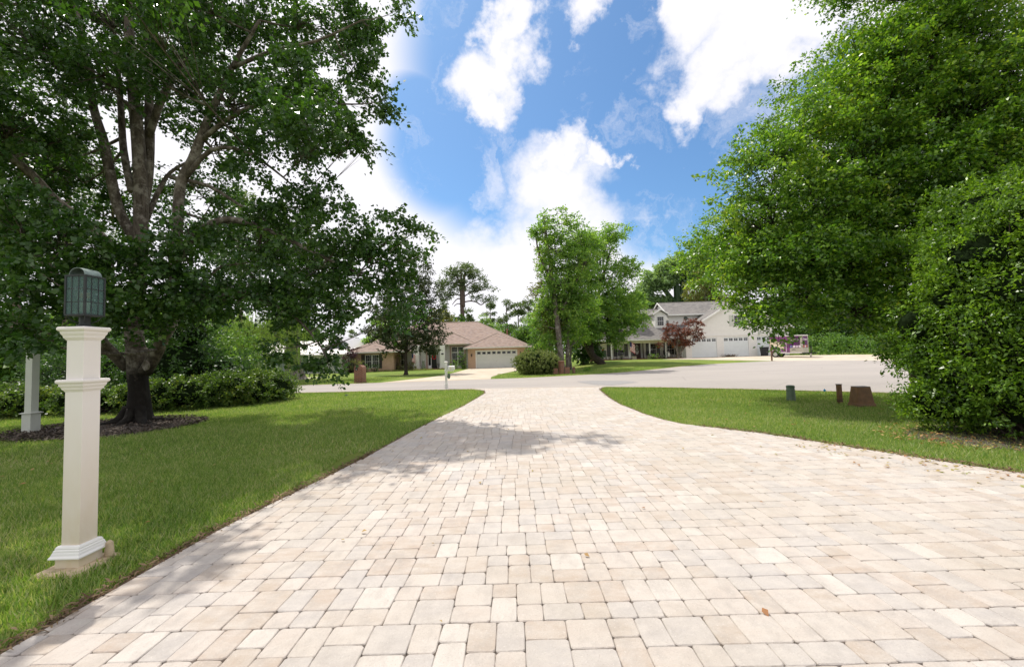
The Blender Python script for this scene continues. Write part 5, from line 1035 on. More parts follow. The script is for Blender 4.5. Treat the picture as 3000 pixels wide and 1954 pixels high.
lobes = [lb(120, 120, 10.5, 1.9), lb(330, 60, 12.6, 1.7, 1.2, .7), lb(560, 90, 11.8, 1.6), lb(760, 60, 12.4, 1.7), lb(960, 60, 12.2, 1.5), lb(1085, 60, 12.2, .8), lb(1170, 20, 12.2, .45, .3),
 lb(30, 350, 9.8, 1.2), lb(140, 400, 10.5, 1.0, .8, .6), lb(700, 300, 11.5, 1.5), lb(880, 260, 11, 1.3), lb(1030, 190, 12.2, 1.0), lb(1090, 290, 10.7, .6), lb(1130, 290, 10.7, .35, .22), lb(640, 430, 12.2, 1.2, .9, .5), lb(780, 470, 11.3, 1.1, .9, .7),
 lb(900, 420, 11, .9), lb(1020, 410, 10.8, .55), lb(1070, 430, 10.8, .3), lb(860, 600, 11, 1.0, .8), lb(950, 560, 11, .75, .7, .8), lb(1000, 690, 10.8, 1.0), lb(1110, 700, 10.8, .9), lb(1170, 640, 10.7, .40, .45), lb(1225, 660, 10.7, .40, .25), lb(1235, 740, 10.7, .35), lb(1150, 790, 10.8, .75), lb(1200, 860, 10.8, .5, .7), lb(1130, 920, 10.8, .4, .5, .6),
 lb(660, 640, 12, 1.0, .7, .5), lb(760, 720, 11.2, 1.1, .8), lb(900, 790, 10.8, 1.2, .8), lb(1040, 850, 10.7, .8, .6), lb(700, 860, 10.6, 1.1, .6, .8), lb(860, 900, 10.5, .9, .55), lb(970, 900, 10.4, .6, .5), lb(960, 1010, 10.2, .35, .45, 1.4), lb(1000, 960, 10.2, .3, .3, .8), lb(830, 1010, 10.3, .45, .35), lb(900, 1060, 10.2, .25, .25, .8), lb(970, 1085, 10.2, .17, .2, 1.5), lb(600, 900, 10.8, .9, .5, .8),
 lb(60, 640, 8.6, 1.0), lb(200, 690, 8.8, 1.1, .8), lb(80, 830, 8.2, .9), lb(230, 850, 8.4, .9, .7), lb(360, 790, 9, 1.0, .75), lb(500, 780, 9.6, 1.0, .7, .9), lb(560, 690, 10.5, .9, .6, .7), lb(420, 890, 9.2, .75, .5), lb(540, 880, 9.6, .8, .5), lb(80, 950, 7.6, .55, .3), lb(-20, 960, 7.6, .6, .35), lb(120, 1000, 7.2, .18, .12), lb(330, 930, 9.2, .5, .25), lb(470, 960, 10, .35, .25),
 lb(-150, 700, 9.5, 1.6), lb(-180, 300, 10, 1.8), lb(250, 520, 13.6, 1.2, .8, .4), lb(480, 330, 13.8, 1.3, 1, .5),
 lb(400, -260, 12, 2.4), lb(80, -200, 11, 2.2), lb(-250, -50, 11, 2.2), lb(500, 150, 15, 2.0), lb(850, 300, 14.5, 1.7), lb(420, 560, 14.5, 1.3, .9, .5), lb(330, 640, 14, 1.2, .8, .6), lb(600, 560, 14.5, 1.4, 1.0, .6), lb(300, 200, 10.5, 1.3, .9, .7), lb(480, 230, 10.8, .9, .6, .8), lb(150, 250, 14.5, 2.0, 1.6, .6), lb(900, 700, 14, 1.4, 1, .7),
 ((-8.0, 9.6, 11.0), 1.4, .9), ((-6.2, 6.2, 7.9), 1.0, .6), ((-12.5, 8.2, 8.0), 2.0, 1.3), ((-15, 10, 7), 2.2, 1.6), ((-4.6, 9.5, 7.2), 1.2, .8), ((-15.5, 13, 8.5), 2.4, 1.8)]  # includes one lobe above the view, added to shade the lamp post
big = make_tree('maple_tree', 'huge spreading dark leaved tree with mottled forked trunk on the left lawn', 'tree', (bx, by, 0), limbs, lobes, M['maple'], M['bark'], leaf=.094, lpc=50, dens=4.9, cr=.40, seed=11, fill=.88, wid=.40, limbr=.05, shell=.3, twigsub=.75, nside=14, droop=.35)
MB().lathe((0, 0, 0), [(.02, -.04), (.13, -.03), (.145, 0), (.115, .02), (.11, .012), (.02, .012)], 16).build('branch_scar', M['barkgrey'], big, smooth=True)
kn = [o for o in big.children if o.name.startswith('branch_scar')][0]; kp = at(427, 1071, 11.12); kn.data.transform(Matrix.Translation(Vector(wloc(big)))); kn.data.transform(Matrix.Rotation(PI/2, 4, 'X') @ Matrix.Rotation(-.35, 4, 'Y')); kn.location = Vector(kp)-Vector(wloc(big))
# mulch bed
rg = np.random.default_rng(21); ang = np.linspace(0, 2*PI, 40, endpoint=False)
def bed(name, cx, cy, rx_, ry_, m, z=.02, seed=1, hump=.05):
    rg = np.random.default_rng(seed); k = 1+.10*np.convolve(rg.normal(size=40), np.ones(4)/2, 'same'); V = [(cx, cy, z+hump)]
    for f_ in (.5, .85, 1.0): V += [(cx+rx_*f_*k[i]*math.cos(a), cy+ry_*f_*k[i]*math.sin(a), z+(hump*(.6 if f_ < .6 else .15) if f_ < 1 else -.015)) for i, a in enumerate(ang)]
    Fc = [(0, 1+i, 1+(i+1) % 40) for i in range(40)]
    for q in range(2): Fc += [(1+q*40+i, 1+(q+1)*40+i, 1+(q+1)*40+(i+1) % 40, 1+q*40+(i+1) % 40) for i in range(40)]
    return mesh_np(name, V, Fc, m, smooth=True)
b_ = bed('mulch_bed', -10.6, 10.75, 2.15, 1.75, M['mulch'], seed=4); tag(b_, kind='stuff', label='dark mulch ring with roots under the big left tree', cat='mulch')
def scatter(name, n, fn_, size, m, seed, label, cat, wid=.3, z=.03, flat=.25):
    rg = np.random.default_rng(seed); P = np.array([fn_(rg) for _ in range(n)], float)
    P = np.column_stack([P[:, 0], P[:, 1], np.full(n, z)+rg.random(n)*.012]) if P.shape[1] == 2 else P
    a = rg.uniform(0, 2*PI, n); ax = np.column_stack([np.cos(a), np.sin(a), rg.normal(size=n)*flat]); nr = np.column_stack([rg.normal(size=n)*flat, rg.normal(size=n)*flat, np.ones(n)])
    V, Fc = leaf_geo(P, size*rg.uniform(.5, 1.4, n), ax, nr, wid); o = mesh_np(name, V, Fc, m); return tag(o, label, cat, kind='stuff')
def ell(cx, cy, rx_, ry_):
    def f(rg): a = rg.uniform(0, 2*PI); q = math.sqrt(rg.random())*1.05; return (cx+rx_*q*math.cos(a), cy+ry_*q*math.sin(a))
    return f
scatter('mulch_chips', 5200, ell(-10.6, 10.75, 2.15, 1.75), .07, M['chip'], 31, 'bark chips and dead leaves in the mulch ring', 'mulch', .25, .05, .5)
# hedges
def hedge(name, label, pts, h, wd, n, seed, m=M['azalea']):
    rg = np.random.default_rng(seed); lobes = []
    P = np.array(pts, float); seg = np.linalg.norm(np.diff(P, axis=0), axis=1); L = np.concatenate([[0], np.cumsum(seg)])
    for i in range(n):
        s = L[-1]*(i+.5)/n; x = np.interp(s, L, P[:, 0]); y = np.interp(s, L, P[:, 1]); hh = h*rg.uniform(.8, 1.15)
        for q in range(2): lobes.append(((x+rg.normal()*.2, y+(q-.3)*wd*.55, hh*.48), wd*rg.uniform(.55, .75), hh*.55))
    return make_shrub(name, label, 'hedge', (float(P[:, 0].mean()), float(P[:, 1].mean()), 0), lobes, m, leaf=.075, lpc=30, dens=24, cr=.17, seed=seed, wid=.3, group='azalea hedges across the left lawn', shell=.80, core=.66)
hedge('hedge', 'dense azalea hedge right of the big tree trunk ending at the road', [(-11.4, 14.6), (-10.2, 15.9), (-9.6, 17.0)], 1.10, 1.15, 7, 5)
hedge('hedge', 'low azalea hedge between the cream post and the big tree trunk', [(-15.5, 14.0), (-13.4, 14.2), (-11.9, 14.4)], 1.0, .95, 6, 6)
hedge('hedge', 'shaded azalea hedge behind the grey green post at left', [(-21.5, 13.6), (-18.5, 13.6), (-16.0, 13.9)], 1.08, 1.0, 8, 7)
def sh(name, label, px, py, Y, rx_, rz, m, leaf=.07, dens=10, seed=1, group=None, cat='shrub', lpc=22, cr=.25, extra=None, **kw):
    c = at(px, py, Y); z0_ = T(c[0], Y); h_ = rz
    lobes = [((c[0], Y, z0_+rz*.95), rx_, rz)]
    if extra: lobes += [((c[0]+a_, Y+b_, z0_+c_), d_, e_) for a_, b_, c_, d_, e_ in extra]
    return make_shrub(name, label, cat, (float(c[0]), Y, z0_), lobes, m, leaf=leaf, dens=dens, seed=seed, group=group, lpc=lpc, cr=cr, **kw)
# behind the trunk: dark shrub masses
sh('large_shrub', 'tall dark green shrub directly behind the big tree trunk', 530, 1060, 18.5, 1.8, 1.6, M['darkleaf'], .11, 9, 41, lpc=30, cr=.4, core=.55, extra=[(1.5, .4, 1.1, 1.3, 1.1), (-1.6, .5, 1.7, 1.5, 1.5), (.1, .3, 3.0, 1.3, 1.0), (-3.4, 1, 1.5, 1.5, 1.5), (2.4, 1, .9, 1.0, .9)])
sh('large_shrub', 'bright green airy shrub seen between the trunk forks and the willow', 600, 1000, 22, 1.5, 1.6, M['mid'], .12, 7, 42, lpc=24, cr=.5, extra=[(1.4, .6, 2.4, 1.1, .8), (-.8, .8, 3.4, 1.4, .9), (-2.2, 1, 2.4, 1.2, 1.2)])
sh('small_tree_shrub', 'small bright green bush standing above the hedge before the willow', 665, 1040, 21.5, .8, .8, M['bright'], .11, 7, 43, lpc=20, cr=.3, extra=[(.7, 0, 1.9, .5, .3), (0, 0, 1.6, .7, .5)])
sh('large_shrub', 'very dark shrub between the two posts at far left', 260, 1080, 24, 1.6, 1.9, M['darkleaf'], .13, 8, 44, lpc=30, cr=.45, core=.5, extra=[(1.6, 0, 1.5, 1.3, 1.3), (3.2, 0, 1.6, 1.4, 1.6), (-2.5, .5, 1.2, 1.4, 1.0)])
# willow
c = at(722, 1100, 27); wx_, wy_ = float(c[0]), 27.0; r = thing('weeping_willow', (wx_, wy_, 0), 'weeping willow with trailing pale green strands behind the hedge', 'tree')
tb = MB().tube([(wx_, wy_, 0), (wx_-.05, wy_, .9), (wx_+.05, wy_, 1.6), (wx_+.1, wy_, 2.8), (wx_, wy_, 4.2)], [.16, .13, .12, .09, .05], 8); rg = np.random.default_rng(9); Vs = []; k0 = 0
P_ = []; S_ = []; AX = []
for i in range(46):
    a = rg.uniform(0, 2*PI); R_ = rg.uniform(.6, 3.6); top = rg.uniform(3.4, 5.2)-R_*.25; e = np.array([wx_+R_*math.cos(a), wy_+R_*.8*math.sin(a), top])
    tb.tube(bez((wx_+.08, wy_, rg.uniform(1.5, 4.0)), e, .5, 5), [.045, .035, .025, .015, .008], 4)
    for s in range(26):
        q = e+np.array([rg.normal()*.55, rg.normal()*.5, rg.normal()*.2]); Ln = rg.uniform(1.0, 3.1); n_ = int(Ln/.055); zz_ = q[2]-np.arange(n_)*.055; zz_ = zz_[zz_ > .55+rg.random()*.6]
        n_ = len(zz_); sx = np.cumsum(rg.normal(size=n_)*.007)
        P_.append(np.column_stack([q[0]+sx, np.full(n_, q[1]), zz_])); S_.append(np.full(n_, .10)); ax = rg.normal(size=(n_, 3))*.35; ax[:, 2] -= 1; AX.append(ax)
P_ = np.concatenate(P_); S_ = np.concatenate(S_); AX = np.concatenate(AX); V, Fc = leaf_geo(P_, S_, AX, rg.normal(size=(len(P_), 3)), .16)
tb.build('trunk', M['barkdark'], r, smooth=True); mesh_np('crown', V, Fc, M['willow'], r)
# oak trunk behind (34 m)
ox, oy = -18.4, 34.6
make_tree('oak_tree', 'large oak with thick flared grey trunk on the far lawn, left of the brick mailbox', 'tree', (ox, oy, 0),
 [([(ox, oy, -.05), (ox, oy, .4), (ox-.1, oy, 1.2), (ox-.15, oy, 3.0), (ox-.2, oy, 5.5), (ox-.4, oy, 8), (ox-.5, oy, 11)], [1.15, .78, .62, .55, .48, .36, .15]), ([(ox-.15, oy, 4.5), (ox+1.5, oy, 7), (ox+3, oy, 9)], [.3, .22, .1]), ([(ox-.2, oy, 5), (ox-2.5, oy, 7.5), (ox-4, oy, 9.5)], [.3, .2, .1])],
 [lb(700, 760, 34, 2.4, 1.8), lb(830, 730, 34, 2.6, 2), lb(940, 760, 34, 1.9, 1.6, .8), lb(860, 850, 34, 2.2, 1.3), lb(960, 840, 34, 1.2, 1.2, .7), lb(760, 860, 34, 2.0, 1.2), lb(1010, 790, 34, 1.0, 1.0, .5), lb(640, 850, 34, 2.2, 1.6), lb(770, 650, 34, 2.2, 1.6), lb(985, 900, 34, .9, .6, .6), lb(850, 940, 33.5, 1.3, .8), lb(620, 700, 35, 2.4, 1.8), lb(840, 1020, 33.6, .55, .9), lb(900, 900, 33.4, 1.0, .7)],
 M['darkleaf'], M['barkgrey'], leaf=.20, lpc=22, dens=2.2, cr=.7, seed=12, limbr=.08, twigsub=.5, nside=12)
# dark small tree before the ranch
tx, ty = -9.92, 38.0
make_tree('plum_tree', 'small dark leaved ornamental tree on the lawn before the ranch house', 'tree', (tx, ty, 0),
 [([(tx, ty, -.05), (tx+.02, ty, .3), (tx, ty, 1.6), (tx+.1, ty, 2.8), (tx+.1, ty, 5.5), (tx, ty, 8)], [.30, .17, .15, .13, .08, .03]), ([(tx, ty, 1.7), (tx-1.2, ty, 2.5), (tx-2.6, ty, 3.0)], [.08, .06, .03]), ([(tx, ty, 2.0), (tx+1.2, ty, 2.9), (tx+2.4, ty, 3.3)], [.08, .06, .03]), ([(tx, ty, 2.2), (tx-1.6, ty, 4), (tx-2, ty, 5.5)], [.08, .06, .03])],
 [lb(1190, 985, 38, 2.6, 1.1, .9), lb(1110, 975, 38, 1.4, 1.1), lb(1265, 985, 38, 1.5, 1.1), lb(1190, 920, 38, 2.7, 1.3, .9), lb(1120, 905, 38, 1.6, 1.3), lb(1270, 915, 38, 1.5, 1.2), lb(1200, 850, 38, 2.1, 1.5), lb(1260, 850, 38, 1.3, 1.2), lb(1140, 850, 38, 1.3, 1.2), lb(1220, 790, 38, 1.4, 1.2), lb(1290, 960, 38, .7, .7), lb(1165, 1010, 38, 1.0, .45), lb(1250, 1025, 38, 1.1, .4), lb(1082, 965, 38, .6, .4), lb(1120, 1030, 37.5, .5, .35, .7)],
 M['plum'], M['barkdark'], leaf=.15, lpc=24, dens=5, cr=.40, seed=13, fill=.82, limbr=.04, twigsub=.5)
# --- right side crepe myrtle like tree
at0_ = at
def at(px, py, Y): return at0_(px, py, Y*1.15)
lb0_ = lb
def lb(px, py, Y, r, rz=None, k=1.0): return (at(px, py, Y), r*1.15, (rz or r*.8)*1.15, k)
rx0, ry0 = 11.9, 12.0
limbs = [([(rx0, ry0, -.05), (rx0-.1, ry0, .6), (rx0-.3, ry0, 1.4), at(2590, 940, 10.2), at(2500, 860, 10), at(2400, 800, 9.8), at(2300, 760, 9.6)], [.24, .2, .18, .15, .12, .08, .04]),
 ([(rx0-.1, ry0, .9), at(2650, 880, 10.2), at(2620, 760, 10), at(2560, 620, 10), at(2480, 500, 10), at(2380, 420, 10)], [.18, .16, .14, .12, .08, .04]),
 ([(rx0, ry0, 1.0), at(2720, 850, 10), at(2760, 700, 9.8), at(2760, 500, 9.6), at(2740, 300, 9.6), at(2720, 100, 9.6)], [.18, .16, .14, .12, .08, .04]),
 ([at(2560, 640, 10), at(2560, 500, 10), at(2570, 380, 10), at(2560, 260, 10)], [.10, .08, .06, .03]), ([at(2590, 940, 10.2), at(2480, 900, 9.8), at(2380, 870, 9.4), at(2290, 880, 9)], [.07, .06, .04, .02])]
lobes = [lb(2230, 520, 9.8, 1.15), lb(2225, 650, 9.6, .95), lb(2215, 760, 9.4, .85), lb(2165, 840, 9.2, .42, .35), lb(2240, 870, 9.1, .75, .5), lb(2250, 440, 9.8, .75), lb(2330, 400, 10, 1.0), lb(2430, 330, 10, 1.1), lb(2350, 600, 9.8, 1.4), lb(2330, 760, 9.5, 1.2), lb(2500, 450, 10, 1.4), lb(2480, 620, 9.8, 1.3), lb(2470, 780, 9.6, 1.1), lb(2600, 300, 10, 1.5), lb(2540, 200, 10, .95), lb(2650, 150, 9.8, 1.3), lb(2760, 60, 9.6, 1.5), lb(2900, 50, 9.2, 1.6),
 lb(2720, 400, 9.8, 1.5), lb(2850, 300, 9.2, 1.5), lb(2980, 220, 9, 1.4), lb(2640, 560, 9.8, 1.3), lb(2800, 520, 9, 1.3), lb(2940, 450, 8.6, 1.2), lb(2620, 720, 9.8, 1.2), lb(2380, 890, 9.2, .8, .5), lb(2500, 900, 9.4, .9, .6), lb(2620, 860, 9.8, .9, .7), lb(2260, 950, 8.7, .26, .18), lb(2278, 995, 8.6, .17, .27, 1.1), lb(2250, 930, 8.9, .45, .25), lb(2190, 920, 9, .22, .12), lb(2420, 900, 8.8, .32, .2), lb(2560, 100, 9.8, .45), lb(2440, 230, 10, .35), lb(2490, 95, 9.8, .10, .10),
 lb(2600, 500, 12, 1.6), lb(2450, 500, 12, 1.6), lb(2750, 200, 12, 2.0), lb(2600, -150, 10, 1.7), lb(2850, -200, 9.5, 1.8), ((13.5, 10, 8), 2.0, 1.6), ((11.5, 13.5, 10), 2.2, 1.6), ((10, 12.0, 5.0), 1.8, 1.0), ((6.6, 11.2, 3.9), 1.2, .6), ((7.8, 10.6, 4.0), 1.3, .7), ((7.2, 12.2, 4.6), 1.4, .9), ((7.0, 11.6, 3.6), 1.1, .5), ((8.4, 12.4, 4.2), 1.4, .9), ((9.4, 11.8, 3.4), 1.2, .7), ((8.8, 11.2, 3.9), 1.3, .7), ((9.8, 10.6, 3.6), 1.2, .8), ((6.5, 13.2, 4.4), 1.2, .7), ((7.5, 13.8, 5.2), 1.5, .9), lb(2700, 960, 9.6, .8, .6), lb(2800, 680, 9.2, 1.3), lb(2950, 620, 9.0, 1.4), lb(2780, 820, 9.4, 1.1), lb(2900, 760, 9.2, 1.2), lb(2680, 1010, 9.8, .8, .6), lb(2990, 420, 9, 1.3), lb(2760, 640, 11, 1.6), lb(2900, 500, 11, 1.8), lb(2660, 320, 11.5, 1.6), lb(2400, 700, 11.5, 1.5, 1.2)]
make_tree('broad_tree', 'broad bright green tree with arching crown above the right lawn', 'tree', (rx0, ry0, 0), limbs, lobes, M['myrtle'], M['barkdark'], leaf=.085, lpc=40, dens=6.6, cr=.42, seed=14, wid=.30, limbr=.035, shell=.5, twigsub=.55, nside=10, droop=.10, flat=.32, upb=1.15, twigs=6)
rgt = np.random.default_rng(3); bt = [o for o in bpy.data.objects if o.name == 'broad_tree'][0]
for px, py in ((2290, 330), (2390, 250), (2465, 120), (2280, 350), (2540, 60), (2400, 235)):
    b0 = at(px, py+60, 11.2); tw = MB(); tw.tube([b0-np.array([0, 0, .5]), b0], .01, 4)
    for k in range(7): tw.tube(bez(b0, b0+np.array([rgt.normal()*.28, rgt.normal()*.1, rgt.uniform(.35, .85)]), .05, 4), [.008, .006, .005, .002], 3)
    tw.build('bare_twigs', M['barkgrey'], bt)
at = at0_; lb = lb0_
# glossy bush in the right foreground
bxx, byy = 8.15, 6.6
lobes = [((8.65, 6.9, 1.2), 1.35, 1.25), ((7.90, 7.2, 1.0), .85, .9), ((7.55, 7.35, .55), .55, .45), ((8.05, 6.5, .7), .65, .6), ((8.65, 6.0, .55), .70, .5), ((8.00, 7.0, 1.75), .75, .7), ((8.45, 6.8, 2.4), .95, .85), ((8.20, 7.1, 3.05), .75, .65), ((8.85, 6.6, 3.5), .9, .7), ((9.25, 6.2, 1.6), 1.0, 1.3), ((8.95, 6.2, 2.7), .8, .9), ((7.65, 7.4, 1.5), .5, .5), ((9.25, 7.6, 3.9), 1.1, .8), ((9.75, 5.7, 1.0), .9, 1.0), ((9.75, 6.4, 3.6), 1.0, 1.0), ((7.40, 7.5, 1.9), .35, .4), ((7.85, 7.2, 2.45), .5, .45)]
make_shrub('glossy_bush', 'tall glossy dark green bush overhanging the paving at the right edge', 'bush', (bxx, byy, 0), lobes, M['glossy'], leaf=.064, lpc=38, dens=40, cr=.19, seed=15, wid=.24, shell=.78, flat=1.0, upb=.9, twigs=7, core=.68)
b_ = bed('soil_bed', 8.6, 6.7, 1.9, 1.15, M['mulch'], z=.018, seed=8, hump=.02); tag(b_, 'bare dark soil under the glossy bush', 'soil', kind='stuff')
# --- middle: round clipped bush
c = at(1574, 1070, 31.8); cx_ = float(c[0]); cy_ = 31.8
make_shrub('clipped_bush', 'large clipped oval bush at the road edge before the ranch garage', 'bush', (cx_, cy_, 0), [((cx_, cy_, .90), 1.55, .90), ((cx_-.40, cy_, .84), 1.28, .88), ((cx_+.45, cy_, .84), 1.22, .88)], M['boxwood'], leaf=.055, lpc=30, dens=62, cr=.10, seed=16, shell=.96, flat=1, droop=0, core=.90)
make_shrub('inner_foliage', 'x', 'bush', (cx_, cy_, 0), [((cx_, cy_, .8), 1.25, .75)], M['darkleaf'], leaf=.10, lpc=26, dens=14, cr=.2, seed=17, shell=.6) if False else None
# bright middle trees
def ctree(name, label, px, py, Y, limbs_, lobes_, lm, bk, leaf, dens, seed, cr=.6, lpc=24, group=None, **kw):
    c = GT(px, py) if Y is None else (float(at(px, py, Y)[0]), Y, T(float(at(px, py, Y)[0]), Y))
    return make_tree(name, label, 'tree', c, limbs_(c), lobes_, lm, bk, leaf=leaf, dens=dens, seed=seed, cr=cr, lpc=lpc, group=group, **kw)
g_ = 'slim trunked trees beside the brick pillar'
def slim(px, Y, r, h, dx=0): return lambda c: [([(c[0], c[1], c[2]-.05), (c[0]+dx*.1, c[1], c[2]+.5), (c[0]+dx*.4, c[1], c[2]+h*.4), (c[0]+dx*.7, c[1], c[2]+h*.7), (c[0]+dx, c[1], c[2]+h)], [r*1.25, r, r*.9, r*.6, r*.2])]
ctree('tall_tree', 'tallest bright green tree rising behind the round brick pillar', 1652, 1092, 33.5, lambda c: slim(0, 0, .24, 13, -1.2)(c)+[([(c[0], c[1], 6), (c[0]-1.6, c[1], 9.5), (c[0]-2.0, c[1], 12.2)], [.12, .08, .03]), ([(c[0], c[1], 5), (c[0]+1.6, c[1], 8), (c[0]+2.6, c[1], 10)], [.12, .08, .03])],
 [lb(1612, 640, 33.5, .9, .9, .6), lb(1600, 680, 33.5, 1.3, .9), lb(1630, 730, 33.5, 1.7, 1.3), lb(1680, 690, 33.5, 1.5, 1.1, .8), lb(1610, 780, 33.5, 1.1, 1.0), lb(1560, 680, 33.5, .5, .35), lb(1650, 820, 33.5, 1.6, 1.2), lb(1700, 770, 33.5, 1.6, 1.2), lb(1640, 620, 33.5, .35, .7, .5), lb(1600, 860, 33.5, .9, .9), lb(1710, 850, 33.5, 1.3, 1.0), lb(1670, 640, 33.5, .8, .6, .6), lb(1690, 750, 34.5, 1.6, 1.3), lb(1730, 710, 34.5, 1.2, .9), lb(1660, 900, 34, 1.5, 1.1), lb(1650, 860, 34.5, 1.6), lb(1700, 900, 36, 1.7), lb(1650, 965, 35, 1.3, .9), lb(1600, 905, 34, 1.2), lb(1575, 940, 34, .7), lb(1700, 985, 37, 1.0, .7)], M['bright'], M['barkgrey'], .15, 4.6, 51, .5, group=g_, limbr=.06)
ctree('slim_tree', 'grey trunked tree right behind the brick pillar with yellowish crown', 1640, 1085, 35, slim(0, 0, .20, 10, -.6), [lb(1590, 850, 35, 1.0, 1.4), lb(1588, 760, 35, .8, 1.3, .8), lb(1600, 920, 35, 1.1, 1.0), lb(1620, 960, 35, 1.0, .8)], M['olive'], M['barkgrey'], .14, 4.5, 52, .45, group=g_)
ctree('slim_tree', 'slim dark trunk leftmost of the group beside the clipped bush', 1622, 1080, 37, slim(0, 0, .14, 9, -.4), [lb(1585, 980, 37, 1.2, 1.3), lb(1575, 1020, 37, .9, .6), lb(1600, 900, 37.5, 1.3, 1.2)], M['mid'], M['barkgrey'], .14, 4.5, 53, .45, group=g_)
ctree('slim_tree', 'pale trunk just right of the brick pillar top', 1661, 1086, 34.6, slim(0, 0, .17, 9, .5), [lb(1640, 930, 34.5, 1.2, 1.3), lb(1610, 1000, 34, .9, .9), lb(1660, 980, 34.5, .8, .9), lb(1680, 900, 34.5, 1.2, 1.1)], M['bright'], M['barkgrey'], .15, 4.5, 54, .45, group=g_)
ctree('slim_tree', 'slender twisted young tree between the pillar and the leaning trunk', 1673, 1075, 37.5, lambda c: [([(c[0], c[1], c[2]-.05), (c[0]-.05, c[1], .9), (c[0]+.05, c[1], 2.0), (c[0]-.2, c[1], 3.6)], [.15, .11, .09, .05])], [lb(1668, 1010, 36.5, .55, 1.0), lb(1690, 960, 37, .9, .8), lb(1655, 960, 36, .7, .8)], M['bright'], M['barkgrey'], .13, 5, 55, .35, group=g_)
ctree('magnolia_tree', 'dark glossy magnolia in shade left of the white house', 1712, 1060, 45, slim(0, 0, .18, 5), [lb(1710, 1020, 45, 1.9, 1.5), lb(1700, 960, 45, 2.0, 1.8), lb(1690, 900, 45, 1.8, 1.6), lb(1730, 1040, 45, 1.1, .7)], M['darkleaf'], M['barkdark'], .22, 4, 56, .5)
lt = at(1757, 1077, 41)
ctree('leaning_oak', 'bright green oak with thick leaning forked trunk before the white house', 1757, 1077, 41, lambda c: [([(c[0]+.25, c[1], c[2]-.25), (c[0]+.02, c[1], c[2]+.30), at(1740, 1047, 41), at(1718, 1010, 41), at(1706, 985, 41), at(1690, 930, 41), at(1680, 860, 41), at(1700, 780, 41)], [.52, .40, .34, .30, .27, .22, .16, .08]),
  ([at(1737, 1048, 41), at(1730, 1005, 41.3), at(1732, 960, 41.3), at(1750, 880, 41.3), at(1770, 800, 41.3), at(1790, 730, 41.3)], [.28, .25, .22, .18, .13, .06]), ([at(1750, 880, 41.3), at(1790, 850, 41), at(1830, 830, 41)], [.16, .1, .05])],
 [lb(1760, 720, 41, 2.0, 1.6), lb(1800, 680, 41, 1.5, 1.1), lb(1720, 730, 41.5, 1.7, 1.4), lb(1830, 780, 41, 1.5, 1.0), lb(1855, 800, 41, .7, .6), lb(1760, 810, 41, 2.3, 1.6), lb(1810, 870, 41, 2.0, 1.5), lb(1865, 880, 41, .9, 1.0), lb(1700, 820, 41, 1.8, 1.5), lb(1730, 900, 40.5, 2.2, 1.4), lb(1800, 930, 40.5, 2.0, 1.2), lb(1855, 945, 40.5, 1.1, 1.0), lb(1720, 960, 40, 1.8, 1.2), lb(1760, 975, 40, 1.6, .9), lb(1820, 960, 40, 1.6, 1.1), lb(1865, 930, 40.5, 1.2, 1.1), lb(1620, 970, 39, 1.2, 1.0), lb(1660, 900, 40.5, 1.6, 1.4), lb(1640, 940, 40, 1.3, 1.1), lb(1815, 990, 40, .7, .9), lb(1700, 700, 41, 1.2, 1.0, .7), lb(1790, 1000, 40, .5, .3), lb(1680, 980, 40, 1.0, .8)], M['bright'], M['barkdark'], .17, 3.6, 57, .6, limbr=.08, nside=12)
# red japanese maple
c = at(1986, 1048, 48.0); z_ = T(c[0], 48.)
def mst(c):
    b = np.array(c); return [([b, b+(.05, 0, .5), b+(-.3, 0, 1.5), b+(-.9, 0, 2.6)], [.16, .11, .09, .05]), ([b, b+(.35, 0, .6), b+(.7, 0, 1.5), b+(1.1, 0, 2.6)], [.12, .10, .08, .04]), ([b+(.2, 0, .5), b+(1.0, 0, 1.5), b+(1.6, 0, 2.4)], [.08, .06, .03]), ([b, b+(-.05, 0, 1.2), b+(.1, 0, 2.8)], [.10, .07, .04])]
make_tree('red_maple', 'small red and bronze leaved maple with pale stems before the white house porch', 'tree', (float(c[0]), 48.0, z_), mst((float(c[0]), 48.0, z_)), [lb(1962, 975, 48, 1.0, .7), lb(1968, 958, 48, .9, .6), lb(1945, 1000, 48, .55, .45), lb(1990, 1000, 48, 1.3, .5), lb(2030, 970, 48, 1.1, .7), lb(2025, 945, 48, 1.0, .5), lb(2045, 985, 48, .8, .5), lb(2000, 975, 48, 1.0, .6), lb(2050, 950, 48, .5, .4), lb(2010, 1008, 48, .9, .3), lb(1935, 1010, 48, .4, .25)], M['redmaple'], M['barkgrey'], leaf=.13, lpc=22, dens=7, cr=.28, seed=58, fill=.72, limbr=.03)
# house shrubs
gs = 'clipped shrubs along the ranch house'
sh('round_shrub', 'round clipped dark shrub under the left twin window', 1099, 1075, 48.6, .58, .52, M['darkleaf'], .07, 18, 61, gs, cr=.13)
sh('round_shrub', 'low green shrub between the brick mailbox and the left twin window', 1071, 1078, 48.6, .50, .50, M['mid'], .07, 14, 62, gs, cr=.15)
sh('corner_shrub', 'loose yellow green shrub at the left corner of the ranch house', 1041, 1085, 47.5, .95, .85, M['olive'], .08, 8, 63, gs, cr=.22)
sh('narrow_shrub', 'narrow pale shrub against the grey entry wall', 1162, 1080, 51, .50, 1.1, M['olive'], .08, 9, 64, gs, cr=.2, extra=[(-.5, 0, .4, .5, .4), (.8, 0, .35, .9, .35)])
sh('window_shrub', 'bushy yellow green shrub beside the left white column', 1204, 1080, 50.4, .75, .48, M['olive'], .08, 12, 65, gs, cr=.18)
sh('bright_shrub', 'bright green shrub under the tall window', 1326, 1068, 50.2, .62, .58, M['bright'], .08, 12, 66, gs, cr=.18)
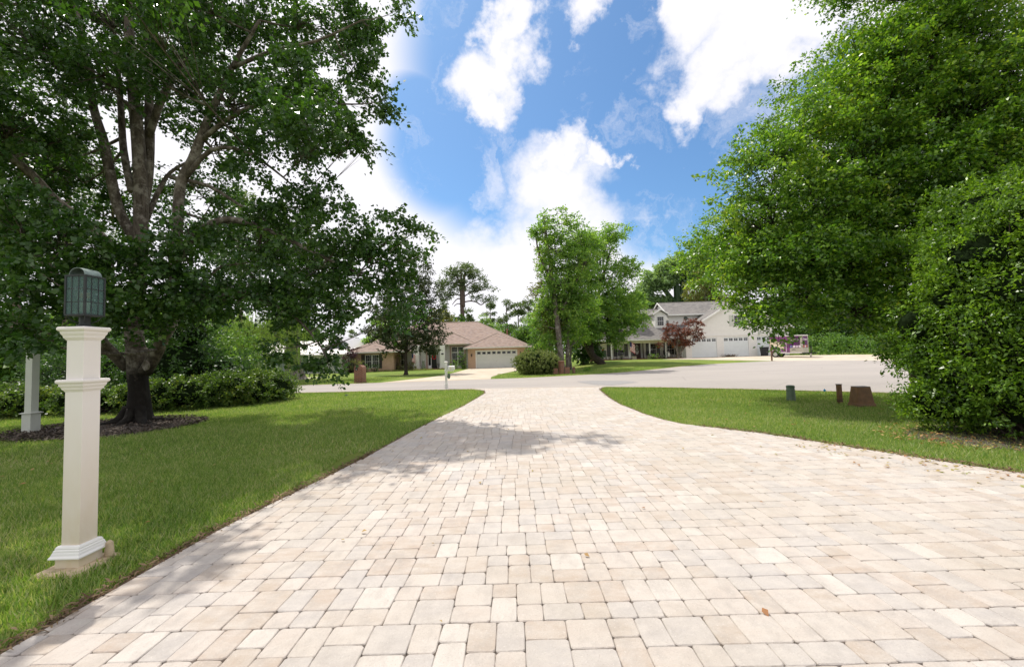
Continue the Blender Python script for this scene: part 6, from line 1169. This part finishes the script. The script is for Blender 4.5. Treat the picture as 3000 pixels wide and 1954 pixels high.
sh('upright_shrub', 'upright dark shrub before the tall window beside the garage', 1356, 1060, 49.6, .62, 1.18, M['mid'], .08, 14, 67, gs, cr=.18)
sh('potted_shrub', 'small reddish potted plant beside the ranch front door', 1280, 1068, 51.4, .35, .35, M['plum'], .07, 14, 68, gs, cr=.14)
rg = np.random.default_rng(70); P = []
C = np.array([[rg.uniform(-16.3, -9.6), 48.9+rg.normal()*.18, .14] for _ in range(150)]+[[rg.uniform(-9.4, -5.7), 49.9+rg.normal()*.15, .12] for _ in range(50)]); V, Fc = clump_leaves(C, np.full(len(C), .16), 16, .07, rg)
o = mesh_np('border_plants', V, Fc, M['olive']); tag(o, 'low strip of pale green border plants along the ranch house', 'border plants', kind='stuff')
gs = 'low shrubs along the white house porch'
sh('porch_shrub', 'bright green low shrub right of the porch steps', 1915, 1052, 50.0, .62, .38, M['bright'], .08, 14, 71, gs, cr=.15)
sh('porch_shrub', 'small yellowish shrub next to the bright green porch shrub', 1932, 1052, 50.1, .35, .28, M['olive'], .07, 14, 72, gs, cr=.14)
sh('porch_shrub', 'small dark shrub near the garden banner', 1945, 1050, 50.1, .38, .28, M['darkleaf'], .07, 14, 73, gs, cr=.14)
sh('porch_shrub', 'tiny shrub at the left rocking chair', 1787, 1057, 50.2, .28, .2, M['olive'], .07, 14, 74, gs, cr=.12)
sh('porch_shrub', 'tiny shrub left of the flag post', 1822, 1056, 50.2, .38, .25, M['olive'], .07, 14, 75, gs, cr=.12)
sh('lawn_weed', 'lone bright tuft of weed on the lawn below the leaning oak', 1722, 1089, 33.5, .34, .14, M['bright'], .12, 16, 76, cr=.14, stem=False)
# purple bush + background at left
sh('purple_shrub', 'dark purple leaved shrub between the grey house and the ranch', 1027, 1060, 48.0, 1.0, 1.3, M['purple'], .11, 9, 77, cr=.3, extra=[(0, 0, 2.4, .7, .55)])
# ---- background trees
def bt_(name, label, px, Y, top, wpx, m, seed, group, bark=M['barkgrey'], bottom=.12, dens=1.6, leaf=.34, cr=.95, ntr=6, cat='tree'):
    rg = np.random.default_rng(seed); c = at(px, 1040, Y); x = float(c[0]); g0_ = T(x, Y); H_ = float(at(px, top, Y)[2])-g0_; Wd = wpx/F*Y/2
    lob = []
    for i in range(ntr):
        f_ = (i+.5)/ntr; z = H_*(bottom+(1-bottom)*f_*.95); ww_ = Wd*math.sin(PI*min(.93, .25+.70*f_))**.7; r_ = max(ww_*.62, H_*.08)
        for s in ((-1, 1) if i < ntr-1 else (0,)): lob.append(((x+s*ww_*.45+rg.normal()*Wd*.10, Y+rg.normal()*Wd*.3, g0_+z+rg.normal()*H_*.02-(.0 if s else r_*.25)), r_, max(r_*.55, H_*.09)))
    return make_tree(name, label, cat, (x, Y, g0_), [([(x, Y, g0_-.05), (x+.1, Y, g0_+H_*.4), (x, Y, g0_+H_*.85)], [max(.12, H_*.022), H_*.016, .05])], lob, m, bark, leaf=leaf, lpc=20, dens=dens, cr=cr, seed=seed, limbr=.06, twigsub=.15, nside=6, group=group)
def pine(label, px, Y, top, seed, spread=1.0, cover=.45, group='pines rising behind the houses', dens=1.1, leaf=.38, lobes_=None, limbs_=None, r0=None):
    rg = np.random.default_rng(seed); x = float(at(px, 1040, Y)[0]); g0_ = T(x, Y); H_ = float(at(px, top, Y)[2])-g0_; r0 = r0 or H_*.013
    lim = [([(x, Y, g0_-.05), (x+.1, Y, g0_+H_*.35), (x-.05, Y, g0_+H_*.7), (x, Y, g0_+H_*.96)], [r0*1.2, r0, r0*.75, r0*.2])]+(limbs_ or []); lob = []
    if lobes_ is None:
        for i in range(13):
            f_ = rg.uniform(1-cover, .97); a = rg.uniform(0, 2*PI); ww_ = H_*.17*spread*math.sqrt(max(.05, 1.05-(f_-1+cover)/cover)); d = ww_*rg.uniform(.4, 1)
            p = np.array([x+d*math.cos(a), Y+d*.7*math.sin(a), g0_+H_*f_]); lob.append((p, H_*.055*rg.uniform(.8, 1.3), H_*.03*rg.uniform(.8, 1.2))); lim.append(([(x, Y, p[2]-H_*.05), (x+(p[0]-x)*.5, Y+(p[1]-Y)*.5, p[2]-H_*.02), p], [r0*.3, r0*.22, r0*.1]))
        lob.append(((x, Y, g0_+H_*.95), H_*.07, H_*.04))
    else: lob = lobes_
    return make_tree('pine_tree', label, 'pine', (x, Y, g0_), lim, lob, M['pine'], M['barkpine'], leaf=leaf, lpc=16, dens=dens, cr=H_*.035, seed=seed, limbr=r0*.3, twigsub=.35, nside=7, group=group, wid=.16, droop=.0, flat=.6)
PY = 72
q = lambda a, b: at(a, b, PY)
pl = [lb(1355, 790, PY, 2.4, 1.1), lb(1322, 800, PY, 1.5, .8), lb(1388, 800, PY, 1.4, .9), lb(1308, 828, PY, 1.5, .8), lb(1340, 820, PY, 1.5, .9), lb(1375, 822, PY, 1.2, .7, .8), lb(1295, 850, PY, 1.0, .6), lb(1320, 860, PY, 1.2, .6), lb(1345, 845, PY, 1.2, .6), lb(1412, 818, PY, 1.0, .7), lb(1405, 838, PY, 1.5, .7), lb(1435, 842, PY, .8, .5), lb(1385, 850, PY, 1.2, .6), lb(1395, 872, PY, 1.0, .5), lb(1425, 878, PY, 1.1, .5), lb(1445, 874, PY, .6, .35), lb(1308, 868, PY, 1.0, .45), lb(1330, 838, PY, .9, .5), lb(1300, 880, PY, .8, .4)]
lim = [([q(1357, 900), q(1357, 870), q(1357, 850), q(1360, 820), q(1362, 795)], [.38, .36, .33, .24, .1]), ([q(1357, 845), q(1345, 825), q(1335, 800)], [.2, .15, .06]), ([q(1360, 885), q(1378, 882), q(1395, 885), q(1410, 893), q(1425, 880)], [.12, .12, .11, .1, .05]), ([q(1355, 882), q(1345, 875), q(1335, 880), q(1325, 893)], [.11, .1, .08, .05]), ([q(1355, 868), q(1335, 863), q(1315, 870), q(1300, 880)], [.12, .1, .08, .04]), ([q(1360, 842), q(1380, 828), q(1400, 820)], [.12, .1, .05]), ([q(1360, 868), q(1385, 855), q(1415, 850), q(1435, 845)], [.12, .09, .06, .03]), ([q(1355, 892), q(1340, 890), q(1330, 898)], [.1, .08, .05])]
pine('tallest pine with domed open crown rising behind the ranch roof', 1357, PY, 775, 81, lobes_=pl, limbs_=lim, dens=2.0, leaf=.34, r0=.42)
for i, (px, Y, top, l, s) in enumerate(((1440, 88, 888, 'broad pine immediately right of the tallest pine', 82), (1488, 92, 876, 'pine with small flat crown above the garage roof', 83), (1522, 95, 886, 'pine between the flat crowned pine and the round crowned pine', 84), (1552, 92, 876, 'round crowned pine left of the tallest bright green tree', 85), (1372, 90, 902, 'short pine just behind the tallest pine trunk', 86), (1300, 84, 890, 'pine half hidden by the dark ornamental tree', 87), (1000, 90, 958, 'small distant pine above the grey metal roof', 88), (1032, 95, 965, 'tiny distant pine left of the ranch roof', 89), (980, 84, 950, 'distant pine left of the grey gable', 90))):
    pine(l, px, Y, top, s, 1.1, .6, dens=2.2)
# pines behind the maple at left
for i, (px, Y, top, l, s) in enumerate(((40, 40, 380, 'tall pine behind the big tree at the far left', 91), (190, 44, 420, 'tall pine seen through the big tree crown', 92), (700, 50, 560, 'pine seen through the lower right of the big crown', 93))):
    pine(l, px, Y, top, s, 1.2, .55, dens=1.0)
B = 'leafy trees behind the houses'
for (nm, lab, px, Y, top, w_, m, s) in (
 ('leafy_tree', 'yellow green leafy tree behind the ranch roof left of the tall pine', 1290, 66, 890, 90, 'olive', 101),
 ('leafy_tree', 'green leafy tree behind the ranch roof at the tall pine trunk', 1345, 68, 905, 70, 'mid', 102),
 ('leafy_tree', 'rounded green tree above the garage roof slope', 1480, 66, 945, 70, 'mid', 103),
 ('leafy_tree', 'full bushy green tree above the satellite dish', 1535, 62, 945, 75, 'mid', 104),
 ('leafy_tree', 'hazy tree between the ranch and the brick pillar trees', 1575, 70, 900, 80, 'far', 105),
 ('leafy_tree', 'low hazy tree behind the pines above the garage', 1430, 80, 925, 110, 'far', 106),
 ('leafy_tree', 'yellow green tree at the left end of the ranch roof', 1085, 62, 975, 75, 'bright', 107),
 ('leafy_tree', 'pale green low tree above the grey gable', 1050, 75, 990, 90, 'far', 108),
 ('leafy_tree', 'bright low tree behind the ranch ridge at left', 1130, 64, 905, 90, 'bright', 109),
 ('leafy_tree', 'pale green tree above the dormers', 1870, 66, 850, 90, 'bright', 110),
 ('leafy_tree', 'green tree beside the dormers behind the leaning oak', 1830, 68, 830, 110, 'mid', 111),
 ('leafy_tree', 'low green tree behind the big vine covered tree', 1925, 80, 860, 110, 'far', 112),
 ('leafy_tree', 'green tree behind the white house gable', 2250, 64, 850, 160, 'mid', 113),
 ('leafy_tree', 'dark tree behind the trailer', 2340, 60, 830, 150, 'darkleaf', 114),
 ('leafy_tree', 'green tree behind the right end of the cul-de-sac', 2430, 56, 880, 140, 'mid', 115),
 ('leafy_tree', 'dark tree above the far right lawn', 2520, 54, 850, 150, 'darkleaf', 116),
 ('leafy_tree', 'green tree behind the trunk of the broad tree', 2610, 52, 870, 150, 'mid', 117),
 ('leafy_tree', 'dark tree behind the glossy bush', 2720, 52, 820, 170, 'darkleaf', 118),
 ('leafy_tree', 'green tree at the far right edge behind the bush', 2850, 50, 800, 200, 'mid', 119),
 ('leafy_tree', 'dark tree above the low houses at far left', 60, 48, 900, 230, 'darkleaf', 120),
 ('leafy_tree', 'green tree between the posts behind the white garage house', 200, 50, 880, 200, 'mid', 121),
 ('leafy_tree', 'green tree behind the big trunk on the left', 380, 46, 850, 220, 'mid', 122),
 ('leafy_tree', 'bright green tree left of the willow', 560, 44, 860, 160, 'bright', 123),
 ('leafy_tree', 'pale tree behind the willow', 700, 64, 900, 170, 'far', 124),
 ('leafy_tree', 'green tree behind the oak and grey house', 850, 66, 900, 170, 'mid', 125),
 ('leafy_tree', 'low spreading tree over the parked car', 40, 31, 985, 200, 'mid', 126),
 ('leafy_tree', 'green tree overhanging the dark garage door', 175, 36, 960, 130, 'mid', 127)):
    bt_(nm, lab, px, Y, top, w_, M[m], s, B, bottom=(.45 if s in (126, 127) else .12))
Y = 74; q = lambda a, b: at(a, b, Y); bb = (float(at(1985, 1000, Y)[0]), Y, .58)
make_tree('vine_covered_tree', 'huge spreading tree with dark vine covered limbs behind the white house', 'tree', bb,
 [([bb, q(1986, 920), q(1985, 870), q(1980, 830), q(1975, 790)], [1.0, .85, .7, .5, .2]), ([q(1984, 895), q(1962, 870), q(1945, 845), q(1930, 825)], [.6, .5, .4, .2]), ([q(1986, 885), q(1998, 850), q(1995, 810)], [.5, .4, .2]), ([q(1990, 890), q(2010, 850), q(2030, 830)], [.5, .35, .2]), ([q(1980, 890), q(1960, 885), q(1940, 865)], [.45, .35, .2])],
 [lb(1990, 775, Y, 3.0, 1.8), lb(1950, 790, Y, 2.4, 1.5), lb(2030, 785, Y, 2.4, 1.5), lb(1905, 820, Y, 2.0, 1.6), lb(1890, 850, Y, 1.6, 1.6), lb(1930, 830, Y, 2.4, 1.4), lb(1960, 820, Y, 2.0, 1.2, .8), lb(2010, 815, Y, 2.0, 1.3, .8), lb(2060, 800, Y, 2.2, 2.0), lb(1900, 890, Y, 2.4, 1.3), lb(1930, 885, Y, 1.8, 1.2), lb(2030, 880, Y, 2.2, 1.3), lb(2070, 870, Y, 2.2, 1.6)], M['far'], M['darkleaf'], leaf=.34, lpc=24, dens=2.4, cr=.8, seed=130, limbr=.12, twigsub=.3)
bt_('leafy_tree', 'pale speckled blossoming tree right of the vine covered tree', 2075, 66, 765, 110, M['olive'], 131, B, bottom=.4, leaf=.25)
# undergrowth band beyond the cul-de-sac lawn
rg = np.random.default_rng(140); L_ = []
for px in range(2370, 3060, 26):
    Y = 46+rg.uniform(-1.5, 2.5); c = at(px, 1040, Y); L_.append(((float(c[0]), Y, T(c[0], Y)+1.1), rg.uniform(1.0, 1.7), rg.uniform(.9, 1.7)))
def thicket(name, L_, m, seed, lab, dens=4, leaf=.2):
    rg = np.random.default_rng(seed); C, own = lobe_clumps(L_, dens, rg, .7); C[:, 2] = np.maximum(C[:, 2], .3); V, Fc = clump_leaves(C, .42*rg.uniform(.7, 1.3, len(C)), 20, leaf, rg); o = mesh_np(name, V, Fc, m); return tag(o, lab, 'thicket', kind='stuff')
thicket('undergrowth', L_, M['mid'], 141, 'bright green undergrowth along the far right lawn')
L_ = [((float(at(px, 1000, 58)[0]), 58+rg.uniform(-2, 2), 3+rg.uniform(0, 2.5)), 3.2, 3.2) for px in range(2330, 3200, 55)]
thicket('woods', L_, M['darkleaf'], 142, 'dark woods behind the far right lawn', 1.6, .4)
L_ = [((float(at(px, 1000, 74)[0]), 74+rg.uniform(-2, 2), 2.2+rg.uniform(0, 1.5)), 3.2, 2.6) for px in list(range(-100, 980, 60))+list(range(1040, 2350, 60))]
thicket('woods', L_, M['mid'], 143, 'green woods along the horizon behind the houses', 1.4, .42)
L_ = [((float(at(px, 1000, 46)[0]), 46+rg.uniform(-1, 2), 1.3+rg.uniform(0, .6)), 2.0, 1.5) for px in list(range(-150, -40, 50))+list(range(200, 600, 50))]
thicket('undergrowth', L_, M['darkleaf'], 144, 'shaded undergrowth behind the hedge at far left', 2.5, .25)
# ================================================================ grass blades and litter
def grass(seed, regions):
    rg = np.random.default_rng(seed); PP = []; SS = []
    for (x0, x1, y0, y1, n, size, test) in regions:
        P = np.column_stack([rg.uniform(x0, x1, n), rg.uniform(y0, y1, n)]); P = P[test(P)]; PP.append(P); SS.append(size*rg.uniform(.6, 1.3, len(P)))
    P = np.concatenate(PP); S = np.concatenate(SS); N = len(P)
    z = .50*sstep(30, 43, P[:, 1])*sstep(4, 11, P[:, 0]); b = np.column_stack([P, z]).astype(np.float32)
    a = rg.uniform(0, 2*PI, N); ln = rg.uniform(.1, 1.1, N); tipd = np.column_stack([np.cos(a)*ln, np.sin(a)*ln, np.ones(N)]); tipd /= np.linalg.norm(tipd, axis=1, keepdims=True)
    a2 = rg.uniform(0, 2*PI, N); wv = np.column_stack([np.cos(a2), np.sin(a2), np.zeros(N)])*(S*.085)[:, None]
    V = np.empty((N, 3, 3), np.float32); V[:, 0] = b-wv; V[:, 1] = b+wv; V[:, 2] = b+tipd*S[:, None]
    o = mesh_np('grass', V.reshape(-1, 3), np.arange(N*3, dtype=np.int32).reshape(-1, 3), M['blade']); return tag(o, 'short mown grass blades of the front lawn', 'grass', kind='stuff')
lxv = lambda y: np.interp(y, [p[1] for p in LE], [p[0] for p in LE]); rxv = lambda y: np.interp(y, [p[1] for p in RE], [p[0] for p in RE])
nyv = lambda x: np.interp(x, [p[0] for p in near_pts], [p[1] for p in near_pts])
def frus(P, m=.3): return np.abs(P[:, 0]) < 1.30*P[:, 1]+m
bedt = lambda P: ((P[:, 0]+10.6)/2.0)**2+((P[:, 1]-10.75)/1.6)**2 > 1+.25*np.sin(P[:, 0]*9)*np.cos(P[:, 1]*7)
left = lambda P: (P[:, 0] < lxv(P[:, 1])-.055-.03*np.sin(P[:, 1]*23)) & (P[:, 1] < nyv(P[:, 0])-.05) & frus(P) & bedt(P) & ((np.abs(P[:, 0]-LPX) > .15) | (np.abs(P[:, 1]-LPY) > .15))
right = lambda P: (P[:, 0] > rxv(P[:, 1])+.06+.03*np.sin(P[:, 0]*19)) & (P[:, 1] < nyv(P[:, 0])-.05) & frus(P, 1.2)
grass(201, [(-9, -2.8, 2, 7, 150000, .055, left), (-17, -2.0, 7, 13, 130000, .065, left), (-24, -1, 13, 20.4, 90000, .075, left), (3, 13, 5, 12, 110000, .055, right), (3, 13, 12, 18.6, 70000, .07, right),
 (-24, 1, 26.9, 34, 30000, .09, lambda P: (P[:, 1] > np.interp(P[:, 0], [p[0] for p in far_pts], [p[1] for p in far_pts])+.05) & ~((P[:, 0] > -9.2) & (P[:, 0] < -1.3))), (1, 20, 27.5, 36, 26000, .09, lambda P: P[:, 1] > np.interp(P[:, 0], [p[0] for p in far_pts], [p[1] for p in far_pts])+.05)])
def edge_l(rg): y = rg.uniform(2, 19) if rg.random() < .3 else rg.uniform(2.2, 7); return (lx(y)+rg.normal()*.035-.05, y)
def edge_r(rg): y = rg.uniform(4.5, 18) if rg.random() < .3 else rg.uniform(4.5, 8.5); return (rx(y)+rg.normal()*.05+.04, y)
scatter('dry_straw', 1900, edge_l, .06, M['straw'], 211, 'dry straw and dead leaves along the left paving edge', 'straw', .10, .03, .4)
scatter('dry_straw', 1600, edge_r, .06, M['straw'], 212, 'dry straw along the right paving edge', 'straw', .12, .03, .4)
def lit(rg):
    k = rg.random()
    if k < .45: y = rg.uniform(4.3, 6.6); return (rx(y)-abs(rg.normal())*.6, y)
    if k < .6: return (rg.uniform(-2.5, 5), rg.uniform(2, 12))
    if k < .85: return (rg.uniform(4, 9), rg.uniform(8, 13))
    return (rg.uniform(-8, -3), rg.uniform(3, 10))
scatter('fallen_leaves', 330, lit, .05, M['debris'], 213, 'scattered fallen leaves on paving and lawn', 'fallen leaves', .3, .038, .25)
scatter('bed_litter', 900, ell(8.2, 6.9, 1.9, 1.2), .06, M['debris'], 214, 'leaf litter under the glossy bush', 'leaf litter', .25, .03, .4)
